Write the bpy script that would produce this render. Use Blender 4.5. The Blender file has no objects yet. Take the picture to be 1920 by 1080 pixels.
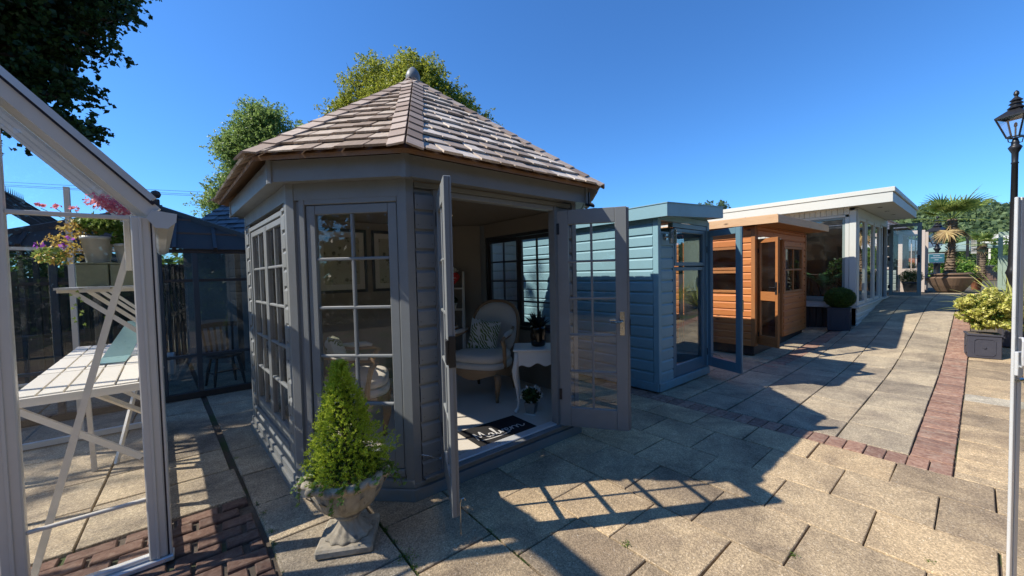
import bpy, math, random
import numpy as np
from mathutils import Matrix, Vector, noise

# ------------------------------------------------------------------ camera, world, sun, exposure
scene = bpy.context.scene
PITCH, ROLL, AZ, EYE = math.radians(2.0), math.radians(1.3), math.radians(50.7), 1.55
fwd = Vector((math.cos(AZ)*math.cos(PITCH), math.sin(AZ)*math.cos(PITCH), -math.sin(PITCH)))
r0 = Vector((math.sin(AZ), -math.cos(AZ), 0)); u0 = r0.cross(fwd)
rgt = r0*math.cos(ROLL) - u0*math.sin(ROLL); up = u0*math.cos(ROLL) + r0*math.sin(ROLL)
cam_data = bpy.data.cameras.new('camera')
cam_data.sensor_fit = 'HORIZONTAL'; cam_data.sensor_width = 36.0; cam_data.lens = 36.0*720/1920
cam_data.clip_start = 0.02; cam_data.clip_end = 2000
cam = bpy.data.objects.new('camera', cam_data); scene.collection.objects.link(cam)
cam.matrix_world = Matrix(((rgt.x, up.x, -fwd.x, 0), (rgt.y, up.y, -fwd.y, 0), (rgt.z, up.z, -fwd.z, EYE), (0, 0, 0, 1)))
scene.camera = cam
SUN_EL, SUN_AZ = math.radians(44.6), math.radians(149.5)      # direction towards the sun
world = bpy.data.worlds.new('World'); scene.world = world; world.use_nodes = True
wn = world.node_tree
for n in list(wn.nodes): wn.nodes.remove(n)
wo = wn.nodes.new('ShaderNodeOutputWorld'); bg = wn.nodes.new('ShaderNodeBackground'); sk = wn.nodes.new('ShaderNodeTexSky')
sk.sky_type = 'NISHITA'; sk.sun_disc = False; sk.sun_elevation = SUN_EL; sk.sun_rotation = math.radians(90) - SUN_AZ
sk.air_density = 1.0; sk.dust_density = 0.25; sk.ozone_density = 3.0; sk.altitude = 100
bg.inputs['Strength'].default_value = 0.093
tn = wn.nodes.new('ShaderNodeMix'); tn.data_type = 'RGBA'; tn.blend_type = 'MULTIPLY'; tn.inputs[0].default_value = 1.0
tn.inputs[7].default_value = (0.55, 1.07, 1.62, 1)                # the camera's deep polarised blue
wn.links.new(sk.outputs['Color'], tn.inputs[6]); wn.links.new(tn.outputs[2], bg.inputs['Color']); wn.links.new(bg.outputs[0], wo.inputs['Surface'])
sl = bpy.data.lights.new('sun', 'SUN'); sl.energy = 5.0; sl.angle = math.radians(0.53); sl.color = (1.0, 0.93, 0.82)
so = bpy.data.objects.new('sun', sl); scene.collection.objects.link(so)
sd = Vector((math.cos(SUN_EL)*math.cos(SUN_AZ), math.cos(SUN_EL)*math.sin(SUN_AZ), math.sin(SUN_EL)))
so.rotation_euler = sd.to_track_quat('Z', 'Y').to_euler(); so.location = sd*60
vs = scene.view_settings
vs.view_transform = 'Standard'; vs.look = 'None'; vs.exposure = 0.5; vs.gamma = 1.0; vs.use_curve_mapping = False
scene.render.engine = 'CYCLES'
scene.cycles.max_bounces = 10; scene.cycles.transparent_max_bounces = 24; scene.cycles.diffuse_bounces = 4
scene.cycles.use_denoising = True

R = random.Random(7)
# ------------------------------------------------------------------ object helpers
WM = {}                                                         # world matrices of what has been built
def link(o, parent=None, M=None):
    scene.collection.objects.link(o)
    M = M or Matrix.Identity(4)
    WM[o.name] = M
    if parent is not None:
        o.parent = parent; o.matrix_local = WM[parent.name].inverted() @ M
    else:
        o.matrix_local = M
    return o
def tag(o, label, cat, group=None):
    o['label'] = label; o['category'] = cat
    if group: o['group'] = group
    return o
def thing(name, label, cat, loc=(0, 0, 0), rz=0, group=None):
    o = bpy.data.objects.new(name, None); o.empty_display_size = 0.1
    link(o, None, Matrix.Translation(loc) @ Matrix.Rotation(rz, 4, 'Z'))
    return tag(o, label, cat, group)
def struct(o): o['kind'] = 'structure'; return o
def stuff(o): o['kind'] = 'stuff'; return o

def mesh_from(verts, faces, m, smooth=False, name='m'):
    me = bpy.data.meshes.new(name)
    me.from_pydata([tuple(v) for v in verts], [], faces); me.update()
    if smooth: me.polygons.foreach_set('use_smooth', [True]*len(me.polygons))
    for mm in (m if isinstance(m, (list, tuple)) else [m]): me.materials.append(mm)
    return me
def chamfer_box(lx, ly, lz, c):
    x, y, z = lx/2, ly/2, lz/2; c = min(c, x*0.45, y*0.45, z*0.45)
    V = []; idx = {}
    for sx in (-1, 1):
        for sy in (-1, 1):
            for sz in (-1, 1):
                for ax in range(3):
                    p = [sx*(x-c), sy*(y-c), sz*(z-c)]; p[ax] = (sx*x, sy*y, sz*z)[ax]
                    idx[(sx, sy, sz, ax)] = len(V); V.append(p)
    F = []
    def add(ids):
        a = [Vector(V[i]) for i in ids]; n = (a[1]-a[0]).cross(a[2]-a[0]); cen = sum(a, Vector())/len(a)
        F.append(ids if n.dot(cen) > 0 else ids[::-1])
    S = (-1, 1)
    for ax in range(3):
        o1, o2 = [k for k in range(3) if k != ax]
        for s in S:
            ids = []
            for a, b in ((-1, -1), (1, -1), (1, 1), (-1, 1)):
                t = [0, 0, 0]; t[ax] = s; t[o1] = a; t[o2] = b; ids.append(idx[(*t, ax)])
            add(ids)
        for a in S:
            for b in S:
                ids = []
                for s, k in ((-1, o1), (1, o1), (1, o2), (-1, o2)):
                    t = [0, 0, 0]; t[ax] = s; t[o1] = a; t[o2] = b; ids.append(idx[(*t, k)])
                add(ids)
    for a in S:
        for b in S:
            for c_ in S: add([idx[(a, b, c_, k)] for k in range(3)])
    return V, F
BOXC = {}
def boxmesh(d, m, c):
    key = (round(d[0], 4), round(d[1], 4), round(d[2], 4), m.name, c)
    if key not in BOXC:
        if c:
            V, F = chamfer_box(*d, c)
        else:
            x, y, z = d[0]/2, d[1]/2, d[2]/2
            V = [(a*x, b*y, e*z) for a in (-1, 1) for b in (-1, 1) for e in (-1, 1)]
            F = [(0, 1, 3, 2), (4, 6, 7, 5), (0, 4, 5, 1), (2, 3, 7, 6), (0, 2, 6, 4), (1, 5, 7, 3)]
        BOXC[key] = mesh_from(V, F, m)
    return BOXC[key]
def fr(p, q, z=0.0):
    """wall frame: x runs p->q, y points to the inside (left of p->q), z up"""
    p = Vector((p[0], p[1], z)); q = Vector((q[0], q[1], z)); x = (q-p).normalized(); y = Vector((-x.y, x.x, 0))
    return Matrix(((x.x, y.x, 0, p.x), (x.y, y.y, 0, p.y), (0, 0, 1, p.z), (0, 0, 0, 1)))
ID = Matrix.Identity(4)
PERM = {0: Matrix(((1, 0, 0, 0), (0, 1, 0, 0), (0, 0, 1, 0), (0, 0, 0, 1))),
        1: Matrix(((0, -1, 0, 0), (1, 0, 0, 0), (0, 0, 1, 0), (0, 0, 0, 1))),
        2: Matrix(((0, 0, 1, 0), (0, 1, 0, 0), (-1, 0, 0, 0), (0, 0, 0, 1)))}
def box(name, F, x0, x1, y0, y1, z0, z1, m, parent=None, c=0.002, tilt=None):
    d = [abs(x1-x0), abs(y1-y0), abs(z1-z0)]; ax = max(range(3), key=lambda k: d[k])
    M = F @ Matrix.Translation(((x0+x1)/2, (y0+y1)/2, (z0+z1)/2))
    if tilt is not None: M = M @ tilt
    P = PERM[ax]
    dd = d if ax == 0 else ([d[1], d[0], d[2]] if ax == 1 else [d[2], d[1], d[0]])
    me = boxmesh(dd, m, c)
    o = bpy.data.objects.new(name, me)
    return link(o, parent, M @ P)
class MB:
    """collects polygons for ONE mesh object (one part)"""
    def __init__(s): s.V = []; s.F = []; s.MI = []; s.mi = 0
    def poly(s, vs, fs):
        b = len(s.V); s.V += [tuple(v) for v in vs]; s.F += [tuple(b+i for i in f) for f in fs]; s.MI += [s.mi]*len(fs); return s
    def box(s, x0, x1, y0, y1, z0, z1, F=ID, c=0.0):
        if c: V, Fc = chamfer_box(abs(x1-x0), abs(y1-y0), abs(z1-z0), c)
        else:
            x, y, z = abs(x1-x0)/2, abs(y1-y0)/2, abs(z1-z0)/2
            V = [(a*x, b*y, e*z) for a in (-1, 1) for b in (-1, 1) for e in (-1, 1)]
            Fc = [(0, 1, 3, 2), (4, 6, 7, 5), (0, 4, 5, 1), (2, 3, 7, 6), (0, 2, 6, 4), (1, 5, 7, 3)]
        cx, cy, cz = (x0+x1)/2, (y0+y1)/2, (z0+z1)/2
        return s.poly([F @ Vector((v[0]+cx, v[1]+cy, v[2]+cz)) for v in V], Fc)
    def bar(s, a, b, w, h=None, upv=(0, 0, 1)):
        a = Vector(a); b = Vector(b); h = h or w; d = (b-a); L = d.length; d.normalize(); upv = Vector(upv)
        sx = d.cross(upv)
        if sx.length < 1e-4: sx = d.cross(Vector((1, 0, 0)))
        sx.normalize(); sz = sx.cross(d)
        V = [a + d*(L*t) + sx*(w/2*p) + sz*(h/2*q) for t in (0, 1) for p, q in ((-1, -1), (1, -1), (1, 1), (-1, 1))]
        return s.poly(V, [(3, 2, 1, 0), (4, 5, 6, 7), (0, 1, 5, 4), (1, 2, 6, 5), (2, 3, 7, 6), (3, 0, 4, 7)])
    def tube(s, pts, rad, n=8, cap=True):
        pts = [Vector(p) for p in pts]; k = len(pts)
        rad = rad if isinstance(rad, (list, tuple)) else [rad]*k
        V = []; prev = None
        for i, p in enumerate(pts):
            d = (pts[min(i+1, k-1)] - pts[max(i-1, 0)]).normalized()
            if prev is None:
                a = d.orthogonal().normalized()
            else:
                a = (prev - d*prev.dot(d)).normalized()
            prev = a; b = d.cross(a)
            for j in range(n):
                t = 2*math.pi*j/n; V.append(p + (a*math.cos(t) + b*math.sin(t))*rad[i])
        Fs = [(i*n+j, i*n+(j+1) % n, (i+1)*n+(j+1) % n, (i+1)*n+j) for i in range(k-1) for j in range(n)]
        if cap: Fs += [tuple(range(n-1, -1, -1)), tuple((k-1)*n+j for j in range(n))]
        return s.poly(V, Fs)
    def lathe(s, prof, c=(0, 0, 0), n=24, fn=None, cap=True):
        V = []
        for (r, z) in prof:
            for j in range(n):
                t = 2*math.pi*j/n; rr = r if fn is None else fn(r, z, t)
                V.append((c[0]+rr*math.cos(t), c[1]+rr*math.sin(t), c[2]+z))
        k = len(prof)
        Fs = [(i*n+j, i*n+(j+1) % n, (i+1)*n+(j+1) % n, (i+1)*n+j) for i in range(k-1) for j in range(n)]
        if cap: Fs += [tuple(range(n-1, -1, -1)), tuple((k-1)*n+j for j in range(n))]
        return s.poly(V, Fs)
    def prism(s, pts, n0, n1, F=ID):
        """polygon pts in the frame's x,z plane extruded along y n0..n1"""
        k = len(pts)
        V = [F @ Vector((p[0], n0, p[1])) for p in pts] + [F @ Vector((p[0], n1, p[1])) for p in pts]
        return s.poly(V, [tuple(range(k)), tuple(range(2*k-1, k-1, -1))] + [(j, (j+1) % k+0, (j+1) % k + k, j+k)[::-1] for j in range(k)])
    def build(s, name, m, parent=None, smooth=False, M=None):
        M = M or ID
        Mi = M.inverted()
        me = mesh_from([Mi @ Vector(v) for v in s.V] if M != ID else s.V, s.F, m, smooth)
        if any(s.MI): me.polygons.foreach_set('material_index', s.MI)
        o = bpy.data.objects.new(name, me); return link(o, parent, M)
def fix_normals(o):
    import bmesh
    bm = bmesh.new(); bm.from_mesh(o.data); bmesh.ops.recalc_face_normals(bm, faces=bm.faces); bm.to_mesh(o.data); bm.free(); return o
def np_mesh(name, V, quads, m, parent=None, smooth=False, M=None, tri=False):
    k = 3 if tri else 4
    me = bpy.data.meshes.new(name); nv = len(V); nf = len(quads)
    me.vertices.add(nv); me.vertices.foreach_set('co', np.asarray(V, np.float32).ravel())
    me.loops.add(nf*k); me.loops.foreach_set('vertex_index', np.asarray(quads, np.int32).ravel())
    me.polygons.add(nf); me.polygons.foreach_set('loop_start', np.arange(0, nf*k, k, dtype=np.int32))
    if smooth: me.polygons.foreach_set('use_smooth', np.ones(nf, dtype=bool))
    me.update(calc_edges=True)
    for mm in (m if isinstance(m, (list, tuple)) else [m]): me.materials.append(mm)
    o = bpy.data.objects.new(name, me); return link(o, parent, M)
def leaf_cloud(name, C, N, size, m, parent=None, seed=1, aspect=0.55, flat=0.0, jitter=0.35, M=None):
    """C: (k,3) leaf centres; each leaf a folded rhomb of four corners, facing N + noise"""
    rg = np.random.default_rng(seed); k = len(C)
    n = rg.normal(size=(k, 3)); n /= np.linalg.norm(n, axis=1)[:, None]
    if N is not None: n = n*(1-flat) + N*flat
    n /= np.linalg.norm(n, axis=1)[:, None]+1e-9
    t = rg.normal(size=(k, 3)); t -= (t*n).sum(1)[:, None]*n; t /= np.linalg.norm(t, axis=1)[:, None]+1e-9
    b = np.cross(n, t); s = size*(1 + jitter*rg.uniform(-1, 1, size=(k, 1)))
    fold = n*s*0.18
    V = np.stack([C - t*s*0.5, C + b*s*0.5*aspect + fold, C + t*s*0.5, C - b*s*0.5*aspect + fold], 1).reshape(-1, 3)
    q = np.arange(k*4).reshape(k, 4)
    return np_mesh(name, V, q, m, parent, M=M)
def clump_points(clumps, n, seed, shell=0.45):
    rg = np.random.default_rng(seed); cl = np.array([c[:3] for c in clumps], float); rr = np.array([c[3:6] if len(c) > 4 else (c[3],)*3 for c in clumps], float)
    w = rr.mean(1)**2; w /= w.sum(); k = rg.choice(len(cl), n, p=w)
    d = rg.normal(size=(n, 3)); d /= np.linalg.norm(d, axis=1)[:, None]
    rad = rg.uniform(shell, 1, size=(n, 1))**0.7
    return cl[k] + d*rad*rr[k], d
def spray_points(main, n_sprays, per, L, seed, up=0.35, width=0.22, shell=0.35):
    # leaves strung along short outward twigs, so that the outline is feathery and has gaps
    rg = np.random.default_rng(seed); P, D = clump_points(main, n_sprays, seed, shell)
    d = D+rg.normal(0, 0.45, D.shape)+np.array([0, 0, up]); d /= np.linalg.norm(d, axis=1)[:, None]
    ln = L*rg.uniform(0.45, 1.25, (n_sprays, 1, 1)); t = rg.uniform(0, 1, (n_sprays, per, 1))
    side = rg.normal(size=(n_sprays, per, 3))*width*ln*(1.05-t)
    sag = np.zeros((n_sprays, per, 3)); sag[:, :, 2] = -(t[:, :, 0]**2)*0.18*ln[:, :, 0]
    Q = P[:, None, :]+d[:, None, :]*ln*t+side+sag
    return Q.reshape(-1, 3), P, d
def two_level(main, per, seed, rel=0.4, per2=5, rel2=0.5):
    return sub_clumps(sub_clumps(main, per, seed, rel), per2, seed+50, rel2)
def sub_clumps(main, per, seed, rel=0.33):
    """break big lobes into many small lumps spread over their surface"""
    rg = np.random.default_rng(seed); out = []
    for c in main:
        r = np.array(c[3:6] if len(c) > 4 else (c[3],)*3)
        for _ in range(per):
            d = rg.normal(size=3); d /= np.linalg.norm(d)
            rad = rg.uniform(0.35, 1.0)**0.6
            p = np.array(c[:3]) + d*rad*r; q = r.mean()*rel*rg.uniform(0.55, 1.25)
            out.append((p[0], p[1], p[2], q*1.15, q*1.15, q*0.8))
    return out

# ------------------------------------------------------------------ materials
class NT:
    def __init__(s, name):
        s.m = bpy.data.materials.new(name); s.m.use_nodes = True; s.t = s.m.node_tree
        s.b = s.t.nodes['Principled BSDF']; s.out = s.t.nodes['Material Output']
    def n(s, typ, **kw):
        o = s.t.nodes.new(typ)
        for k, v in kw.items():
            if k.startswith('i_'): o.inputs[k[2:].replace('_', ' ')].default_value = v
            else: setattr(o, k, v)
        return o
    def l(s, a, b): s.t.links.new(a, b)
    def coord(s, scale=(1, 1, 1), rnd=True, kind='Object'):
        tc = s.n('ShaderNodeTexCoord'); mp = s.n('ShaderNodeMapping'); mp.inputs['Scale'].default_value = scale
        s.l(tc.outputs[kind], mp.inputs['Vector'])
        if rnd:
            oi = s.n('ShaderNodeObjectInfo'); mul = s.n('ShaderNodeMath', operation='MULTIPLY'); mul.inputs[1].default_value = 37.0
            s.l(oi.outputs['Random'], mul.inputs[0]); cx = s.n('ShaderNodeCombineXYZ')
            for k in range(3): s.l(mul.outputs[0], cx.inputs[k])
            s.l(cx.outputs[0], mp.inputs['Location'])
        return mp.outputs[0]
    def noise(s, vec, scale, detail=4, rough=0.6, dist=0.0):
        o = s.n('ShaderNodeTexNoise'); o.inputs['Scale'].default_value = scale; o.inputs['Detail'].default_value = detail
        o.inputs['Roughness'].default_value = rough; o.inputs['Distortion'].default_value = dist
        if vec: s.l(vec, o.inputs['Vector'])
        return o.outputs['Fac']
    def ramp(s, fac, stops):
        o = s.n('ShaderNodeValToRGB'); cr = o.color_ramp
        while len(cr.elements) < len(stops): cr.elements.new(0.5)
        for e, (p, c) in zip(cr.elements, stops):
            e.position = p; e.color = (*c, 1) if len(c) == 3 else c
        s.l(fac, o.inputs['Fac']); return o.outputs['Color']
    def mix(s, fac, a, b, mode='MIX'):
        o = s.n('ShaderNodeMix', data_type='RGBA', blend_type=mode)
        if isinstance(fac, (int, float)): o.inputs[0].default_value = fac
        else: s.l(fac, o.inputs[0])
        for v, i in ((a, 6), (b, 7)):
            if isinstance(v, tuple): o.inputs[i].default_value = (*v, 1)
            else: s.l(v, o.inputs[i])
        return o.outputs[2]
    def math(s, op, a, b=0.0, clamp=False):
        o = s.n('ShaderNodeMath', operation=op); o.use_clamp = clamp
        for v, i in ((a, 0), (b, 1)):
            if isinstance(v, (int, float)): o.inputs[i].default_value = v
            else: s.l(v, o.inputs[i])
        return o.outputs[0]
    def rnd(s): return s.n('ShaderNodeObjectInfo').outputs['Random']
    def island(s): return s.n('ShaderNodeNewGeometry').outputs['Random Per Island']
    def bump(s, h, strength=0.3, dist=0.01):
        o = s.n('ShaderNodeBump'); o.inputs['Strength'].default_value = strength; o.inputs['Distance'].default_value = dist
        s.l(h, o.inputs['Height']); s.l(o.outputs[0], s.b.inputs['Normal']); return o
    def col(s, c): s.l(c, s.b.inputs['Base Color']) if not isinstance(c, tuple) else setattr(s.b.inputs['Base Color'], 'default_value', (*c, 1))
    def rough(s, v):
        if isinstance(v, (int, float)): s.b.inputs['Roughness'].default_value = v
        else: s.l(v, s.b.inputs['Roughness'])
def sc(c, k): return tuple(x*k for x in c)
def m_paint(name, c, rough=0.45, grain=0.12, dirt=0.25, spec=0.4):
    t = NT(name); v = t.coord((3, 60, 60)); g = t.noise(v, 3, 5, 0.65)
    v2 = t.coord((1, 1, 1), rnd=True); d = t.noise(v2, 4.5, 5, 0.7)
    base = t.mix(t.math('MULTIPLY', t.rnd(), 0.45), c, sc(c, 0.78))
    cc = t.mix(t.math('MULTIPLY', t.ramp(d, [(0.45, (0, 0, 0)), (0.8, (1, 1, 1))]), dirt), base, sc(c, 0.62))
    cc = t.mix(t.math('MULTIPLY', g, 0.16), cc, sc(c, 1.3))
    gp = t.n('ShaderNodeNewGeometry').outputs['Position']; sx = t.n('ShaderNodeSeparateXYZ'); t.l(gp, sx.inputs[0])
    spl_ = t.math('MULTIPLY', t.ramp(sx.outputs['Z'], [(0.0, (1, 1, 1)), (0.32, (0, 0, 0))]), t.ramp(t.noise(gp, 14, 5, 0.7), [(0.45, (0, 0, 0)), (0.65, (1, 1, 1))]))
    cc = t.mix(t.math('MULTIPLY', spl_, 0.45), cc, (0.22, 0.19, 0.14))
    t.col(cc); t.rough(t.math('ADD', t.math('MULTIPLY', d, 0.25), rough-0.1)); t.bump(g, grain, 0.003)
    t.b.inputs['Specular IOR Level'].default_value = spec
    return t.m
def m_wood(name, c1, c2, knots=True, rough=0.6, scale=1.0, bump=0.25):
    t = NT(name); v = t.coord((1.2*scale, 14*scale, 14*scale)); g = t.noise(v, 3.0, 6, 0.6, 1.2)
    v2 = t.coord((2.5*scale, 40*scale, 40*scale)); g2 = t.noise(v2, 4, 4, 0.6)
    cc = t.ramp(g, [(0.3, sc(c1, 0.8)), (0.5, c1), (0.7, c2)])
    cc = t.mix(t.math('MULTIPLY', g2, 0.35), cc, sc(c2, 0.6))
    cc = t.mix(t.math('MULTIPLY', t.rnd(), 0.45), cc, sc(c2, 0.75))
    if knots:
        vo = t.n('ShaderNodeTexVoronoi'); vo.inputs['Scale'].default_value = 1.0; t.l(t.coord((3.2, 7, 7)), vo.inputs['Vector'])
        k = t.ramp(vo.outputs['Distance'], [(0.06, (1, 1, 1)), (0.17, (0, 0, 0))]); cc = t.mix(k, cc, sc(c2, 0.28))
    t.col(cc); t.rough(rough); t.bump(g2, bump, 0.003); return t.m
def m_plain(name, c, rough=0.5, metal=0.0, var=0.15, bump=0.1, scale=25, emit=None):
    t = NT(name); v = t.coord((1, 1, 1)); g = t.noise(v, scale, 5, 0.6)
    t.col(t.mix(g, sc(c, 1-var), sc(c, 1+var))); t.rough(t.math('ADD', t.math('MULTIPLY', g, 0.2), rough-0.1)); t.b.inputs['Metallic'].default_value = metal
    t.bump(g, bump, 0.002)
    return t.m
def m_glass(name, tint=(1, 1, 1), refl=1.0, dirt=0.015):
    t = NT(name); t.t.nodes.remove(t.b)
    tr = t.n('ShaderNodeBsdfTransparent'); tr.inputs[0].default_value = (*tint, 1)
    gl = t.n('ShaderNodeBsdfGlossy'); gl.inputs['Roughness'].default_value = 0.008
    lw = t.n('ShaderNodeLayerWeight'); lw.inputs['Blend'].default_value = 0.5
    p = t.math('POWER', lw.outputs['Facing'], 4.2); f = t.math('ADD', t.math('MULTIPLY', p, 0.8*refl), 0.045*refl, True)
    mx = t.n('ShaderNodeMixShader'); t.l(f, mx.inputs[0]); t.l(tr.outputs[0], mx.inputs[1]); t.l(gl.outputs[0], mx.inputs[2])
    df = t.n('ShaderNodeBsdfDiffuse'); df.inputs[0].default_value = (0.6, 0.6, 0.55, 1)
    v = t.coord((1, 1, 1)); d = t.noise(v, 3.0, 6, 0.7, 1.0)
    dd = t.math('MULTIPLY', t.ramp(d, [(0.4, (0, 0, 0)), (0.75, (1, 1, 1))]), dirt)
    m2 = t.n('ShaderNodeMixShader'); t.l(dd, m2.inputs[0]); t.l(mx.outputs[0], m2.inputs[1]); t.l(df.outputs[0], m2.inputs[2])
    t.l(m2.outputs[0], t.out.inputs['Surface']); return t.m
def m_leaf(name, dark, mid, light, trans=0.35, rough=0.45, nscale=1.2):
    t = NT(name); isl = t.island(); v = t.coord((1, 1, 1), rnd=False); g = t.noise(v, nscale, 3, 0.5)
    f = t.math('ADD', t.math('MULTIPLY', isl, 0.6), t.math('MULTIPLY', g, 0.5))
    cc = t.ramp(f, [(0.2, dark), (0.55, mid), (0.9, light)]); t.col(cc); t.rough(rough)
    t.b.inputs['Specular IOR Level'].default_value = 0.3
    tl = t.n('ShaderNodeBsdfTranslucent'); t.l(t.mix(0.5, cc, sc(light, 1.3)), tl.inputs[0])
    mx = t.n('ShaderNodeMixShader'); mx.inputs[0].default_value = trans
    t.l(t.b.outputs[0], mx.inputs[1]); t.l(tl.outputs[0], mx.inputs[2]); t.l(mx.outputs[0], t.out.inputs['Surface']); return t.m

def m_slab(name, c=(0.44, 0.34, 0.22), speck=1.0):
    t = NT(name); v = t.coord((1, 1, 1), rnd=True)
    vo = t.n('ShaderNodeTexVoronoi'); vo.inputs['Scale'].default_value = 150; t.l(v, vo.inputs['Vector'])
    peb = t.ramp(vo.outputs['Color'], [(0.0, sc(c, 0.45)), (0.35, sc(c, 0.8)), (0.6, sc(c, 1.05)), (0.85, sc(c, 1.45)), (1.0, (0.72, 0.66, 0.55))])
    big = t.noise(v, 2.6, 6, 0.65, 0.6); st = t.ramp(big, [(0.35, (0.62, 0.6, 0.6)), (0.6, (1.08, 1.06, 1.0))])
    cc = t.mix(1.0, peb, st, 'MULTIPLY'); fine = t.noise(v, 30, 5, 0.7)
    cc = t.mix(t.math('MULTIPLY', fine, 0.4), cc, sc(c, 0.7))
    tone = t.ramp(t.rnd(), [(0.0, (0.80, 0.80, 0.82)), (0.5, (1, 1, 1)), (1.0, (1.14, 1.11, 1.06))]); cc = t.mix(1.0, cc, tone, 'MULTIPLY')
    gp = t.n('ShaderNodeNewGeometry').outputs['Position']; stn = t.noise(gp, 1.1, 6, 0.7, 0.8); cc = t.mix(1.0, cc, t.ramp(stn, [(0.32, (0.66, 0.66, 0.68)), (0.5, (1, 1, 1)), (0.7, (1.14, 1.12, 1.08))]), 'MULTIPLY')
    # lichen and grime near the rim of a slab, dark spots of dirt
    sp = t.noise(v, 9, 4, 0.6); cc = t.mix(t.math('MULTIPLY', t.ramp(sp, [(0.62, (0, 0, 0)), (0.72, (1, 1, 1))]), 0.35), cc, sc(c, 0.4))
    t.col(cc); t.rough(0.85); t.b.inputs['Specular IOR Level'].default_value = 0.3
    h = t.math('ADD', t.math('MULTIPLY', vo.outputs['Distance'], 0.7*speck), t.math('MULTIPLY', fine, 0.6)); t.bump(h, 0.5, 0.004); return t.m
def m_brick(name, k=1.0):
    t = NT(name); v = t.coord((1, 1, 1)); g = t.noise(v, 22, 6, 0.7, 0.8); b = t.noise(v, 6, 4, 0.6)
    cc = t.ramp(g, [(0.3, sc((0.15, 0.08, 0.058), k)), (0.5, sc((0.28, 0.165, 0.12), k)), (0.72, sc((0.40, 0.29, 0.22), k))])
    cc = t.mix(1.0, cc, t.ramp(t.rnd(), [(0, (0.76, 0.74, 0.74)), (0.5, (1, 0.97, 0.93)), (1, (1.2, 1.16, 1.1))]), 'MULTIPLY')
    cc = t.mix(t.math('MULTIPLY', t.ramp(b, [(0.55, (0, 0, 0)), (0.7, (1, 1, 1))]), 0.5), cc, sc((0.34, 0.28, 0.21), k))
    t.col(cc); t.rough(0.9); t.bump(g, 0.7, 0.006); return t.m
def m_shingle(name, c1, c2, rough=0.75):
    t = NT(name); v = t.coord((70, 3, 3)); g = t.noise(v, 2.0, 5, 0.7)
    cc = t.ramp(g, [(0.25, sc(c1, 0.6)), (0.55, c1), (0.8, c2)])
    cc = t.mix(1.0, cc, t.ramp(t.rnd(), [(0, (0.56, 0.50, 0.45)), (0.3, (0.8, 0.75, 0.71)), (0.6, (1.0, 0.99, 0.97)), (1, (1.22, 1.24, 1.24))]), 'MULTIPLY')
    v2 = t.coord((6, 6, 6)); d = t.noise(v2, 2, 5, 0.7); cc = t.mix(t.math('MULTIPLY', t.ramp(d, [(0.5, (0, 0, 0)), (0.75, (1, 1, 1))]), 0.4), cc, sc(c1, 0.45))
    t.col(cc); t.rough(rough); t.bump(g, 0.6, 0.004); return t.m
def m_stone(name, c=(0.46, 0.40, 0.30)):
    t = NT(name); v = t.coord((1, 1, 1)); g = t.noise(v, 30, 6, 0.75); b = t.noise(v, 7, 5, 0.7, 1.0)
    cc = t.ramp(b, [(0.3, sc(c, 0.35)), (0.48, sc(c, 0.9)), (0.7, sc(c, 1.35))]); cc = t.mix(t.math('MULTIPLY', g, 0.5), cc, sc(c, 0.55))
    sp = t.noise(v, 14, 3, 0.5); cc = t.mix(t.math('MULTIPLY', t.ramp(sp, [(0.6, (0, 0, 0)), (0.68, (1, 1, 1))]), 0.6), cc, (0.10, 0.11, 0.10))
    t.col(cc); t.rough(0.92); t.bump(t.math('ADD', g, b), 0.7, 0.006); return t.m
def m_soil(name, c=(0.10, 0.08, 0.06), green=(0.05, 0.09, 0.02)):
    t = NT(name); v = t.coord((1, 1, 1), rnd=False); g = t.noise(v, 40, 6, 0.7); b = t.noise(v, 1.7, 4, 0.6)
    cc = t.mix(g, sc(c, 0.5), sc(c, 1.6)); cc = t.mix(t.ramp(b, [(0.52, (0, 0, 0)), (0.62, (0.8, 0.8, 0.8))]), cc, green)
    t.col(cc); t.rough(0.95); t.bump(g, 0.8, 0.01); return t.m
def m_far(name, c1, c2, scale=0.35):
    t = NT(name); v = t.coord((1, 1, 1), rnd=False); g = t.noise(v, scale, 8, 0.75)
    t.col(t.ramp(g, [(0.3, c1), (0.65, c2)])); t.rough(0.95); t.bump(g, 1.0, 0.5); return t.m

GREY = m_paint('grey_paint', (0.200, 0.210, 0.208), 0.40, 0.25, 0.4)
GREYIN = m_paint('interior_paint', (0.29, 0.25, 0.20), 0.6, 0.1)
DARKP = m_paint('dark_paint', (0.05, 0.055, 0.065), 0.4)
TEAL = m_paint('teal_paint', (0.20, 0.355, 0.405), 0.45, 0.2, 0.25)
TEALD = m_paint('teal_frame_paint', (0.11, 0.20, 0.25), 0.35, 0.1, 0.2)
CREAM = m_paint('off_white_paint', (0.56, 0.565, 0.51), 0.5, 0.15, 0.15)
SAGE = m_paint('sage_frame_paint', (0.22, 0.27, 0.25), 0.4, 0.1, 0.2)
SAGELT = m_paint('pale_sage_paint', (0.33, 0.42, 0.34), 0.5, 0.15, 0.2)
WHITE = m_paint('white_paint', (0.74, 0.70, 0.62), 0.45, 0.06, 0.15)
ALU = m_plain('white_aluminium', (0.66, 0.62, 0.54), 0.35, 0.0, 0.08, 0.03, 8)
ALU2 = m_plain('bright_aluminium', (0.72, 0.72, 0.70), 0.3, 0.35, 0.06, 0.02, 8)
GASKET = m_plain('black_gasket', (0.015, 0.012, 0.02), 0.6)
BLACK = m_plain('black_iron', (0.02, 0.02, 0.022), 0.4, 0.3)
STEEL = m_plain('steel', (0.5, 0.48, 0.44), 0.25, 1.0, 0.1, 0.02)
CEDAR = m_wood('orange_cedar', (0.64, 0.24, 0.06), (0.45, 0.12, 0.025))
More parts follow.
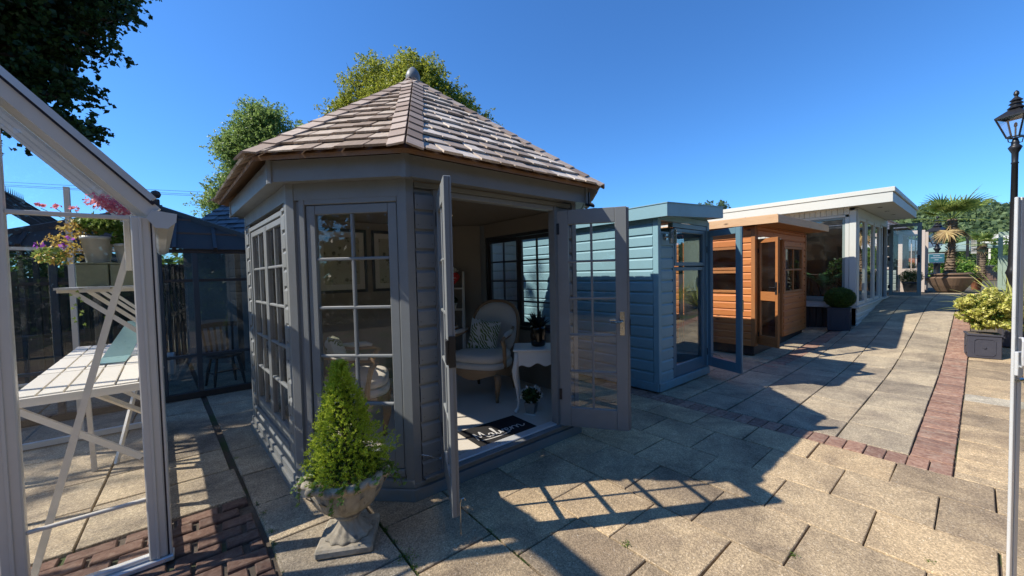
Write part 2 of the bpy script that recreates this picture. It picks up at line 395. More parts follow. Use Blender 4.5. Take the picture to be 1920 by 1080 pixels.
CEDARF = m_wood('orange_frame_timber', (0.46, 0.19, 0.055), (0.30, 0.10, 0.025), knots=False)
BARE = m_wood('pale_fascia_timber', (0.72, 0.48, 0.27), (0.58, 0.32, 0.15))
DARKWOOD = m_wood('dark_timber', (0.055, 0.04, 0.032), (0.03, 0.022, 0.02), knots=False)
BROWNWOOD = m_wood('brown_timber', (0.13, 0.075, 0.045), (0.07, 0.04, 0.025), knots=False)
CHAIRWOOD = m_wood('pale_oak', (0.42, 0.27, 0.14), (0.28, 0.16, 0.08), knots=False, rough=0.5)
GLASS = m_glass('window_glass')
GLASS2 = m_glass('double_glazing', (0.9, 0.93, 0.92), 1.9, 0.02)
GLASSD = m_glass('old_window_glass', (0.8, 0.84, 0.86), 1.0, 0.04)
SLAB = m_slab('exposed_aggregate_slab')
SLAB2 = m_slab('smooth_grey_slab', (0.41, 0.345, 0.25), 0.4)
SLABL = m_slab('pale_slab', (0.46, 0.42, 0.34), 0.3)
BRICK = m_brick('old_brick')
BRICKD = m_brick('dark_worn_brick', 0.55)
SHING = m_shingle('cedar_shingle', (0.43, 0.345, 0.265), (0.60, 0.52, 0.43))
SHING_LIT = m_shingle('sunlit_tone_cedar_shingle', (0.62, 0.53, 0.44), (0.80, 0.72, 0.62))  # lighter copy of the cedar for roof face C, sun glare painted into its colour
SLATE = m_shingle('slate', (0.10, 0.105, 0.12), (0.17, 0.17, 0.19), 0.5)
STONE = m_stone('weathered_stone')
SOIL = m_soil('joint_soil')
FABRIC = m_plain('linen_fabric', (0.64, 0.59, 0.50), 0.9, 0, 0.1, 0.3, 120)
CARPET = m_plain('pale_carpet', (0.60, 0.54, 0.45), 0.95, 0, 0.12, 0.5, 90)
# ------------------------------------------------------------------ ground and paving
PX = [-60, 7.6, 8.3, 9.0, 10.0, 11.25, 12.5, 14.0, 15.6, 17, 1000]; PZ = [0, 0, 0.03, 0.08, 0.17, 0.30, 0.45, 0.58, 0.65, 0.66, 0.66]
def zg(x, y):
    z = float(np.interp(x, PX, PZ))
    w = 1.0 if y < 1.35 else max(0.42, 1.0 - (y-1.35)*0.55)
    w = w + (1-w)*min(1, max(0, (x-12.0)/3.0))
    return z*w
def terrain():
    xs = sorted(set([-400, -120, -40, -15] + [round(-6+0.5*i, 2) for i in range(60)] + [26, 32, 40, 60, 100, 200, 500, 900]))
    ys = sorted(set([-500, -150, -40, -12] + [round(-5+0.5*i, 2) for i in range(28)] + [11, 16, 30, 60, 150, 500]))
    V = [(x, y, zg(x, y)-0.045) for y in ys for x in xs]; n = len(xs)
    F = [(j*n+i, j*n+i+1, (j+1)*n+i+1, (j+1)*n+i) for j in range(len(ys)-1) for i in range(n-1)]
    o = bpy.data.objects.new('ground', mesh_from(V, F, SOIL, True)); link(o); struct(o); return o
ground = terrain()
paving = bpy.data.objects.new('paving', mesh_from(*(lambda B: (B[0], B[1]))(([(x, y, zg(x, y)-0.022) for y in [round(-2.6+0.35*i, 3) for i in range(38)] for x in [round(-3.5+0.5*i, 3) for i in range(50)]],
    [(j*50+i, j*50+i+1, (j+1)*50+i+1, (j+1)*50+i) for j in range(37) for i in range(49)])), SOIL, True))
link(paving); struct(paving)
def slab(name, x0, x1, y0, y1, m, gap=0.006, parent=paving, th=0.04, c=0.004, lift=0.0, skew=None):
    g0, g1 = gap, gap
    cs = [(x0+g0, y0+g1), (x1-g0, y0+g1), (x1-g0, y1-g1), (x0+g0, y1-g1)]
    if skew: cs = [skew(*p) for p in cs]
    dz = R.uniform(-0.0025, 0.0025) + lift; tl = [R.uniform(-0.0018, 0.0018) for _ in range(4)]
    cs = [(p[0]+R.uniform(-0.0022, 0.0022), p[1]+R.uniform(-0.0022, 0.0022)) for p in cs]
    cx = sum(p[0] for p in cs)/4; cy = sum(p[1] for p in cs)/4; cz = zg(cx, cy)
    ang = R.uniform(-0.006, 0.006)
    top, mid, bot = [], [], []
    for (x, y), t in zip(cs, tl):
        dx, dy = x-cx, y-cy; X = cx+dx-dy*ang; Y = cy+dy+dx*ang
        k = c
        ix, iy = X-math.copysign(k, dx), Y-math.copysign(k, dy)
        z = zg(X, Y)+dz+t
        top.append((ix, iy, z)); mid.append((X, Y, z-k)); bot.append((X, Y, z-th))
    V = top+mid+bot
    F = [(0, 1, 2, 3)] + [(i+4, (i+1) % 4+4, (i+1) % 4, i) for i in range(4)] + [(i+8, (i+1) % 4+8, (i+1) % 4+4, i+4) for i in range(4)]
    V = [(a-cx, b-cy, e-cz) for a, b, e in V]
    o = bpy.data.objects.new(name, mesh_from(V, F, m)); link(o, parent, Matrix.Translation((cx, cy, cz))); return o
XB = [0.83, 1.31, 1.81, 2.31, 2.81, 3.29, 3.79, 4.215]
def hidden(x0, x1, y0, y1):      # below the octagon
    return x0 > 0.62 and x1 < 3.3 and y0 > 2.62
for k in range(7):
    x0, x1 = XB[k], XB[k+1]; off = (0.40 if k % 2 == 0 else 0.155) - 0.482*8
    if k in (0,): off += 0.0
    for j in range(20):
        y0 = off + 0.482*j; y1 = y0+0.482
        if y1 < -2.4 or y0 > (4.9 if x0 > 3.2 else 3.2): continue
        if hidden(x0, x1, y0, y1): continue
        slab('slab', x0, x1, y0, y1, SLAB, 0.0040 if R.random() < 0.75 else 0.006)
# column west of the octagon
for y0, y1 in ((-2.2, -1.2), (-1.2, -0.3), (-0.3, 0.5), (0.5, 1.3), (1.3, 2.02), (2.02, 2.64), (2.64, 3.15), (3.15, 3.7), (3.7, 4.3), (4.3, 4.95), (4.95, 5.5), (5.5, 6.05), (6.05, 6.6), (6.6, 7.3), (7.3, 8.0), (8.0, 8.7), (8.7, 9.5)):
    sk = lambda x, y: (x - 0.060*(max(y, 2.3)-2.3)*(1 if x < 0.5 else 0.3), y)
    slab('slab', 0.29, 0.83, y0, y1, SLAB2, 0.007, skew=sk)
sk2 = lambda x, y: (x - 0.062*(y-2.3)*(1 if x > -0.5 else 0), y)
yy = [3.33, 3.9, 4.43, 5.2, 5.94, 6.6, 7.3, 8.0, 8.8, 9.6]
for a, b in zip(yy, yy[1:]):
    e = 0.282 if a < 3.7 else 0.252
    slab('slab', -0.62, e, a, b, SLAB2, 0.007, skew=sk2)
    slab('slab', -1.55, -0.62, a, b, SLAB2, 0.007); slab('slab', -2.6, -1.55, a, b, SLAB2, 0.007)
# drain slot edge along the left passage
for x0, x1, y0, y1 in ((-3, -1.4, -2.2, 0), (-3, -1.4, 0, 1.1), (-1.4, 0.3, -2.2, -0.9), (-1.4, 0.3, -0.9, 0.2), (-1.4, 0.3, 0.2, 1.1), (-1.4, -0.5, 1.1, 2.28), (-0.5, 0.3, 1.1, 2.28), (-3, -1.4, 1.1, 2.28)):
    slab('slab', x0, x1, y0, y1, SLAB, 0.007)
# old bricks, lower left
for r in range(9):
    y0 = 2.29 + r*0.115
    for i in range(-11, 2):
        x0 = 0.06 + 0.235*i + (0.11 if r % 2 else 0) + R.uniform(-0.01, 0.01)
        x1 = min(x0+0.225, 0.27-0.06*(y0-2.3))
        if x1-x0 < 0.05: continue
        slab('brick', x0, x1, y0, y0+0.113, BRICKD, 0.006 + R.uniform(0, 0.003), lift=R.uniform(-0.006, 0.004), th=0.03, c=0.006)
# brick row across the foreground and the long band
y = 0.11
while y < 3.2:
    w = R.uniform(0.118, 0.128); slab('brick', 4.215, 4.462, y, y+w, BRICK, 0.004, th=0.03, c=0.004, lift=R.uniform(-0.004, 0.002)); y += w
x = 4.466
while x < 15:
    w = R.uniform(0.108, 0.118); slab('brick', x, x+w, 0.112, 0.352, BRICK, 0.004, th=0.03, c=0.004, lift=R.uniform(-0.004, 0.002)); x += w
x = 6.7
while x < 11.2:
    w = 0.115; yb = 2.23-(x-6.7)*0.03
    slab('brick', x, x+w, yb-0.235, yb, BRICK, 0.004, th=0.03, c=0.004, lift=R.uniform(-0.004, 0.002)); 
    x += w
# slabs of the path beyond, up the ramp
YB = [0.355, 0.82, 1.285, 1.76, 2.225]
XL = [4.466, 4.99, 5.72, 6.48, 7.22, 7.95, 8.68, 9.42, 10.15, 10.9, 11.65, 12.4, 13.15, 13.9, 14.65, 15.4, 16.15, 16.9, 17.65, 18.4]
for a, b in zip(XL, XL[1:]):
    for i, (c_, d) in enumerate(zip(YB, YB[1:])):
        if i == 3 and a > 6.7: d = 1.99-(a-6.7)*0.03
        if i == 3 and a > 11.3: continue
        slab('slab', a, b, c_, d, SLAB2, 0.0055)
    if a < 11.2:
        slab('slab', a, b, 2.24 if a < 6.7 else 2.24-(a-6.7)*0.03, 2.62, SLAB2, 0.006)
        slab('slab', a, b, 2.62, 3.4, SLAB2, 0.006)
    slab('slab', a, b, -0.36, 0.108, SLAB, 0.005) if a > 14 else None
# right of the band
XR = [4.35, 4.66, 5.17, 5.67, 6.18, 6.72, 7.1, 7.6, 8.1, 8.6, 9.1, 9.6, 10.2]
for a, b in zip(XR, XR[1:]):
    slab('slab', a, b, -0.37, 0.108, SLABL if abs(a-6.72) < 0.01 else SLAB, 0.0055)
    slab('slab', a, b, -1.1, -0.37, SLAB, 0.0055)
for k in range(2):
    for j in range(4): slab('slab', 4.215+0.07*0, 4.35, -2.3+0.6*j, -1.7+0.6*j, SLAB, 0.005)
slab('slab', 4.215, 4.35, -0.2, 0.108, SLAB, 0.005)
# weeds and moss in the joints
def weeds(spots):
    C = []; rg = np.random.default_rng(5)
    for (x, y, n, s) in spots:
        C.append(np.stack([rg.normal(x, s, n), rg.normal(y, s, n), rg.uniform(-0.01, 0.012, n)], 1))
    C = np.concatenate(C); o = leaf_cloud('weeds', C, None, 0.010, LEAFM['weed'], seed=3, aspect=0.4); stuff(o)
    tag(o, 'tiny green weeds sprouting from the paving joints', 'weeds')
LEAFM = {
 'weed': m_leaf('weed_leaf', (0.04, 0.09, 0.01), (0.09, 0.18, 0.02), (0.2, 0.32, 0.05)),
 'spruce': m_leaf('spruce_needle', (0.09, 0.17, 0.012), (0.38, 0.50, 0.03), (0.66, 0.74, 0.11), 0.5, 0.5, 6),
 'ivy': m_leaf('ivy_leaf', (0.05, 0.10, 0.02), (0.16, 0.26, 0.04), (0.36, 0.45, 0.12), 0.35, 0.4, 4),
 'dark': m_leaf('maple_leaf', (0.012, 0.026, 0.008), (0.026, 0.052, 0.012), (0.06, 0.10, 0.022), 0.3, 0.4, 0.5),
 'ash': m_leaf('ash_leaf', (0.08, 0.15, 0.035), (0.17, 0.27, 0.06), (0.30, 0.40, 0.12), 0.5, 0.45, 0.4),
 'cherry': m_leaf('back_tree_leaf', (0.08, 0.13, 0.015), (0.22, 0.29, 0.03), (0.42, 0.42, 0.06), 0.5, 0.45, 0.5),
 'euon': m_leaf('variegated_leaf', (0.20, 0.26, 0.03), (0.52, 0.50, 0.10), (0.80, 0.75, 0.30), 0.3, 0.4, 8),
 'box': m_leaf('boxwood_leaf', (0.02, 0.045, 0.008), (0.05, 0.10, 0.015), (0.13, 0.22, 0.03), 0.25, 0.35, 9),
 'palm': m_leaf('palm_leaf', (0.07, 0.12, 0.025), (0.17, 0.25, 0.05), (0.36, 0.40, 0.10), 0.35, 0.4, 1),
 'palmdry': m_leaf('dry_palm_leaf', (0.20, 0.13, 0.06), (0.40, 0.28, 0.12), (0.55, 0.43, 0.2), 0.3, 0.6, 1),
 'phorm': m_leaf('phormium_leaf', (0.10, 0.15, 0.03), (0.34, 0.36, 0.08), (0.6, 0.55, 0.2), 0.25, 0.4, 3),
 'hedge': m_leaf('hedge_leaf', (0.03, 0.07, 0.01), (0.08, 0.16, 0.02), (0.16, 0.28, 0.04), 0.3, 0.5, 0.6),
 'wood': m_leaf('hill_leaf', (0.05, 0.085, 0.045), (0.09, 0.14, 0.06), (0.16, 0.22, 0.08), 0.3, 0.6, 0.12),
 'indoor': m_leaf('houseplant_leaf', (0.015, 0.035, 0.01), (0.03, 0.07, 0.015), (0.07, 0.13, 0.03), 0.2, 0.4, 5),
 'purple': m_leaf('purple_petal', (0.15, 0.02, 0.25), (0.35, 0.05, 0.5), (0.55, 0.2, 0.7), 0.4),
 'pink': m_leaf('pink_petal', (0.55, 0.10, 0.16), (0.75, 0.2, 0.28), (0.85, 0.4, 0.45), 0.4),
 'orangef': m_leaf('orange_foliage', (0.25, 0.12, 0.03), (0.5, 0.28, 0.06), (0.65, 0.55, 0.15), 0.4),
 'whitef': m_leaf('white_petal', (0.6, 0.6, 0.5), (0.75, 0.75, 0.68), (0.85, 0.85, 0.8), 0.3),
 'black': m_leaf('dark_succulent_leaf', (0.006, 0.01, 0.008), (0.012, 0.02, 0.014), (0.03, 0.04, 0.03), 0.05),
}
weeds([(1.83, 1.26, 120, 0.012), (0.83, 2.0, 260, 0.03), (0.83, 1.9, 90, 0.012), (1.31, 1.86, 50, 0.012), (2.43, 0.62, 60, 0.01), (0.29, 2.75, 70, 0.012), (0.29, 2.6, 60, 0.012), (0.2, 4.1, 50, 0.01), (0.28, 3.0, 50, 0.012), (0.83, 2.3, 80, 0.012), (0.83, 2.15, 60, 0.012), (2.9, 0.15, 30, 0.01)])

rgm = np.random.default_rng(77); mo = []
for (x0, y0, x1, y1, n) in ((0.83, 1.5, 0.83, 2.6, 1100), (1.31, 1.5, 1.31, 2.1, 900), (0.86, 2.32, 1.3, 2.32, 300), (0.29, 2.3, 0.26, 3.2, 900), (1.33, 1.61, 1.8, 1.61, 260), (0.2, 3.3, 0.05, 5.0, 500)):
    t = rgm.uniform(0, 1, n); keep = np.sin(t*17+x0*9)+0.5*np.sin(t*41) > -0.35; t = t[keep]; mo.append(np.stack([x0+(x1-x0)*t+rgm.normal(0, 0.004, len(t)), y0+(y1-y0)*t+rgm.normal(0, 0.004, len(t)), rgm.uniform(-0.012, 0.003, len(t))], 1))
MO = leaf_cloud('moss', np.concatenate(mo), None, 0.006, LEAFM['box'], seed=78, aspect=0.6); stuff(MO); tag(MO, 'thin lines of green moss in the joints of the paving', 'moss')
# ------------------------------------------------------------------ the octagonal summerhouse
FLZ = 0.10
SH = thing('octagonal_summerhouse', 'grey octagonal summerhouse with cedar shingle roof and open double doors', 'summerhouse', (1.95, 3.94, 0))
OC = [(0.42, 4.79), (0.52, 3.09), (1.12, 2.49), (2.82, 2.49), (3.42, 3.09), (3.42, 4.79), (2.82, 5.39), (1.02, 5.39)]
WALLS = {k: (OC[i], OC[(i+1) % 8]) for i, k in enumerate('ABCDEFGH')}
def wlen(k): return (Vector(WALLS[k][1])-Vector(WALLS[k][0])).length
FRM = {k: fr(*WALLS[k]) for k in WALLS}
def clad(F, x0, x1, z0, z1, m, parent, ex=0.135, d=0.0, th=0.022, name='board', zoff=0.0):
    """overlapping shiplap boards, each a part, slightly tilted with a recess above"""
    z = z0
    while z < z1-0.01:
        zt = min(z+ex, z1)
        b = MB(); h = zt-z; L = x1-x0
        prof = [(-th, 0.0), (0, 0.0), (0, h), (-th*0.30, h), (-th*0.34, h-0.018), (-th*0.92, h-0.034), (-th, h-0.038), (-th, 0.002)]
        if h < 0.05: prof = [(-th, 0), (0, 0), (0, h), (-th, h)]
        key = ('clad', round(L, 3), round(h, 3), th, m.name)
        if key not in BOXC:
            k = len(prof); V = [(-L/2, p[0], p[1]) for p in prof] + [(L/2, p[0], p[1]) for p in prof]
            Fc = [tuple(range(k))[::-1], tuple(range(k, 2*k))] + [(j, (j+1) % k, (j+1) % k + k, j+k) for j in range(k)]
            BOXC[key] = mesh_from(V, Fc, m)
        o = bpy.data.objects.new(name, BOXC[key]); link(o, parent, F @ Matrix.Translation(((x0+x1)/2, d, z)))
        z = zt
def sash(F, x0, x1, z0, z1, cols, rows, m, parent, d=0.0, th=0.045, st=0.07, top=None, bot=None, bar=0.022, name='window', glass=GLASS, barth=0.03, rowz=None, pane_names='pane', label=None):
    """a glazed leaf: frame members, glazing bars and panes (bars and panes are sub-parts)"""
    top = top or st; bot = bot or st
    mb = MB(); y0, y1 = d, d+th
    mb.box(x0, x0+st, y0, y1, z0, z1, F, 0.004); mb.box(x1-st, x1, y0, y1, z0, z1, F, 0.004)
    mb.box(x0+st, x1-st, y0+0.001, y1-0.001, z1-top, z1, F, 0.004); mb.box(x0+st, x1-st, y0+0.001, y1-0.001, z0, z0+bot, F, 0.004)
    o = mb.build(name, m, parent, M=F @ Matrix.Translation((x0, d, z0)))
    if label: o['label'] = label
    gx0, gx1, gz0, gz1 = x0+st, x1-st, z0+bot, z1-top; cw = (gx1-gx0)/cols
    zs = rowz or [gz0+(gz1-gz0)*i/rows for i in range(rows+1)]
    ym = (y0+y1)/2
    for i in range(1, cols):
        xx = gx0+cw*i; box('glazing_bar', F, xx-bar/2, xx+bar/2, ym-barth/2, ym+barth/2, gz0, gz1, m, o, 0.006)
    for j in range(1, rows):
        box('glazing_bar', F, gx0, gx1, ym-barth/2-0.001, ym+barth/2+0.001, zs[j]-bar/2, zs[j]+bar/2, m, o, 0.006)
    for i in range(cols):
        for j in range(rows):
            a = gx0+cw*i; b = a+cw
            box(pane_names, F, a, b, ym-0.002, ym+0.002, zs[j], zs[j+1], glass, o, 0)
    return o
def post(F, x0, x1, d0, d1, z0, z1, m, parent, name='post', c=0.004): return box(name, F, x0, x1, d0, d1, z0, z1, m, parent, c)
def lining(F, x0, x1, z0, z1, d=0.075, m=None, parent=None):
    return box('lining_panel', F, x0, x1, d, d+0.012, z0, z1, m or GREYIN, parent, 0)
TOPZ = 2.21
# corner posts
for i in range(8):
    p = Vector(OC[i]); cpt = Vector((1.93, 3.94)); a = math.atan2(p.y-cpt.y, p.x-cpt.x)
    mb = MB(); q = []
    pa = Vector(OC[i-1])-p; pb = Vector(OC[(i+1) % 8])-p; pa.normalize(); pb.normalize(); out = -(pa+pb).normalized()*0.024
    pts = [p+out+pb*0.055, p+out, p+out+pa*0.055, p+pa*0.055-out*3, p-out*4.2, p+pb*0.055-out*3]
    V = [(v.x, v.y, 0.0) for v in pts]+[(v.x, v.y, TOPZ+0.08) for v in pts]; k = 6
    mb.poly(V, [tuple(range(k)), tuple(range(2*k-1, k-1, -1))]+[(j, (j+1) % k, (j+1) % k+k, j+k)[::-1] for j in range(k)])
    o = mb.build('corner_post', GREY, SH, M=Matrix.Translation((p.x, p.y, 0))); fix_normals(o)
# plinth, frieze, fascia, soffit for every side
def offpt(i, off):
    p = Vector(OC[i]); a = (Vector(OC[i])-Vector(OC[i-1])).normalized(); b = (Vector(OC[(i+1) % 8])-Vector(OC[i])).normalized()
    na = Vector((a.y, -a.x)); nb = Vector((b.y, -b.x)); m = (na+nb); m = m/m.dot(na); return p+m*off
for i, k in enumerate('ABCDEFGH'):
    F = FRM[k]; L = wlen(k)
    def strip(name, o0, o1, z0, z1, m, slope=0.0):
        a, b = offpt(i, o1), offpt((i+1) % 8, o1); c_, d = offpt((i+1) % 8, o0), offpt(i, o0)
        V = [(a.x, a.y, z0), (b.x, b.y, z0), (c_.x, c_.y, z0), (d.x, d.y, z0), (a.x, a.y, z1-slope), (b.x, b.y, z1-slope), (c_.x, c_.y, z1), (d.x, d.y, z1)]
        o = MB().poly(V, [(3, 2, 1, 0), (4, 5, 6, 7), (0, 1, 5, 4), (1, 2, 6, 5), (2, 3, 7, 6), (3, 0, 4, 7)]).build(name, m, SH); return o
    strip('plinth', -0.02, 0.045, 0.0, 0.085, GREY, 0.006); strip('base_rail', -0.02, 0.03, 0.088, 0.125 if k == 'C' else 0.15, GREY, 0.012)
    strip('fascia', 0.105, 0.128, 2.205, 2.345, GREY); strip('soffit', 0.0, 0.104, 2.215, 2.232, GREY)
    if k != 'C': strip('frieze', -0.02, 0.018, 2.10, 2.214, GREY)
    # fascia corner block
for i in range(8):
    a = offpt(i, 0.137); mb = MB(); p = Vector(OC[i]); pa = (Vector(OC[i-1])-p).normalized(); pb = (Vector(OC[(i+1) % 8])-p).normalized()
    pts = [a+pb*0.03, a, a+pa*0.03, a+pa*0.03+(p-a)*0.06, a+(p-a)*0.14, a+pb*0.03+(p-a)*0.06]; k = 6
    V = [(v.x, v.y, 2.195) for v in pts]+[(v.x, v.y, 2.347) for v in pts]
    o = mb.poly(V, [tuple(range(k)), tuple(range(2*k-1, k-1, -1))]+[(j, (j+1) % k, (j+1) % k+k, j+k)[::-1] for j in range(k)]).build('fascia_corner', GREY, SH); fix_normals(o)
# --- wall B, single window facing the camera
F = FRM['B']; L = wlen('B')
def framed_window(k, x0, x1, z0, z1, cols, rows, leaves=1, st=0.062, bot=0.12, inner=True, rowz=None, m=GREY):
    F = FRM[k]
    post(F, x0-0.045, x0-0.004, -0.016, 0.05, z0-0.045, z1+0.045, m, SH, 'window_frame'); post(F, x1+0.004, x1+0.045, -0.016, 0.05, z0-0.045, z1+0.045, m, SH, 'window_frame')
    post(F, x0-0.0035, x1+0.0035, -0.015, 0.049, z1+0.004, z1+0.045, m, SH, 'window_frame'); post(F, x0-0.0035, x1+0.0035, -0.022, 0.05, z0-0.045, z0-0.004, m, SH, 'window_sill')
    w = (x1-x0)/leaves
    for i in range(leaves):
        sash(F, x0+w*i+0.002, x0+w*(i+1)-0.002, z0, z1, cols, rows, m, SH, -0.006, 0.042, st, st, bot, rowz=rowz)
rz = [0.34, 0.665, 1.003, 1.345, 1.686, 2.005]
framed_window('B', 0.125, 0.785, 0.215, 2.062, 2, 5, 1, 0.064, 0.125, rowz=rz)
post(F, 0.05, 0.0785, -0.004, 0.04, 0.155, 2.098, GREY, SH, 'side_panel')
box('base_panel', F, 0.055, L-0.055, -0.012, 0.012, 0.152, 0.168, GREY, SH)
# --- wall A, two casements, glazing in four columns
F = FRM['A']; L = wlen('A')
framed_window('A', 0.22, L-0.20, 0.30, 2.02, 2, 5, 2, 0.05, 0.10)
clad(F, 0.056, 0.173, 0.155, 2.098, GREY, SH); clad(F, L-0.152, L-0.056, 0.155, 2.098, GREY, SH)
clad(F, 0.175, L-0.155, 0.155, 0.252, GREY, SH, 0.12, d=0.004)
# --- wall C, doorway
F = FRM['C']; L = wlen('C')
clad(F, 0.056, 0.196, 0.128, 2.16, GREY, SH); clad(F, L-0.235, L-0.056, 0.128, 2.16, GREY, SH)
post(F, 0.198, 0.245, -0.02, 0.06, 0.13, 2.165, GREY, SH, 'door_jamb'); post(F, L-0.284, L-0.237, -0.02, 0.06, 0.13, 2.165, GREY, SH, 'door_jamb')
post(F, 0.247, L-0.286, -0.016, 0.058, 2.125, 2.165, GREY, SH, 'door_head'); post(F, 0.056, L-0.056, -0.018, 0.05, 2.168, 2.204, GREY, SH, 'door_lintel')
post(F, 0.06, L-0.06, -0.06, 0.04, 0.128, 0.142, GREY, SH, 'threshold', 0.005); post(F, 0.245, L-0.284, -0.01, 0.075, 0.1425, 0.156, ALU2, SH, 'threshold_bar')
# remaining walls
for k in 'DFGH':
    F = FRM[k]; L = wlen(k)
    if k == 'D': framed_window('D', 0.125, 0.785-0.06, 0.215, 2.062, 2, 5, 1, 0.064, 0.125)
    if k == 'D': clad(F, 0.056, 0.078, 0.155, 2.098, GREY, SH); clad(F, 0.772, L-0.056, 0.155, 2.098, GREY, SH)
    else: clad(F, 0.056, L-0.056, 0.155, 2.098, GREY, SH)
F = FRM['E']; L = wlen('E')
framed_window('E', 0.2, L-0.12, 0.85, 2.06, 2, 4, 2, 0.05, 0.06, m=DARKP)
clad(F, 0.056, 0.152, 0.155, 2.098, GREY, SH); clad(F, L-0.072, L-0.056, 0.155, 2.098, GREY, SH); clad(F, 0.154, L-0.074, 0.155, 0.80, GREY, SH)
# interior linings
for k in 'FGH': lining(FRM[k], 0, wlen(k), 0.1, 2.3, 0.06, parent=SH)
lining(FRM['D'], 0, 0.08, 0.1, 2.3, 0.06, parent=SH); lining(FRM['D'], 0.77, 0.85, 0.1, 2.3, 0.06, parent=SH); lining(FRM['D'], 0.08, 0.77, 2.1, 2.3, 0.06, parent=SH); lining(FRM['D'], 0.08, 0.77, 0.1, 0.17, 0.06, parent=SH)
L = wlen('E'); lining(FRM['E'], 0, 0.155, 0.1, 2.3, 0.06, parent=SH); lining(FRM['E'], L-0.075, L, 0.1, 2.3, 0.06, parent=SH); lining(FRM['E'], 0.155, L-0.075, 2.105, 2.3, 0.06, parent=SH); lining(FRM['E'], 0.155, L-0.075, 0.1, 0.805, 0.06, parent=SH)
for k in 'FG':                                               # match boarding grooves
    for j in range(int(wlen(k)/0.1)): box('lining_bead', FRM[k], 0.05+0.1*j, 0.056+0.1*j, 0.052, 0.06, 0.1, 2.28, GREYIN, SH, 0)
mb = MB(); pts = [offpt(i, -0.03) for i in range(8)]; mb.poly([(p.x, p.y, FLZ-0.03) for p in pts]+[(p.x, p.y, FLZ+0.012) for p in pts], [tuple(range(7, -1, -1)), tuple(range(8, 16))]+[(j, (j+1) % 8, (j+1) % 8+8, j+8) for j in range(8)])
mb.build('floor', CARPET, SH)
mb = MB(); mb.poly([(p.x, p.y, 2.30) for p in pts]+[(1.93, 3.94, 2.75)], [((j+1) % 8, j, 8) for j in range(8)]); mb.build('ceiling', GREYIN, SH)
# --- roof
APX = Vector((1.90, 3.94, 3.66)); EZ = 2.352; EO = 0.215
EV = [offpt(i, EO) for i in range(8)]; EV = [Vector((p.x, p.y, EZ)) for p in EV]
mb = MB(); mb.poly([v - Vector((0, 0, 0.0)) for v in EV]+[APX], [(j, (j+1) % 8, 8) for j in range(8)]); mb.poly([v-Vector((0, 0, 0.03)) for v in EV]+[APX-Vector((0, 0, 0.04))], [((j+1) % 8, j, 8) for j in range(8)]); mb.poly(EV+[v-Vector((0, 0, 0.03)) for v in EV], [(j, j+8, (j+1) % 8+8, (j+1) % 8) for j in range(8)])
mb.build('roof_deck', m_wood('roof_batten', (0.30, 0.17, 0.08), (0.2, 0.1, 0.05)), SH)
def clip(poly, a, b, c_):      # keep a*x+b*y>=c
    out = []
    for i in range(len(poly)):
        p, q = poly[i], poly[(i+1) % len(poly)]; fp = a*p[0]+b*p[1]-c_; fq = a*q[0]+b*q[1]-c_
        if fp >= 0: out.append(p)
        if (fp >= 0) != (fq >= 0): t = fp/(fp-fq); out.append((p[0]+(q[0]-p[0])*t, p[1]+(q[1]-p[1])*t))
    return out
def shingle_face(A, B, T, m, parent, single, ex=0.155, wr=(0.12, 0.2), th=0.012, hip=0.035, name='shingle', vmax=0.97, rng=R, lift0=0.006, gap=0.011):
    """courses of split shingles on the triangle A-B-T"""
    u = (B-A).normalized(); L = (B-A).length; n = u.cross(T-A).normalized(); v = n.cross(u); H = (T-A).dot(v); tx = (T-A).dot(u)
    F = Matrix(((u.x, v.x, n.x, A.x), (u.y, v.y, n.y, A.y), (u.z, v.z, n.z, A.z), (0, 0, 0, 1)))
    rest = MB(); row = 0; v0 = -0.03
    lA = Vector((tx, H)).normalized(); nA = (lA.y, -lA.x)             # inside of the left hip
    lB = Vector((tx-L, H)).normalized(); nB = (-lB.y, lB.x)
    while v0 < H*vmax:
        x = -0.1 + rng.uniform(-0.08, 0)
        while x < L+0.1:
            w = rng.uniform(*wr); x1 = x+w; t0 = v0 + rng.uniform(-0.006, 0.006); ln = ex*1.22
            poly = [(x+0.002, t0), (x1-gap, t0+rng.uniform(-0.004, 0.004)), (x1-gap, min(t0+ln, H)), (x+0.002, min(t0+ln, H))]
            poly = clip(poly, nA[0], nA[1], nA[0]*0+nA[1]*0+hip); poly = clip(poly, nB[0], nB[1], nB[0]*L+hip) if len(poly) > 2 else []
            if len(poly) > 2 and max(p[0] for p in poly)-min(p[0] for p in poly) > 0.012:
                tz = lambda q: lift0+0.022-0.022*(q[1]-v0)/ln + th
                k = len(poly); cx = sum(p[0] for p in poly)/k; cy = sum(p[1] for p in poly)/k; e = rng.uniform(-0.002, 0.007)
                V = [(p[0], p[1], tz(p)-th) for p in poly]+[(p[0], p[1], tz(p)+e) for p in poly]
                Fc = [tuple(range(k-1, -1, -1)), tuple(range(k, 2*k))]+[(j, (j+1) % k, (j+1) % k+k, j+k) for j in range(k)]
                if single:
                    M = F @ Matrix.Translation((cx, cy, 0)); me = mesh_from([(a-cx, b-cy, c_) for a, b, c_ in V], Fc, m)
                    link(bpy.data.objects.new(name, me), parent, M)
                else: rest.poly([F @ Vector(q) for q in V], Fc)
            x = x1
        v0 += ex; row += 1
    if rest.V: o = rest.build(name, m, parent); stuff(o)
for j, k in enumerate('ABCDEFGH'): shingle_face(EV[j], EV[(j+1) % 8], APX, SHING_LIT if k == 'C' else SHING, SH, k in 'ABC', th=0.012)
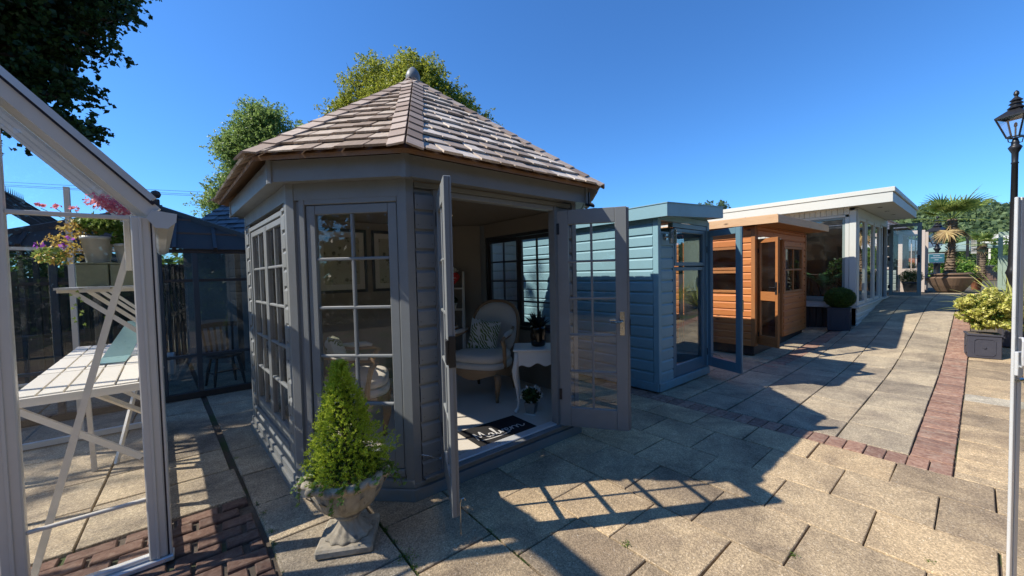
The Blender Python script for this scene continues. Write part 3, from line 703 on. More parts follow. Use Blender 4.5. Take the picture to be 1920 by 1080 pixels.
def hips(EV, APX, idx, m, parent, single, ex=0.155, w=0.10, lift=0.042, name='hip_shingle', n0=0, stop=0.93, ln_k=1.3):
    k = len(EV); rest = MB()
    for i in idx:
        E = EV[i]; d = (APX-E); Lh = d.length; d.normalize()
        for side in (0, 1):
            O = EV[(i+1) % k] if side == 0 else EV[i-1]
            u = (O-E).normalized(); n = (u.cross(APX-E)).normalized()
            if n.z < 0: n = -n
            s = (u - d*u.dot(d)).normalized()                     # across the hip, in the face
            hx = Matrix(((d.x, s.x, n.x, E.x), (d.y, s.y, n.y, E.y), (d.z, s.z, n.z, E.z), (0, 0, 0, 1)))
            exh = ex*Lh/((APX-E).length); a = -0.05
            exh = 0.168
            while a < Lh*stop:
                ln = exh*ln_k; ww = w*R.uniform(0.94, 1.06); ww = min(ww, max(0.04, (Lh-a)*0.42)); th = 0.012
                t = lambda x: lift + 0.012*(1-(x-a)/ln)
                sk = 0.0
                V = [(a, -0.004, t(a)), (a+ln, -0.004, t(a+ln)), (a+ln, ww, t(a+ln)-0.006), (a+sk, ww, t(a)-0.006)]
                V = [(p[0], p[1], p[2]-th) for p in V]+V
                Fc = [(3, 2, 1, 0), (4, 5, 6, 7), (0, 1, 5, 4), (1, 2, 6, 5), (2, 3, 7, 6), (3, 0, 4, 7)]
                if side == 1: pass
                cxm = (a+ln/2, ww/2, lift)
                if single:
                    # grain runs along the slope
                    Mo = hx @ Matrix.Translation(cxm); me = mesh_from([(p[0]-cxm[0], p[1]-cxm[1], p[2]-cxm[2]) for p in V], Fc, m)
                    o = link(bpy.data.objects.new(name, me), parent, Mo); fix_normals(o)
                else: rest.poly([hx @ Vector(p) for p in V], Fc)
                a += exh
    if rest.V: fix_normals(stuff(rest.build(name, m, parent)))
HIPM = m_shingle('hip_shingle_cedar', (0.42, 0.33, 0.265), (0.54, 0.47, 0.41))
hips(EV, APX, (0, 1, 2, 3), HIPM, SH, True); hips(EV, APX, (4, 5, 6, 7), HIPM, SH, False)
# cap and egg finial
mb = MB(); r1, zc = 0.235, 3.50
ring = lambda r, z, o=(0, 0): [(APX.x+r*math.cos(math.pi/8+math.pi/4*j), APX.y+r*math.sin(math.pi/8+math.pi/4*j), z) for j in range(8)]
V = ring(0.255, zc)+ring(0.26, zc+0.022)+ring(0.075, zc+0.125)
mb.poly(V, [tuple(range(7, -1, -1)), tuple(range(16, 24))]+[(j, (j+1) % 8, (j+1) % 8+8, j+8) for j in range(8)]+[(j+8, (j+1) % 8+8, (j+1) % 8+16, j+16) for j in range(8)])
mb.build('roof_cap', GREY, SH)
mb = MB(); mb.lathe([(0.02, 0)]+[(0.076*math.sin(math.pi*(0.1+0.9*t))**0.8*(1.0 if t < .5 else 1), 0.215*t) for t in [i/14 for i in range(14)]]+[(0.0005, 0.212)], (APX.x, APX.y, zc+0.118), 24)
mb.build('finial', GREY, SH, smooth=True)
# --- doors
def door_leaf(hinge, tip, name_label, side):
    """leaf frame from hinge to tip; x runs along the leaf"""
    F = fr(hinge, tip); W = (Vector(tip)-Vector(hinge)).length
    y0 = -0.022 if side > 0 else -0.022
    rzs = [0.155+0.175+i*(1.985-0.33)/5 for i in range(6)]
    d = sash(F, 0.0, W, 0.155, 2.115, 2, 5, GREY, SH, y0, 0.044, 0.098, 0.13, 0.175, 0.020, name='door', rowz=None, label=name_label)
    return F, W, d
Fl, Wl, dl = door_leaf((1.345, 2.44), (1.105, 1.905), 'left door leaf standing open edge on', 1)
Fr_, Wr, dr = door_leaf((2.545, 2.44), (2.885, 1.945), 'right door leaf folded open with long steel handle plate', -1)
box('rebate_strip', Fl, Wl+0.0005, Wl+0.012, -0.022, 0.004, 0.16, 2.11, GREY, dl); box('rebate_strip', Fr_, Wr+0.0005, Wr+0.014, -0.004, 0.022, 0.16, 2.11, GREY, dr)
box('meeting_strip', Fr_, Wr-0.012, Wr+0.02, 0.0225, 0.036, 0.155, 2.115, GREY, dr)
box('lock_plate', Fl, Wl+0.0125, Wl+0.017, -0.02, 0.02, 1.03, 1.21, BLACK, dl); box('lock_box', Fl, Wl-0.03, Wl+0.03, -0.035, -0.023, 1.05, 1.19, BLACK, dl)
box('lock_plate', Fr_, Wr+0.0205, Wr+0.024, 0.0, 0.03, 1.0, 1.14, BLACK, dr)
def lever(F, x, z, yface, sgn, parent, m=STEEL, L=0.11):
    mb = MB(); mb.box(x-0.02, x+0.02, yface, yface+0.005*sgn, z-0.12, z+0.09, F, 0.002)
    p = F @ Vector((x, yface, z)); n = (F.to_3x3() @ Vector((0, sgn, 0))); xx = (F.to_3x3() @ Vector((1, 0, 0)))
    mb.tube([p, p+n*0.035, p+n*0.047-xx*0.015, p+n*0.048-xx*0.06, p+n*0.046-xx*L], [0.009, 0.009, 0.010, 0.009, 0.007], 8)
    mb.tube([p+n*0.006-Vector((0, 0, 0.075)), p+n*0.008-Vector((0, 0, 0.075))], 0.009, 10)
    return mb.build('handle', m, parent)
lever(Fr_, Wr-0.045, 1.12, -0.0225, -1, dr)
lever(Fr_, Wr-0.045, 1.12, 0.0365, 1, dr)
for z in (0.4, 1.9):
    box('hinge', Fl, -0.006, 0.02, -0.028, -0.0222, z, z+0.1, BLACK, dl, 0.001); box('hinge', Fr_, -0.006, 0.02, -0.028, -0.0222, z, z+0.1, BLACK, dr, 0.001)
# drop bolt rod, cabin hook, hooks at the head
mb = MB(); p = Fl @ Vector((Wl-0.02, 0.026, 0.0)); mb.tube([p+Vector((0, 0, 0.03)), p+Vector((0, 0, 0.22)), p+Vector((0.006, -0.004, 0.245)), p+Vector((0.02, -0.012, 0.25)), p+Vector((0.026, -0.016, 0.235))], 0.0035, 6); mb.build('drop_bolt', STEEL, dl)
mb = MB(); mb.tube([(1.15, 2.462, 0.30), (1.155, 2.44, 0.315), (1.20, 2.425, 0.30), (1.27, 2.40, 0.262), (1.285, 2.40, 0.268)], 0.004, 6); mb.build('cabin_hook', STEEL, SH)
mb = MB(); mb.tube([(1.36, 2.36, 2.14), (1.36, 2.36, 1.98), (1.365, 2.355, 1.965), (1.385, 2.345, 1.96), (1.395, 2.34, 1.975)], 0.003, 6); mb.build('top_hook', STEEL, SH)
mb = MB(); mb.tube([(1.36, 2.36, 2.16), (1.362, 2.36, 2.03)], 0.006, 6); mb.build('spring', BLACK, SH)
mb = MB(); mb.tube([(2.86, 2.33, 2.19), (2.86, 2.33, 2.30)], 0.008, 8); mb.tube([(2.83, 2.35, 2.19), (2.90, 2.30, 2.17)], 0.012, 8); mb.build('door_stay', BLACK, SH)

# nail heads showing on the cladding and frames
def nails(F, xs, zs, d, parent, m, r=0.004):
    mb = MB()
    for x in xs:
        for z in zs:
            p = F @ Vector((x+R.uniform(-.003, .003), d, z+R.uniform(-.004, .004))); n = (F.to_3x3() @ Vector((0, -1, 0))); mb.tube([p+n*0.0005, p+n*0.0022], r, 6)
    return stuff(mb.build('nail_heads', m, parent))
NAIL = m_plain('painted_nail', (0.09, 0.09, 0.09), 0.5)
zz_ = [0.128+0.135*i+0.03 for i in range(15)]
L = wlen('C'); nails(FRM['C'], (0.075, 0.18, L-0.22, L-0.075), zz_, -0.022, SH, NAIL)
# ------------------------------------------------------------------ inside the octagon
def ribbon(mb, pts, w, F, th=0.002):
    """flat pen stroke in the x-y plane of F"""
    P = [Vector((p[0], p[1])) for p in pts]
    for i, (a, b) in enumerate(zip(P, P[1:])):
        d = b-a
        if d.length < 1e-6: continue
        d.normalize(); n = Vector((-d.y, d.x))*w/2; a2 = a-d*w*0.3; b2 = b+d*w*0.3; z = th + i*1e-5
        mb.poly([F @ Vector((*(a2-n), z)), F @ Vector((*(b2-n), z)), F @ Vector((*(b2+n), z)), F @ Vector((*(a2+n), z))], [(0, 1, 2, 3)])
def spl(pts, k=5):
    out = []
    for i in range(len(pts)-1):
        p0 = pts[max(i-1, 0)]; p1 = pts[i]; p2 = pts[i+1]; p3 = pts[min(i+2, len(pts)-1)]
        for j in range(k):
            t = j/k; out.append(tuple(0.5*((2*b)+(-a+c_)*t+(2*a-5*b+4*c_-d)*t*t+(-a+3*b-3*c_+d)*t**3) for a, b, c_, d in zip(p0, p1, p2, p3)))
    out.append(pts[-1]); return out
MATB = m_plain('black_coir', (0.012, 0.011, 0.011), 0.95, 0, 0.3, 0.6, 200)
MATW = m_plain('mat_lettering', (0.55, 0.53, 0.50), 0.9, 0, 0.1, 0.4, 150)
T = thing('door_mat', 'black rectangular door mat with white script lettering inside the doorway', 'door mat', (2.1, 2.79, FLZ+0.013), math.radians(-1.5))
FM = Matrix.Translation((2.1, 2.79, FLZ+0.013)) @ Matrix.Rotation(math.radians(-1.5), 4, 'Z')
box('mat_base', FM, -0.32, 0.32, -0.215, 0.215, 0, 0.010, MATB, T, 0.003)
mb = MB(); FT = FM @ Matrix.Translation((-0.27, -0.07, 0.0105))
S = 0.15
words = [[(0.0, 0.02), (0.06, 0.5), (0.12, 0.98), (0.17, 0.5), (0.24, 0.3), (0.36, 0.8), (0.42, 0.98), (0.44, 0.4), (0.50, 0.03), (0.56, 0.05)],
         [(0.78, 0.42), (0.68, 0.45), (0.60, 0.25), (0.64, 0.04), (0.74, 0.08), (0.80, 0.42), (0.80, 0.1), (0.88, 0.05), (0.98, 0.45), (1.03, 0.95), (0.97, 1.0), (0.95, 0.4), (1.0, 0.03), (1.12, 0.12), (1.16, 0.42), (1.22, 0.05), (1.34, 0.42), (1.42, 0.38)],
         [(1.42, 0.2), (1.56, 0.25), (1.58, 0.42), (1.48, 0.44), (1.44, 0.2), (1.52, 0.03), (1.66, 0.1), (1.74, 0.42), (1.76, 0.05), (1.80, 0.32), (1.92, 0.44), (2.0, 0.36)],
         [(2.0, 0.42), (2.02, 0.04), (2.06, 0.30), (2.16, 0.44), (2.22, 0.3), (2.22, 0.06), (2.34, 0.08), (2.45, 0.25)],
         [(0.1, -0.12), (0.5, -0.22), (1.1, -0.22), (1.5, -0.1)]]
words.append([(2.50, 0.42), (2.52, 0.05), (2.56, 0.3), (2.66, 0.44), (2.70, 0.05), (2.74, 0.3), (2.84, 0.44), (2.90, 0.06), (3.02, 0.1)]) if False else None
for wd in words: mb = MB(); ribbon(mb, spl([(a*S*1.45, b*S) for a, b in wd]), 0.013, FT); mb.build('letter_stroke', MATW, T)
# armchair: built once at the origin, front towards -Y
LEAFPRINT = None
def m_print():
    t = NT('palm_print_cotton'); v = t.coord((1, 1, 1)); w = t.n('ShaderNodeTexWave'); w.wave_type = 'BANDS'; w.bands_direction = 'DIAGONAL'
    w.inputs['Scale'].default_value = 14; w.inputs['Distortion'].default_value = 9; w.inputs['Detail'].default_value = 2; w.inputs['Detail Scale'].default_value = 0.9; t.l(v, w.inputs['Vector'])
    big = t.noise(v, 6, 2, 0.4); f = t.math('MULTIPLY', w.outputs['Fac'], t.ramp(big, [(0.42, (0, 0, 0)), (0.5, (1, 1, 1))]))
    g = t.mix(t.noise(v, 9, 2), (0.07, 0.10, 0.03), (0.22, 0.26, 0.06)); t.col(t.mix(t.ramp(f, [(0.35, (0, 0, 0)), (0.5, (1, 1, 1))]), (0.62, 0.60, 0.52), g)); t.rough(0.9); return t.m
PRINT = m_print()
def pillow(mb, w, h, t, F, n=10, puff=1.0, corner=0.12):
    V = []; Fc = []
    for s in (-1, 1):
        for j in range(n+1):
            for i in range(n+1):
                u = 2*i/n-1; v = 2*j/n-1; e = max(0, (1-u**4))*max(0, (1-v**4)); k = 1-corner*(u*u)*(v*v)*0.9
                pin = 1 - 0.05*((1-abs(u))*abs(v)+(1-abs(v))*abs(u))
                V.append(F @ Vector((u*w/2*pin, s*t/2*(e**0.5)*puff, v*h/2*pin)))
    N = (n+1)*(n+1)
    for s in (0, 1):
        for j in range(n):
            for i in range(n):
                a = s*N+j*(n+1)+i; q = (a, a+1, a+n+2, a+n+1); Fc.append(q if s == 0 else q[::-1])
    mb.poly(V, Fc); return mb
def arm_chair(name, label, loc, rz, group=None):
    t = thing(name, label, 'armchair', loc, rz, group); M = WM[t.name] @ Matrix.Scale(1.08, 4)
    # seat rail with a wavy lower edge
    mb = MB(); n = 16
    ring = []
    for i in range(40):
        a = 2*math.pi*i/40; ca, sa = math.cos(a), math.sin(a); r = 1/((abs(ca)**3.2+abs(sa)**3.2)**(1/3.2)); x = 0.325*ca*r; y = 0.30*sa*r
        if y > 0: x *= 1-0.18*y/0.3
        ring.append((x, y))
    k = len(ring); lowz = [0.255+0.03*math.cos(4*2*math.pi*i/40+math.pi) for i in range(k)]
    V = [(x, y, z) for (x, y), z in zip(ring, lowz)]+[(x, y, 0.335) for x, y in ring]+[(x*0.93, y*0.93, 0.335) for x, y in ring]+[(x*0.93, y*0.93, z) for (x, y), z in zip(ring, lowz)]
    mb.poly([M @ Vector(v) for v in V], [(j+a*k, (j+1) % k+a*k, (j+1) % k+((a+1) % 4)*k, j+((a+1) % 4)*k) for a in range(4) for j in range(k)])
    mb.build('seat_rail', CHAIRWOOD, t, M=M)
    mb = MB(); V = []; pr = [(0.9, 0.30), (0.985, 0.338), (1.0, 0.36), (0.985, 0.385), (0.93, 0.395)]
    V = [(x*s, y*s, z) for s, z in pr for x, y in ring]; mb.poly([M @ Vector(v) for v in V], [(a*k+j, a*k+(j+1) % k, (a+1)*k+(j+1) % k, (a+1)*k+j) for a in range(len(pr)-1) for j in range(k)]+[tuple(4*k+j for j in range(k))]); mb.build('seat', FABRIC, t, smooth=True, M=M)
    mb = MB(); pr = [(0.90, 0.396), (0.965, 0.41), (0.985, 0.44), (0.965, 0.47), (0.88, 0.487), (0.6, 0.50), (0.2, 0.505)]
    V = [(x*s*0.98, y*s*0.95-0.01, z) for s, z in pr for x, y in ring]; mb.poly([M @ Vector(v) for v in V], [(a*k+j, a*k+(j+1) % k, (a+1)*k+(j+1) % k, (a+1)*k+j) for a in range(len(pr)-1) for j in range(k)]+[tuple(6*k+j for j in range(k))]); mb.build('seat_cushion', FABRIC, t, smooth=True, M=M)
    for sx in (-1, 1):
        mb = MB(); mb.tube([M @ Vector(p) for p in [(sx*0.285, -0.26, 0.29), (sx*0.30, -0.275, 0.22), (sx*0.285, -0.262, 0.12), (sx*0.272, -0.25, 0.05), (sx*0.275, -0.255, 0.0)]], [0.04, 0.038, 0.027, 0.018, 0.02], 10); mb.build('leg', CHAIRWOOD, t, True, M)
        mb = MB(); mb.tube([M @ Vector(p) for p in [(sx*0.225, 0.24, 0.30), (sx*0.23, 0.27, 0.15), (sx*0.235, 0.31, 0.0)]], [0.034, 0.026, 0.018], 8); mb.build('leg', CHAIRWOOD, t, True, M)
        mb = MB(); mb.tube([M @ Vector(p) for p in [(sx*0.305, -0.12, 0.33), (sx*0.315, -0.13, 0.45), (sx*0.325, -0.16, 0.58), (sx*0.325, -0.20, 0.635), (sx*0.32, -0.16, 0.655), (sx*0.30, 0.05, 0.665), (sx*0.26, 0.25, 0.72)]], [0.028, 0.022, 0.024, 0.03, 0.024, 0.02, 0.02], 10); mb.build('arm', CHAIRWOOD, t, True, M)
        mb = MB(); mb.tube([M @ Vector(p) for p in [(sx*0.322, -0.14, 0.672), (sx*0.318, -0.08, 0.688), (sx*0.305, 0.05, 0.69), (sx*0.285, 0.14, 0.70)]], [0.02, 0.03, 0.03, 0.018], 10); mb.build('arm_pad', FABRIC, t, True, M)
    # oval padded back in a moulded frame, leaning back
    BK = M @ Matrix.Translation((0, 0.27, 0.40)) @ Matrix.Rotation(math.radians(-13), 4, 'X')
    outl = []
    for i in range(41):
        a = math.radians(-32+244*i/40); r = 1/((abs(math.cos(a))**2.5+abs(math.sin(a))**2.5)**(1/2.5)); outl.append((0.30*math.cos(a)*r, 0.30+0.33*math.sin(a)*r+(0.02*math.cos(3*a) if False else 0)))
    mb = MB(); mb.tube([BK @ Vector((x, 0.03*(x/0.3)**2*-1, z)) for x, z in outl]+[BK @ Vector((outl[0][0]*0+0.25*math.cos(math.radians(212-0)), 0, 0.12))][:0], 0.022, 8); mb.build('back_frame', CHAIRWOOD, t, True, M)
    mb = MB(); V = []; lay = [(1.0, -0.005), (0.96, -0.03), (0.8, -0.045), (0.4, -0.055)]
    full = [(0.285*math.cos(2*math.pi*i/32)/((abs(math.cos(2*math.pi*i/32))**2.5+abs(math.sin(2*math.pi*i/32))**2.5)**0.4), 0.315*math.sin(2*math.pi*i/32)/((abs(math.cos(2*math.pi*i/32))**2.5+abs(math.sin(2*math.pi*i/32))**2.5)**0.4)) for i in range(32)]
    for s in (-1, 1):
        b0 = len(V); V += [BK @ Vector((x*q, (yy_ if s < 0 else -yy_*0.5)-0.03*(x*q/0.3)**2, 0.30+z*q)) for q, yy_ in lay for x, z in full]
    Fc = []
    for s in (0, 1):
        b0 = s*4*32
        for a in range(3): Fc += [tuple(b0+i for i in ((a*32+j, a*32+(j+1) % 32, (a+1)*32+(j+1) % 32, (a+1)*32+j) if s else (a*32+j, (a+1)*32+j, (a+1)*32+(j+1) % 32, a*32+(j+1) % 32))) for j in range(32)]
        Fc.append(tuple(b0+96+j for j in (range(32) if s else range(31, -1, -1))))
    mb.poly(V, Fc).build('back_pad', FABRIC, t, True, M)
    return t
AC = arm_chair('armchair', 'upholstered oak armchair behind the white side table, leaf print cushion on it', (2.66, 3.82, FLZ+0.012), math.radians(-62), 'pale upholstered armchairs')
AC2 = arm_chair('armchair', 'upholstered oak armchair seen through the window behind the stone urn', (1.13, 3.80, FLZ+0.012), math.radians(68), 'pale upholstered armchairs')
def cushion(label, loc, rz, lean):
    M = Matrix.Translation(loc) @ Matrix.Rotation(rz, 4, 'Z') @ Matrix.Rotation(lean, 4, 'X') @ Matrix.Rotation(0.12, 4, 'Y')
    o = pillow(MB(), 0.40, 0.40, 0.15, M).build('cushion', PRINT, None, True, M); tag(o, label, 'cushion', 'palm leaf print cushions')
cushion('square palm leaf print cushion leaning on the back of the chair by the side table', (2.72, 3.90, 0.80), math.radians(-58), math.radians(-14))
cushion('palm leaf print cushion on the chair seen through the window behind the urn', (1.0, 3.84, 0.82), math.radians(72), math.radians(-18))
# side table with cabriole legs
T = thing('side_table', 'white side table with curved cabriole legs and scalloped apron', 'side table', (2.84, 3.005, FLZ+0.012), math.radians(-42)); M = WM[T.name]
H_ = 0.66
box('table_top', M, -0.29, 0.29, -0.20, 0.20, H_-0.022, H_, WHITE, T, 0.008)
def apron(F, L, m, parent):
    pts = [(-L/2, H_-0.024), (-L/2, H_-0.19)]+[(-L/2+L*i/24, H_-0.19+0.016*math.sin(2*math.pi*3*i/24)+0.03*math.sin(math.pi*i/24)) for i in range(1, 24)]+[(L/2, H_-0.19), (L/2, H_-0.024)]
    fix_normals(MB().prism(pts, 0, 0.016, F).build('apron', m, parent))
apron(M @ Matrix.Translation((0, -0.18, 0)), 0.5, WHITE, T); apron(M @ Matrix.Translation((0, 0.165, 0)), 0.5, WHITE, T)
for s in (-1, 1): apron(M @ Matrix.Translation((s*0.262, 0, 0)) @ Matrix.Rotation(math.pi/2, 4, 'Z'), 0.33, WHITE, T)
for sx in (-1, 1):
    for sy in (-1, 1):
        dx, dy = sx*0.255, sy*0.165; mb = MB()
        mb.tube([M @ Vector((dx+sx*a, dy+sy*a, z)) for a, z in ((0, H_-0.03), (0.004, 0.52), (0.022, 0.44), (0.018, 0.36), (0.0, 0.24), (-0.014, 0.12), (-0.004, 0.045), (0.018, 0.015), (0.022, 0.0))], [0.024, 0.028, 0.032, 0.026, 0.019, 0.014, 0.013, 0.02, 0.018], 10); mb.build('leg', WHITE, T, True, M)
# dark vase with spiky plant
T = thing('vase', 'glossy black glass vase holding a dark spiky plant on the side table', 'vase', (2.83, 3.03, FLZ+0.012+H_)); M = WM[T.name]
BG = m_plain('black_glass', (0.01, 0.008, 0.006), 0.06, 0.0, 0.1, 0.0)
mb = MB(); mb.lathe([(0.05, 0.0), (0.075, 0.01), (0.085, 0.05), (0.085, 0.19), (0.080, 0.215), (0.074, 0.215), (0.076, 0.19), (0.07, 0.12)], (2.83, 3.03, FLZ+0.012+H_), 24, cap=True); mb.build('vase_body', BG, T, True)
def blades(name, c, n, L, w, m, parent, seed, spread=1.0, droop=0.5, up0=0.6, seg=5, M=None, Lvar=0.3, keel=0.25):
    rg = random.Random(seed); mb = MB()
    for i in range(n):
        a = rg.uniform(0, 2*math.pi); tilt = spread*rg.uniform(0.1, 1.0); ln = L*(1-rg.uniform(0, Lvar)); p = Vector(c)+Vector((math.cos(a), math.sin(a), 0))*rg.uniform(0, 0.02)*L*2
        d = Vector((math.cos(a)*tilt, math.sin(a)*tilt, up0+rg.uniform(0, 0.4))).normalized(); sdir = Vector((-math.sin(a), math.cos(a), 0)); V = []
        for j in range(seg+1):
            t = j/seg; ww = w*(0.55+0.45*math.sin(math.pi*min(1, t*1.3)))*(1-t**3)+0.0005; n_ = d.cross(sdir)
            V += [p-sdir*ww/2, p+n_*ww*keel, p+sdir*ww/2]; p = p+d*(ln/seg); d = (d+Vector((0, 0, -droop/seg*(0.5+t)*tilt))).normalized()
        Fc = []
        for j in range(seg): Fc += [(3*j, 3*j+1, 3*j+4, 3*j+3), (3*j+1, 3*j+2, 3*j+5, 3*j+4)]
        mb.poly(V, Fc)
    return mb.build(name, m, parent, M=M)
blades('leaf', (2.83, 3.03, 0.96), 34, 0.22, 0.055, LEAFM['black'], T, 4, 1.1, 0.35, 0.55)
# small flower pot on the floor
T = thing('flower_pot', 'small pot of white flowers on the floor under the side table', 'flower pot', (2.62, 2.93, FLZ+0.012))
FM = Matrix.Translation((2.62, 2.93, FLZ+0.012)) @ Matrix.Rotation(0.5, 4, 'Z')
mb = MB(); V = []
for s, z in ((0.042, 0.0), (0.058, 0.12), (0.052, 0.12), (0.048, 0.09)): V += [FM @ Vector((a*s, b*s, z)) for a, b in ((-1, -1), (1, -1), (1, 1), (-1, 1))]
mb.poly(V, [(3, 2, 1, 0)]+[(a*4+j, a*4+(j+1) % 4, (a+1)*4+(j+1) % 4, (a+1)*4+j) for a in range(3) for j in range(4)]+[(12, 13, 14, 15)]); mb.build('pot', m_plain('zinc_pot', (0.24, 0.22, 0.19), 0.6), T)
box('saucer', FM, -0.06, 0.06, -0.06, 0.06, -0.0, 0.008, WHITE, T)
P, D_ = clump_points([(2.62, 2.93, FLZ+0.20, 0.10, 0.10, 0.075)], 700, 21, 0.3); leaf_cloud('leaf', P, D_, 0.032, LEAFM['indoor'], T, 5, 0.6, 0.3)
P, D_ = clump_points([(2.62, 2.93, FLZ+0.215, 0.11, 0.11, 0.085)], 26, 22, 0.95); P2 = np.repeat(P, 7, 0)+np.random.default_rng(2).normal(0, 0.008, (26*7, 3)); leaf_cloud('flower', P2, None, 0.022, LEAFM['whitef'], T, 6, 0.9)
# ladder shelf against the back corner
SF = Matrix.Translation((2.86, 4.98, FLZ+0.012)) @ Matrix.Rotation(math.radians(-38), 4, 'Z')
T = thing('ladder_shelf', 'white ladder shelf with pots and books in the back corner', 'shelf', (2.86, 4.98, FLZ+0.012), math.radians(-38))
for s in (-1, 1):
    mb = MB(); mb.bar(SF @ Vector((s*0.22, -0.22, 0)), SF @ Vector((s*0.22, 0.02, 1.50)), 0.025, 0.035); mb.build('upright', WHITE, T)
    mb = MB(); mb.bar(SF @ Vector((s*0.22, 0.06, 0)), SF @ Vector((s*0.22, 0.06, 1.50)), 0.02, 0.02); mb.build('upright', WHITE, T)
SHZ = [0.30, 0.62, 0.93, 1.24]
for z in SHZ: box('shelf_board', SF, -0.215, 0.215, -0.20+0.16*z/1.24, 0.05, z, z+0.022, WHITE, T)
# red heart shaped box with writing, standing on the top shelf
RED = m_plain('red_card', (0.50, 0.015, 0.02), 0.5, 0, 0.08, 0.05)
hf = SF @ Matrix.Translation((0.05, -0.03, 1.262+0.02))
T = thing('heart_gift_box', 'red heart shaped gift box with white writing, white flowers on top, on the shelf', 'gift box', (hf.translation.x, hf.translation.y, hf.translation.z-0.02))
hp = []
for i in range(40):
    a = 2*math.pi*i/40; hp.append((0.0085*16*math.sin(a)**3*0.9, 0.11+0.0085*(13*math.cos(a)-5*math.cos(2*a)-2*math.cos(3*a)-math.cos(4*a))*0.95))
hp = [(x, max(z, 0.0)) for x, z in hp]
fix_normals(MB().prism(hp, -0.045, 0.045, hf).build('box_body', RED, T))
WH = m_plain('white_print', (0.8, 0.8, 0.78), 0.6)
mb = MB(); TF = hf @ Matrix.Translation((0, -0.0465, 0)) @ Matrix.Rotation(math.pi/2, 4, 'X')
for line in ([[(-0.075, 0.155), (-0.075, 0.18)], [(-0.055, 0.175), (-0.05, 0.18)], [(-0.045, 0.155), (-0.04, 0.168), (-0.032, 0.16), (-0.026, 0.168), (-0.02, 0.155)], [(0.005, 0.16), (0.015, 0.168), (0.02, 0.156), (0.03, 0.168), (0.04, 0.156)]],
             [[(-0.09+0.012*i, 0.122+0.008*(i % 2)) for i in range(15)]], [[(-0.06, 0.09), (0.055, 0.09)]], [[(-0.045, 0.078), (0.045, 0.078)]], [[(-0.025+0.008*i, 0.04+0.006*(i % 2)) for i in range(7)]]):
    for seg in line: ribbon(mb, spl(seg, 3) if len(seg) > 2 else seg, 0.0045, TF, 0.001)
mb.build('writing', WH, T)
hc = hf @ Vector((0.02, 0, 0.235)); P, D_ = clump_points([(hc.x, hc.y, hc.z, 0.09, 0.05, 0.045)], 150, 33, 0.4); leaf_cloud('flower', P, None, 0.035, LEAFM['whitef'], T, 8, 0.5)
def small_pot(loc, r, h, m, label, leafm=None, seed=1, n=260, spread=1.3, cat='flower pot', lz=0.1, name='plant_pot', leafsize=0.03, group=None):
    T = thing(name, label, cat, loc, group=group); mb = MB(); mb.lathe([(r*0.7, 0), (r*0.72, 0.004), (r*0.97, h*0.86), (r*1.05, h*0.87), (r*1.05, h), (r*0.92, h), (r*0.9, h*0.85)], loc, 20); mb.build('pot', m, T, True)
    if leafm: P, D_ = clump_points([(loc[0], loc[1], loc[2]+h+lz*0.55, r*spread, r*spread, lz)], n, seed, 0.2); leaf_cloud('foliage', P, D_, leafsize, leafm, T, seed, 0.5, 0.2)
    return T
TERRA = m_plain('terracotta', (0.40, 0.16, 0.08), 0.85, 0, 0.2, 0.2, 15)
p = SF @ Vector((0.08, -0.06, 0.93+0.0225)); small_pot(tuple(p), 0.05, 0.09, WHITE, 'small white pot with trailing plant on the ladder shelf', LEAFM['indoor'], 41, lz=0.06)
for i, z in enumerate((0.62,)):
    for j in range(4):
        o = box('book', SF, 0.0, 0.15-0.01*j, -0.1, 0.02, z+0.0225+0.02*j, z+0.041+0.02*j, [BROWNWOOD, CHAIRWOOD, WHITE, CHAIRWOOD][j], None, 0.002)
        tag(o, ['brown book at the bottom of the pile on the ladder shelf', 'tan book second from the bottom of the pile on the ladder shelf', 'white book in the pile on the ladder shelf', 'tan book on top of the pile on the ladder shelf'][j], 'book', 'books piled on the ladder shelf')
p = SF @ Vector((-0.08, -0.08, 0.30+0.0225)); small_pot(tuple(p), 0.06, 0.11, BROWNWOOD, 'dark brown pot on the lowest board of the ladder shelf', LEAFM['indoor'], 42, lz=0.05)
# framed botanical prints on the far wall
def m_botanical():
    t = NT('botanical_print'); v = t.coord((1, 1, 1), rnd=False); vo = t.n('ShaderNodeTexVoronoi'); vo.inputs['Scale'].default_value = 16; t.l(v, vo.inputs['Vector'])
    g = t.noise(v, 7, 3, 0.6); f = t.math('MULTIPLY', t.ramp(vo.outputs['Distance'], [(0.3, (1, 1, 1)), (0.5, (0, 0, 0))]), t.ramp(g, [(0.5, (0, 0, 0)), (0.58, (1, 1, 1))]))
    t.col(t.mix(f, (0.50, 0.46, 0.34), (0.12, 0.11, 0.07))); t.rough(0.6); return t.m
BOT = m_botanical()
for x0, x1, lab in ((1.16, 1.80, 'wide dark framed botanical print on the far wall, seen through the left panes'), (1.87, 2.42, 'dark framed botanical print on the far wall, right of the wider print')):
    T = thing('framed_print', lab, 'picture', ((x0+x1)/2, 5.3, 1.36), group='framed botanical prints')
    Fp = fr((x0, 5.312), (x1, 5.312)); w = x1-x0
    box('backing', Fp, 0.03, w-0.03, 0.0, 0.01, 1.40, 2.16, WHITE, T, 0); box('print', Fp, 0.10, w-0.10, -0.003, -0.001, 1.47, 2.09, BOT, T, 0)
    for a in ((0, 0.035, 1.36, 2.20), (w-0.035, w, 1.36, 2.20)): box('frame', Fp, a[0], a[1], -0.015, 0.012, a[2], a[3], DARKP, T, 0.003)
    for z in (1.36, 2.165): box('frame', Fp, 0.036, w-0.036, -0.014, 0.011, z, z+0.035, DARKP, T, 0.003)
    box('pane', Fp, 0.036, w-0.036, -0.010, -0.008, 1.396, 2.164, GLASS, T, 0)
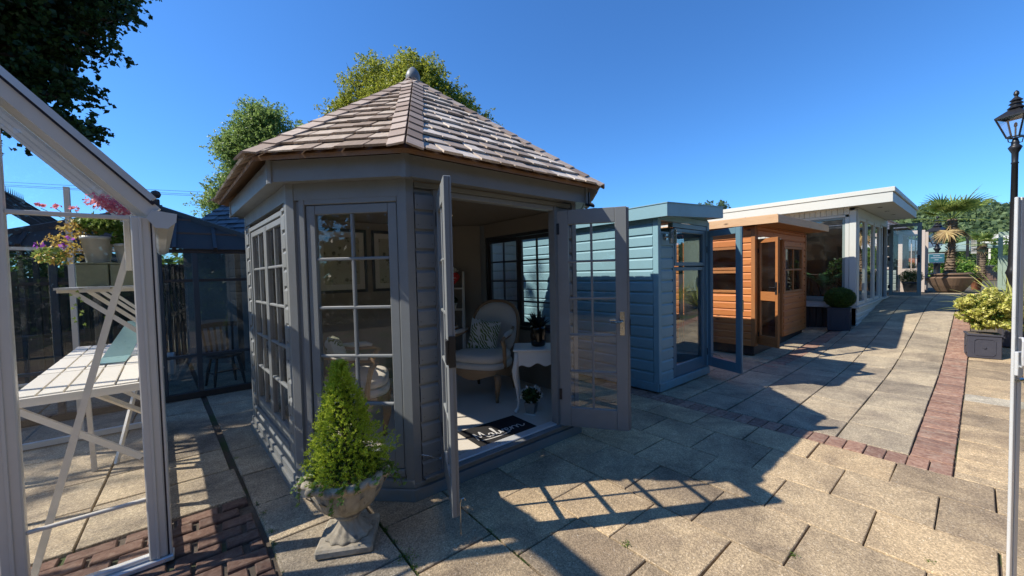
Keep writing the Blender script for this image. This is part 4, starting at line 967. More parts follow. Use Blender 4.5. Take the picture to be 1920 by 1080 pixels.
# ------------------------------------------------------------------ urn with clipped conifer and ivy
UX, UY = 0.64, 2.36; URZ = math.radians(-28)
T = thing('stone_urn', 'weathered stone garden urn with acanthus leaves on a square foot', 'urn', (UX, UY, 0), URZ); M = WM[T.name]
V, Fc = [], []
mb = MB(); mb.box(-0.155, 0.155, -0.155, 0.155, 0.001, 0.05, M, 0.012); mb.build('base', STONE, T, M=M)
mb = MB()
def urn_r(r, z, t):
    if z < 0.15: return r*(1+0.05*math.cos(12*t)*min(1, (0.15-z)/0.06))
    if z < 0.36: k = min(1, (z-0.17)/0.05); return r*(1+0.045*k*abs(math.cos(6*t))**0.6+0.02*k*math.cos(24*t))
    return r*(1+0.05*math.cos(12*t)*max(0, 1-abs(z-0.40)/0.05))
prof = [(0.128, 0.05), (0.125, 0.062), (0.105, 0.07), (0.085, 0.09), (0.064, 0.12), (0.056, 0.145), (0.058, 0.155), (0.078, 0.162), (0.082, 0.17), (0.07, 0.178), (0.085, 0.19), (0.125, 0.215), (0.158, 0.25), (0.18, 0.29), (0.192, 0.33), (0.197, 0.355), (0.205, 0.372), (0.228, 0.39), (0.236, 0.405), (0.232, 0.42), (0.215, 0.426), (0.19, 0.42), (0.18, 0.40), (0.172, 0.37)]
from math import cos, sin, pi
dense = []
for (a, b) in zip(prof, prof[1:]):
    for i in range(2): dense.append((a[0]+(b[0]-a[0])*i/2, a[1]+(b[1]-a[1])*i/2))
dense.append(prof[-1]); mb.lathe(dense, (UX, UY, 0), 120, urn_r); o = mb.build('bowl', STONE, T, True)
# carved leaves standing proud of the bowl and rolled lip lobes
mb = MB()
for i in range(12):
    a = 2*pi*i/12+0.1; ca, sa = cos(a), sin(a)
    for (dr, w, z0, z1, nn) in ((0.010, 0.045, 0.19, 0.345, 8),):
        V = []
        for j in range(nn+1):
            t = j/nn; z = z0+(z1-z0)*t; r = float(np.interp(z, [q[1] for q in prof[10:17]], [q[0] for q in prof[10:17]]))*1.0+dr+(0.025*max(0, t-0.75)/0.25)
            hw = w*(0.35+0.75*sin(pi*min(1, t*0.95)))*(1+0.14*(-1)**j)/2; hw = max(0.004, hw*(1-t**6))
            for s, e in ((-1, -0.008), (-0.35, 0.0), (0, -0.006), (0.35, 0.0), (1, -0.008)):
                rr = r+e; V.append((UX+rr*ca-sa*hw*s, UY+rr*sa+ca*hw*s, z))
        mb = MB(); mb.poly(V, [(5*j+k, 5*j+k+1, 5*j+k+6, 5*j+k+5) for j in range(nn) for k in range(4)]); mb.build('carved_leaf', STONE, T, True)
for i in range(12):
    a = 2*pi*i/12+0.36; rr = 0.222+R.uniform(-0.006, 0.008); mb = MB(); mb.lathe([(0.004, -0.024), (0.026, -0.018), (0.034, 0.0), (0.028, 0.014), (0.005, 0.02)], (UX+rr*cos(a), UY+rr*sin(a), 0.404+R.uniform(-0.004, 0.004)), 10); mb.build('rim_lobe', STONE, T, True)
mb = MB(); mb.lathe([(0.001, 0.0), (0.19, 0.001)], (UX, UY, 0.395), 30, cap=False); o = mb.build('compost', SOIL, T)
# conifer
T = thing('conical_conifer', 'bright green dwarf conifer clipped to a cone, growing in the stone urn', 'conifer', (UX-0.01, UY, 0.40))
mb = MB(); mb.tube([(UX, UY, 0.39), (UX-0.01, UY, 0.7), (UX-0.02, UY+0.01, 1.02)], [0.016, 0.010, 0.003], 8); mb.build('trunk', BROWNWOOD, T)
rg = np.random.default_rng(11); sprigs = []
tot = 2600
for i in range(tot):
    z = 0.40+0.66*rg.uniform(0, 1)**1.25; t = (z-0.40)/0.66; a = rg.uniform(0, 2*pi)
    r = 0.245*(1-t)**0.80*(0.92+0.10*sin(3*a+2)+0.07*sin(7*a+11*t))*(0.72 if t < 0.06 else 1)
    r *= 1+0.16*math.exp(-((t-0.22)/0.14)**2)*cos(a+0.75)
    r += 0.016*sin(5*a+9*t)+0.014*sin(13*t+3*a)+(rg.uniform(0.0, 0.045) if rg.random() < 0.05 else 0); r = max(r, 0.03*(1-t)+0.004); r *= rg.uniform(0.62, 1.07)
    sprigs.append((UX-0.02*t+r*cos(a)*1.0+0.025*max(0, 1-abs(t-0.25)*4)*cos(a+0.7), UY+r*sin(a), z, cos(a), sin(a), 0.5+0.9*t))
sp = np.array(sprigs); dirs = sp[:, 3:]+rg.normal(0, 0.35, (tot, 3)); dirs /= np.linalg.norm(dirs, axis=1)[:, None]
nd = 16; C = []; Vn = []
# every sprig: short needles radiating from a little stem
base = sp[:, :3]; V = []; 
al = rg.uniform(0, 1, (tot, nd, 1)); stem = base[:, None, :]+dirs[:, None, :]*(al*0.030-0.008)
side = rg.normal(size=(tot, nd, 3)); side -= (side*dirs[:, None, :]).sum(2, keepdims=True)*dirs[:, None, :]; side /= np.linalg.norm(side, axis=2, keepdims=True)
nv = side*0.8+dirs[:, None, :]*0.75; nv /= np.linalg.norm(nv, axis=2, keepdims=True); L_ = rg.uniform(0.010, 0.017, (tot, nd, 1)); wv = np.cross(nv, rg.normal(size=(tot, nd, 3))); wv /= np.linalg.norm(wv, axis=2, keepdims=True)
q = np.stack([stem, stem+nv*L_*0.5+wv*0.0022, stem+nv*L_, stem+nv*L_*0.5-wv*0.0022], 2).reshape(-1, 3)
np_mesh('foliage', q, np.arange(len(q)).reshape(-1, 4), LEAFM['spruce'], T)
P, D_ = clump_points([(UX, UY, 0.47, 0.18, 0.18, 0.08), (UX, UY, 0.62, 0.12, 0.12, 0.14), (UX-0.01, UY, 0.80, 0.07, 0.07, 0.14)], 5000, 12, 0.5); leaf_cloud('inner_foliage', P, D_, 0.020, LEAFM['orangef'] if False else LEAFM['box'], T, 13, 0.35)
# ivy trailing over the rim
T = thing('ivy', 'variegated ivy trailing over the rim of the stone urn', 'ivy', (UX, UY, 0.41))
def ivy_leaf(mb, p, n, u, s):
    w = n.cross(u); pts = [(0, 0), (0.45, -0.28), (0.38, 0.12), (0.62, 0.35), (0.3, 0.42), (0.0, 1.0), (-0.3, 0.42), (-0.62, 0.35), (-0.38, 0.12), (-0.45, -0.28)]
    mb.poly([p+w*(a*s)+u*(b*s)+n*(abs(a)*s*0.25) for a, b in pts], [(0, 1, 2), (0, 2, 3, 4), (0, 4, 5), (0, 5, 6), (0, 6, 7, 8), (0, 8, 9)])
mb = MB(); st = MB(); rr_ = random.Random(3)
runs = [(a, rr_.uniform(0.05, 0.12), 0.0) for a in [0.2, 0.7, 1.1, 2.2, 2.9, 3.5, 3.9, 4.35, 4.7, 5.1, 5.5, 5.9]]+[(-0.72, 0.17, 0.1), (-0.62, 0.15, 0.06), (2.75, 0.24, -0.05), (4.2, 0.14, -0.3)]
for a, ln, rise in runs:
    p = Vector((UX+0.17*cos(a), UY+0.17*sin(a), 0.43)); d = Vector((cos(a), sin(a), 0.25+rise)); pts = [p.copy()]
    n = int(ln/0.016)+2
    for j in range(n):
        d = (d+Vector((rr_.uniform(-0.3, 0.3), rr_.uniform(-0.3, 0.3), -0.16+rise*0.6))).normalized(); p = p+d*0.018; pts.append(p.copy())
        for _ in range(3 if ln < 0.14 else 2):
            nn = Vector((rr_.uniform(-0.6, 0.6), rr_.uniform(-0.6, 0.6), 1)).normalized(); nn = (nn+Vector((-0.5, 0, 0))).normalized(); uu = Vector((rr_.uniform(-1, 1), rr_.uniform(-1, 1), rr_.uniform(-0.6, 0.3))); uu = (uu-nn*uu.dot(nn)).normalized()
            ivy_leaf(mb, p+Vector((rr_.uniform(-0.014, 0.014), rr_.uniform(-0.014, 0.014), rr_.uniform(0, 0.014))), nn, uu, rr_.uniform(0.014, 0.026))
    st.tube(pts, 0.0014, 4)
stuff(mb.build('leaves', LEAFM['ivy'], T)); st.build('stem', BROWNWOOD, T)
# ------------------------------------------------------------------ teal garden room
T = thing('teal_shed', 'teal blue shiplap garden room with flat roof and open glazed door', 'garden room', (5.1, 4.0, 0))
X0, X1, Y0, Y1 = 4.47, 5.84, 2.57, 5.2
FF, FL, FRr, FB = fr((X0, Y0), (X1, Y0)), fr((X0, Y1), (X0, Y0)), fr((X1, Y0), (X1, Y1)), fr((X1, Y1), (X0, Y1))
for F, L in ((FF, X1-X0), (FL, Y1-Y0), (FRr, Y1-Y0), (FB, X1-X0)):
    box('base_board', F, -0.012, L+0.012, -0.03, 0.01, 0.02, 0.125, TEAL, T, 0.004)
clad(FL, 0.04, Y1-Y0-0.055, 0.128, 2.215, TEAL, T, 0.146, d=0.0, th=0.024)
clad(FF, 0.055, 0.335, 0.128, 2.05, TEAL, T, 0.146, th=0.02); clad(FF, 0.055, X1-X0, 2.19, 2.30, TEAL, T, 0.11)
clad(FRr, 0.05, 0.35, 0.128, 2.25, TEAL, T, 0.146); clad(FRr, 0.35, 1.75, 0.128, 0.42, TEAL, T, 0.146); clad(FRr, 1.75, Y1-Y0-0.05, 0.128, 2.25, TEAL, T, 0.146); clad(FRr, 0.35, 1.75, 2.10, 2.25, TEAL, T, 0.146)
clad(FB, 0.05, X1-X0-0.05, 0.128, 2.25, TEAL, T, 0.146)
sash(FRr, 0.36, 1.74, 0.43, 2.09, 2, 1, TEALD, T, 0.0, 0.05, 0.05)
for F, x in ((FF, 0), (FF, X1-X0), (FB, 0), (FB, X1-X0)):
    s = 1 if x == 0 else -1
    mb = MB(); mb.box(min(x-0.026*s, x+0.045*s), max(x-0.026*s, x+0.045*s), -0.026, 0.05, 0.127, 2.22 if F is FF and x == 0 else 2.25, F, 0.004); mb.build('corner_post', TEAL, T)
post(FF, 0.345, 0.385, -0.016, 0.05, 0.13, 2.10, TEALD, T, 'window_frame'); post(FF, 1.272, 1.335, -0.012, 0.05, 0.13, 2.12, TEALD, T, 'door_jamb')
post(FF, 0.3455, 1.3345, -0.018, 0.05, 2.121, 2.185, TEALD, T, 'door_lintel')
sash(FF, 0.39, 1.268, 0.135, 1.60, 1, 1, TEALD, T, -0.008, 0.05, 0.055, 0.05, 0.15, glass=GLASS2)
sash(FF, 0.39, 1.268, 1.615, 2.115, 1, 1, TEALD, T, -0.02, 0.05, 0.055, 0.05, 0.05, glass=GLASS2)
mb = MB(); p = [(X0+0.03, Y0+0.03, 0.12), (X1-0.03, Y0+0.03, 0.12), (X1-0.03, Y1-0.03, 0.12), (X0+0.03, Y1-0.03, 0.12)]; mb.poly(p, [(0, 1, 2, 3)]); mb.build('floor', BROWNWOOD, T)
box('lining_panel', FL, 0, Y1-Y0, 0.04, 0.05, 0.13, 2.25, GREYIN, T, 0); box('lining_panel', FB, 0, X1-X0, 0.04, 0.05, 0.13, 2.25, GREYIN, T, 0)
# flat roof with fascia, slightly rising to the right
def flat_roof(parent, x0, x1, y0, y1, zl, zr, h, m, th=0.022, top=None, over=0.0, strip=None):
    def zz(x): return zl+(zr-zl)*(x-x0)/(x1-x0)
    def board(name, a, b, m, thick, za, zb, hh):
        mb = MB(); A = Vector((*a, za)); B = Vector((*b, zb)); d = (B-A).normalized(); n = Vector((d.y, -d.x, 0)).normalized()*thick; U = Vector((0, 0, hh))
        mb.poly([A, B, B+n, A+n, A+U, B+U, B+n+U, A+n+U], [(3, 2, 1, 0), (4, 5, 6, 7), (0, 1, 5, 4), (1, 2, 6, 5), (2, 3, 7, 6), (3, 0, 4, 7)])
        o = mb.build(name, m, parent, M=Matrix.Translation(A) @ Matrix.Rotation(math.atan2(d.y, d.x), 4, 'Z')); return fix_normals(o)
    board('fascia', (x0, y0), (x1, y0), m, th, zz(x0), zz(x1), h); board('fascia', (x0, y1), (x0, y0-th+0.001), m, th, zl, zl, h-0.001); board('fascia', (x1, y0), (x1, y1), m, th, zr, zr, h-0.001); board('fascia', (x1, y1), (x0, y1), m, th, zr, zl, h)
    mb = MB(); V = [(x, y, zz(x)+0.012+dz) for dz in (0, h-0.03) for x, y in ((x0+0.002, y0+0.002), (x1-0.002, y0+0.002), (x1-0.002, y1-0.002), (x0+0.002, y1-0.002))]
    mb.poly(V, [(3, 2, 1, 0), (4, 5, 6, 7), (0, 1, 5, 4), (1, 2, 6, 5), (2, 3, 7, 6), (3, 0, 4, 7)]); mb.build('soffit', top or m, parent)
    mb = MB(); e = over; V = [(x, y, zz(x)+h+dz) for dz in (0.001, 0.012) for x, y in ((x0-e, y0-e), (x1+e, y0-e), (x1+e, y1+e), (x0-e, y1+e))]
    mb.poly(V, [(3, 2, 1, 0), (4, 5, 6, 7), (0, 1, 5, 4), (1, 2, 6, 5), (2, 3, 7, 6), (3, 0, 4, 7)]); mb.build('roof_sheet', strip or m, parent)
flat_roof(T, 4.385, 5.93, 2.40, 5.35, 2.21, 2.30, 0.155, TEAL, over=0.03)
# open door
Fd = fr((5.83, 2.555), (5.64, 2.03), 0); 
d = sash(Fd, 0, 0.56, 0.14, 2.12, 1, 1, TEALD, T, -0.025, 0.05, 0.075, 0.085, 0.14, name='door')
box('rebate_strip', Fd, 0.562, 0.575, -0.022, 0.0, 0.145, 2.115, TEALD, d); box('lock_plate', Fd, 0.576, 0.58, -0.012, 0.01, 0.98, 1.14, STEEL, d)
for z in (0.3, 1.8): box('hinge', Fd, -0.01, 0.02, -0.033, -0.026, z, z+0.1, BLACK, d, 0.001)
mb = MB(); mb.tube([(5.80, 2.54, 0.33), (5.76, 2.36, 0.32), (5.70, 2.30, 0.30)], 0.004, 6); mb.build('door_stay', STEEL, T)
# wall lantern
mb = MB(); p = Vector((4.60, 2.55, 1.98)); mb.tube([p, p+Vector((0, -0.03, 0))], 0.04, 14); mb.tube([p+Vector((0, -0.03, 0)), p+Vector((0.0, -0.08, 0))], 0.015, 8); mb.tube([p+Vector((0.03, -0.10, -0.085)), p+Vector((0.03, -0.10, 0.085))], 0.045, 16)
o = mb.build('wall_lantern', STEEL, T)
mb = MB(); mb.lathe([(0.0, -0.005), (0.15, 0.0), (0.15, 0.28), (0.06, 0.4), (0.002, 0.4)], (5.2, 4.2, 0.125), 8); o = mb.build('plant_pot', WHITE, None); tag(o, 'white covered pot standing inside the teal garden room', 'pot')
# ------------------------------------------------------------------ orange cedar summerhouse
T = thing('cedar_summerhouse', 'orange stained timber summerhouse with flat roof and open half glazed door', 'summerhouse', (9.0, 3.7, 0.05))
X0, X1, Y0, Y1 = 7.55, 10.52, 2.505, 5.1; ZB = 0.19
FF, FL, FRr, FB = fr((X0, Y0), (X1, Y0)), fr((X0, Y1), (X0, Y0)), fr((X1, Y0), (X1, Y1)), fr((X1, Y1), (X0, Y1))
for F, L in ((FF, X1-X0), (FL, Y1-Y0), (FRr, Y1-Y0)): box('bearer', F, 0.03, L-0.03, 0.04, 0.10, 0.02, ZB, DARKWOOD, T, 0.003)
LL = Y1-Y0; CE = 0.131; zt = ZB+CE*7
clad(FL, 0.0, LL-0.053, ZB, zt, CEDAR, T, CE)
clad(FL, LL-0.19, LL-0.053, zt, 2.29, CEDAR, T, CE); clad(FL, 0, LL-0.90, zt, 2.29, CEDAR, T, CE); clad(FL, LL-0.90, LL-0.19, 1.97, 2.29, CEDAR, T, CE)
for s, (a, b) in enumerate(((zt+0.02, 1.53), (1.54, 1.96))): sash(FL, LL-0.86, LL-0.225, a, b, 1, 1, CEDARF, T, -0.03, 0.05, 0.048, name='window')
post(FL, LL-0.225, LL-0.19, -0.02, 0.05, zt, 1.97, CEDARF, T, 'window_frame'); post(FL, LL-0.90, LL-0.865, -0.02, 0.05, zt, 1.97, CEDARF, T, 'window_frame')
post(FL, LL-0.053, LL+0.012, -0.03, 0.05, ZB, 2.30, CEDARF, T, 'corner_post')
FW = X1-X0
post(FF, 0.014, 0.085, -0.014, 0.05, ZB, 2.30, CEDARF, T, 'corner_post'); post(FF, FW-0.05, FW+0.03, -0.03, 0.05, ZB, 2.30, CEDARF, T, 'corner_post')
clad(FF, 0.086, FW-0.05, 2.13, 2.32, CEDAR, T, CE)
post(FF, 1.45, 1.49, -0.01, 0.05, ZB, 2.13, CEDARF, T, 'door_jamb'); post(FF, 0.095, 0.125, -0.01, 0.05, ZB, 2.13, CEDARF, T, 'door_jamb')
clad(FF, 1.50, FW-0.05, ZB, 1.04, CEDAR, T, CE); clad(FF, 1.50, FW-0.05, 2.0, 2.13, CEDAR, T, CE); clad(FF, 1.50, 1.55, 1.04, 2.0, CEDAR, T, CE); clad(FF, FW-0.21, FW-0.05, 1.04, 2.0, CEDAR, T, CE)
sash(FF, 1.555, FW-0.215, 1.045, 1.995, 2, 2, CEDARF, T, -0.02, 0.05, 0.048, bar=0.038)
clad(FB, 0, FW, ZB, 2.22, CEDAR, T, CE); clad(FRr, 0.05, LL, ZB, 2.22, CEDAR, T, CE)
for F, L in ((FL, LL-0.92), (FB, FW), (FRr, LL)): box('lining_panel', F, 0, L, 0.03, 0.04, ZB, 2.22, CEDARF, T, 0)
mb = MB(); mb.poly([(X0+.03, Y0+.03, ZB), (X1-.03, Y0+.03, ZB), (X1-.03, Y1-.03, ZB), (X0+.03, Y1-.03, ZB)], [(0, 1, 2, 3)]); mb.build('floor', CEDARF, T)
flat_roof(T, 7.38, 10.64, 2.125, 5.3, 2.305, 2.325, 0.13, BARE, top=CEDARF, over=0.0)
Fd = fr((7.665, 2.485), (7.455, 2.12), 0)
W = 0.42
mb = MB(); y0, y1 = -0.022, 0.022
mb.box(0, 0.052, y0, y1, 0.22, 2.075, Fd, 0.003); mb.box(W-0.052, W, y0, y1, 0.22, 2.075, Fd, 0.003); mb.box(0.052, W-0.052, y0+.001, y1-.001, 2.0, 2.075, Fd, 0.003); mb.box(0.052, W-0.052, y0+.001, y1-.001, 1.0, 1.155, Fd, 0.003); mb.box(0.052, W-0.052, y0+.001, y1-.001, 0.22, 0.39, Fd, 0.003)
d = mb.build('door', CEDARF, T, M=Fd)
box('pane', Fd, 0.052, W-0.052, -0.002, 0.002, 1.155, 2.0, GLASS, d, 0); box('pane', Fd, 0.052, W-0.052, -0.002, 0.002, 0.39, 1.0, GLASS, d, 0)
box('lock_plate', Fd, W+0.0005, W+0.004, -0.01, 0.012, 1.14, 1.31, BLACK, d); lever(Fd, W-0.03, 1.235, y0-0.0005, -1, d, BLACK, 0.095)
for z in (0.36, 1.83): box('hinge', Fd, -0.01, 0.03, -0.028, -0.0225, z, z+0.08, BLACK, d, 0.001)
# ------------------------------------------------------------------ white garden room
T = thing('white_garden_room', 'large off-white garden room with flat overhanging roof and glass doors', 'garden room', (13.4, 4.0, 0.3))
X0, X1, Y0, Y1 = 11.27, 15.62, 1.75, 6.3; ZF = 0.66
FF, FL, FRr, FB = fr((X0, Y0), (X1, Y0)), fr((X0, Y1), (X0, Y0)), fr((X1, Y0), (X1, Y1)), fr((X1, Y1), (X0, Y1)); LL = Y1-Y0; FW = X1-X0
n = int(LL/0.12)
for i in range(n): box('skirting_board', FL, i*0.12+0.004, i*0.12+0.116, 0.02, 0.04, 0.02, ZF-0.04, DARKWOOD, T, 0.003)
clad(FF, 0.0, FW, 0.02, ZF-0.035, CREAM, T, 0.10, th=0.02)
for F, L in ((FF, FW), (FL, LL)):
    box('sill', F, -0.04, L+0.04, -0.06, 0.06, ZF-0.03, ZF+0.015, CREAM, T, 0.005)
box('sill', FL, 0, LL-0.1, -0.03, 0.05, ZF+0.02, ZF+0.10, CREAM, T, 0.004); box('sill', FL, 0, LL-0.1, -0.045, 0.05, ZF+0.105, ZF+0.17, SAGE, T, 0.004)
post(FL, LL-0.115, LL+0.0, -0.02, 0.06, ZF+0.016, 2.80, CREAM, T, 'corner_post'); post(FL, LL-0.19, LL-0.12, -0.012, 0.05, ZF+0.171, 2.80, CREAM, T, 'window_frame'); 
post(FF, 0.021, 0.13, -0.02, 0.06, ZF+0.016, 2.80, CREAM, T, 'corner_post')
WX0 = LL-0.20-1.25
mb = sash(FL, WX0, LL-0.192, ZF+0.172, 2.66, 1, 1, SAGE, T, 0.0, 0.05, 0.045, name='window', glass=GLASS2)
post(FL, WX0-0.03, LL-0.12, -0.012, 0.05, 2.665, 2.72, CREAM, T, 'window_frame')
x = LL-0.12
i = 0
while x > 0.1:
    box('board', FL, x-0.098, x, -0.004, 0.016, 2.724 if x > WX0 else ZF+0.175, 2.88, CREAM, T, 0.006); x -= 0.102; i += 1
# front
x = 0.135
for (a, b, kind) in ((0.15, 0.95, 'window'), (1.10, 2.05, 'door'), (2.15, 2.95, 'window'), (3.05, 3.4, 'window')):
    sash(FF, a, b, ZF+0.02, 2.66, 1, 1, CREAM, T, -0.02, 0.055, 0.075, name='window', glass=GLASS2)
for a, b in ((0.131, 0.148), (0.952, 1.098), (2.052, 2.148), (2.952, 3.048), (3.402, 3.50), (4.22, 4.345)):
    post(FF, a, b, -0.01, 0.05, ZF+0.017, 2.66, CREAM, T, 'mullion', 0.003)
post(FF, 0.131, FW-0.005, -0.012, 0.05, 2.665, 2.86, CREAM, T, 'head_board')
x = 0.0
while x < LL-0.2:
    box('board', FRr, x+0.1, x+0.198, -0.004, 0.016, 0.2, 2.86, CREAM, T, 0.005); x += 0.101
mb = MB(); mb.poly([(X0+.05, Y0+.05, ZF), (X1-.02, Y0+.05, ZF), (X1-.02, Y1, ZF), (X0+.05, Y1, ZF)], [(0, 1, 2, 3)]); mb.build('floor', BROWNWOOD, T)
box('lining_panel', FRr, 0, LL, 0.03, 0.04, ZF, 2.85, GREYIN, T, 0); box('lining_panel', FB, 0, FW, 0.0, 0.02, 0.2, 2.85, GREYIN, T, 0); box('lining_panel', FL, 0, WX0-0.05, 0.03, 0.04, ZF, 2.85, GREYIN, T, 0)
flat_roof(T, 10.98, 15.45, 1.17, 6.6, 2.86, 2.86, 0.19, CREAM, over=0.012)
for (a, b, c_, d_) in ((10.96, 15.47, 1.125, 1.145),):
    pass
o = box('fascia_cap', ID, 10.945, 15.485, 1.115, 6.6, 3.064, 3.16, CREAM, T, 0.006)
for x in (11.9, 12.9, 13.9): mb = MB(); mb.lathe([(0.035, 0), (0.045, -0.004), (0.045, 0.003)], (x, 1.45, 2.868), 14); mb.build('downlight', STEEL, T)
# open glass doors of the white room
Fd = fr((15.60, 1.70), (15.63, 1.06), 0)
d = sash(Fd, 0, 0.65, ZF+0.035, 2.74, 1, 1, SAGE, T, -0.025, 0.05, 0.085, 0.085, 0.10, name='door'); lever(Fd, 0.60, 1.75, -0.026, -1, d, BLACK, 0.12)
for z in (0.9, 1.7, 2.5): box('hinge', Fd, -0.02, 0.03, -0.034, -0.0255, z, z+0.1, BLACK, d, 0.001)
# things seen inside the white room
small_pot((11.62, 2.12, ZF+0.005), 0.14, 0.28, BLACK, 'leafy house plant inside the big white room window', LEAFM['indoor'], 61, 900, 1.7, 'house plant', 0.55, 'house_plant', 0.07)
T2 = thing('palm_plant', 'green arching palm fronds inside the big window of the white room', 'house plant', (11.55, 2.30, ZF))
mb = MB(); mb.lathe([(0.10, 0), (0.13, 0.25), (0.11, 0.25)], (11.55, 2.30, ZF+0.002), 16); mb.build('pot', BLACK, T2)
def frond(mb, p, d, L, w, n=14, droop=0.5, side=Vector((0, 0, 1))):
    p = Vector(p); d = Vector(d).normalized(); s = d.cross(side).normalized(); P = [p.copy()]
    for j in range(n):
        d = (d+Vector((0, 0, -droop/n))).normalized(); p = p+d*L/n; P.append(p.copy()); t = j/n; ll = w*math.sin(math.pi*(0.12+0.85*t))
        for q in (-1, 1):
            tip = p+s*q*ll+d*ll*0.45-Vector((0, 0, ll*0.15)); a = p-d*L/n*0.35; b = p+d*L/n*0.3
            mb.poly([a, b, tip], [(0, 1, 2)])
    mb.tube(P, 0.004, 4)
mb = MB()
for a in range(9):
    t = a*0.7+0.3; frond(mb, (11.55, 2.30, ZF+0.28), (cos(t)*0.6, sin(t)*0.6, 1.1), 0.75, 0.12, 16, 1.0)
mb.build('frond', m_leaf('bright_frond', (0.03, 0.09, 0.03), (0.08, 0.22, 0.08), (0.2, 0.4, 0.2)), T2)
T2 = thing('round_table', 'dark round table with pale legs inside the white room', 'table', (12.0, 2.9, ZF)); mb = MB(); mb.lathe([(0.001, 0.70), (0.42, 0.70), (0.43, 0.715), (0.42, 0.73), (0.001, 0.73)], (12.0, 2.75, ZF), 28); mb.build('table_top', DARKWOOD, T2)
for a in range(4): mb = MB(); mb.tube([(12.0+0.1*cos(a*pi/2), 2.75+0.1*sin(a*pi/2), ZF+0.7), (12.0+0.3*cos(a*pi/2), 2.75+0.3*sin(a*pi/2), ZF)], 0.015, 6); mb.build('leg', DARKWOOD, T2)
# planter with clipped box ball in front of the white room
def cube_planter(T, x, y, z, w, h, m, rz=0, panel=True):
    F = Matrix.Translation((x, y, z)) @ Matrix.Rotation(rz, 4, 'Z'); mb = MB(); s = w/2
    mb.box(-s, s, -s, s, 0.001, h-0.03, F, 0.006); mb.box(-s-0.012, s+0.012, -s-0.012, s+0.012, h-0.0295, h, F, 0.006); mb.build('planter_box', m, T, M=F)
    if panel:
        for q in range(4):
            G = F @ Matrix.Rotation(q*pi/2, 4, 'Z') @ Matrix.Translation((0, -s, 0)); a, b, c_ = s*0.62, h*0.34, s*0.16; zc = h*0.46
            P = [(-a+c_, zc-b), (a-c_, zc-b), (a, zc-b+c_), (a, zc+b-c_), (a-c_, zc+b), (-a+c_, zc+b), (-a, zc+b-c_), (-a, zc-b+c_)]
            mb = MB(); 
            for i in range(8): A, B = P[i], P[(i+1) % 8]; mb.bar(G @ Vector((A[0], -0.003, A[1])), G @ Vector((B[0], -0.003, B[1])), 0.009)
            mb.tube([G @ Vector((0, -0.002, zc)), G @ Vector((0, -0.012, zc))], 0.018, 10); mb.build('moulding', m, T)
    box('compost', F, -s+0.01, s-0.01, -s+0.01, s-0.01, h+0.0005, h+0.004, SOIL, T, 0)
NAVY = m_plain('dark_lead_planter', (0.035, 0.04, 0.055), 0.5, 0.1, 0.15, 0.1)
T = thing('box_ball_planter', 'clipped boxwood ball in a dark square planter below the white room window', 'planter', (10.88, 1.96, 0.17)); cube_planter(T, 10.88, 1.96, 0.17, 0.38, 0.50, NAVY, 0.1)
P, D_ = clump_points([(10.86, 1.95, 0.88, 0.265, 0.265, 0.22)], 16000, 71, 0.86); P += np.random.default_rng(4).normal(0, 0.008, P.shape); leaf_cloud('foliage', P, D_, 0.024, LEAFM['box'], T, 72, 0.6, 0.45)
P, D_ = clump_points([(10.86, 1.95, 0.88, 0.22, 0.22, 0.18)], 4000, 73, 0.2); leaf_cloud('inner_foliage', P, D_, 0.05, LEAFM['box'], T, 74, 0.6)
# ------------------------------------------------------------------ white aluminium greenhouse, left
GX, GY = -0.167, 2.87; EAVE = 1.895; RX, RZ = -1.44, 3.28; LX = RX*2-GX
T = thing('white_greenhouse', 'white aluminium greenhouse with slatted staging inside, at the left edge', 'greenhouse', (-1.4, 4.4, 0)); GH = T
F = fr((LX, GY), (GX, GY)); WW = GX-LX
def gx(x): return x-LX
def bar_(name, a, b, w, h, m, upv=(0, 0, 1), par=None):
    return MB().bar(a, b, w, h, upv).build(name, m, par or GH, M=Matrix.Translation(Vector(a)))
box('sill_rail', F, gx(-0.75), gx(GX)+0.006, -0.035, 0.05, 0.002, 0.03, ALU2, T, 0.004); box('sill_rail', F, 0, gx(-0.7505), -0.035, 0.05, 0.002, 0.03, ALU2, T, 0.004)
box('sill_upstand', F, 0.0, gx(-0.255), -0.006, 0.03, 0.031, 0.055, ALU2, T, 0.003)
def alu_post(x0, x1, z1, ftop=EAVE):
    box('post', F, gx(x0), gx(x1), -0.02, 0.03, 0.031, z1, ALU, T, 0.006); box('post_rib', F, gx((x0+x1)/2)-0.006, gx((x0+x1)/2)+0.006, -0.027, -0.0205, 0.031, z1, ALU, T, 0.002)
alu_post(-0.262, -0.186, EAVE+0.01); box('gasket', F, gx(-0.1855), gx(-0.179), -0.012, 0.03, 0.031, EAVE, GASKET, T, 0); box('corner_strip', F, gx(-0.1785), gx(GX), -0.018, 0.03, 0.031, EAVE, ALU, T, 0.003)
alu_post(-0.76, -0.678, 2.52); alu_post(-1.50, -1.40, RZ-0.1); alu_post(-2.02, -1.94, 2.6); alu_post(LX, LX+0.08, EAVE)
for a, b in ((-0.678, -0.2625), (-1.40, -0.7605), (-1.94, -1.5005)):
    for z, h, m in ((1.885, 0.022, ALU), (0.362, 0.016, ALU)): box('glazing_bar', F, gx(a), gx(b), -0.010, 0.012, z, z+h, m, T, 0.003)
    box('pane', F, gx(a)+0.001, gx(b)-0.001, -0.001, 0.003, 0.056, 0.361, GLASS, T, 0); box('pane', F, gx(a)+0.001, gx(b)-0.001, -0.001, 0.003, 0.3785, 1.8845, GLASS, T, 0)
def rz_(x): return EAVE+(RZ-EAVE)*(abs(x-GX) if x > RX else abs(x-LX))/abs(RX-GX)
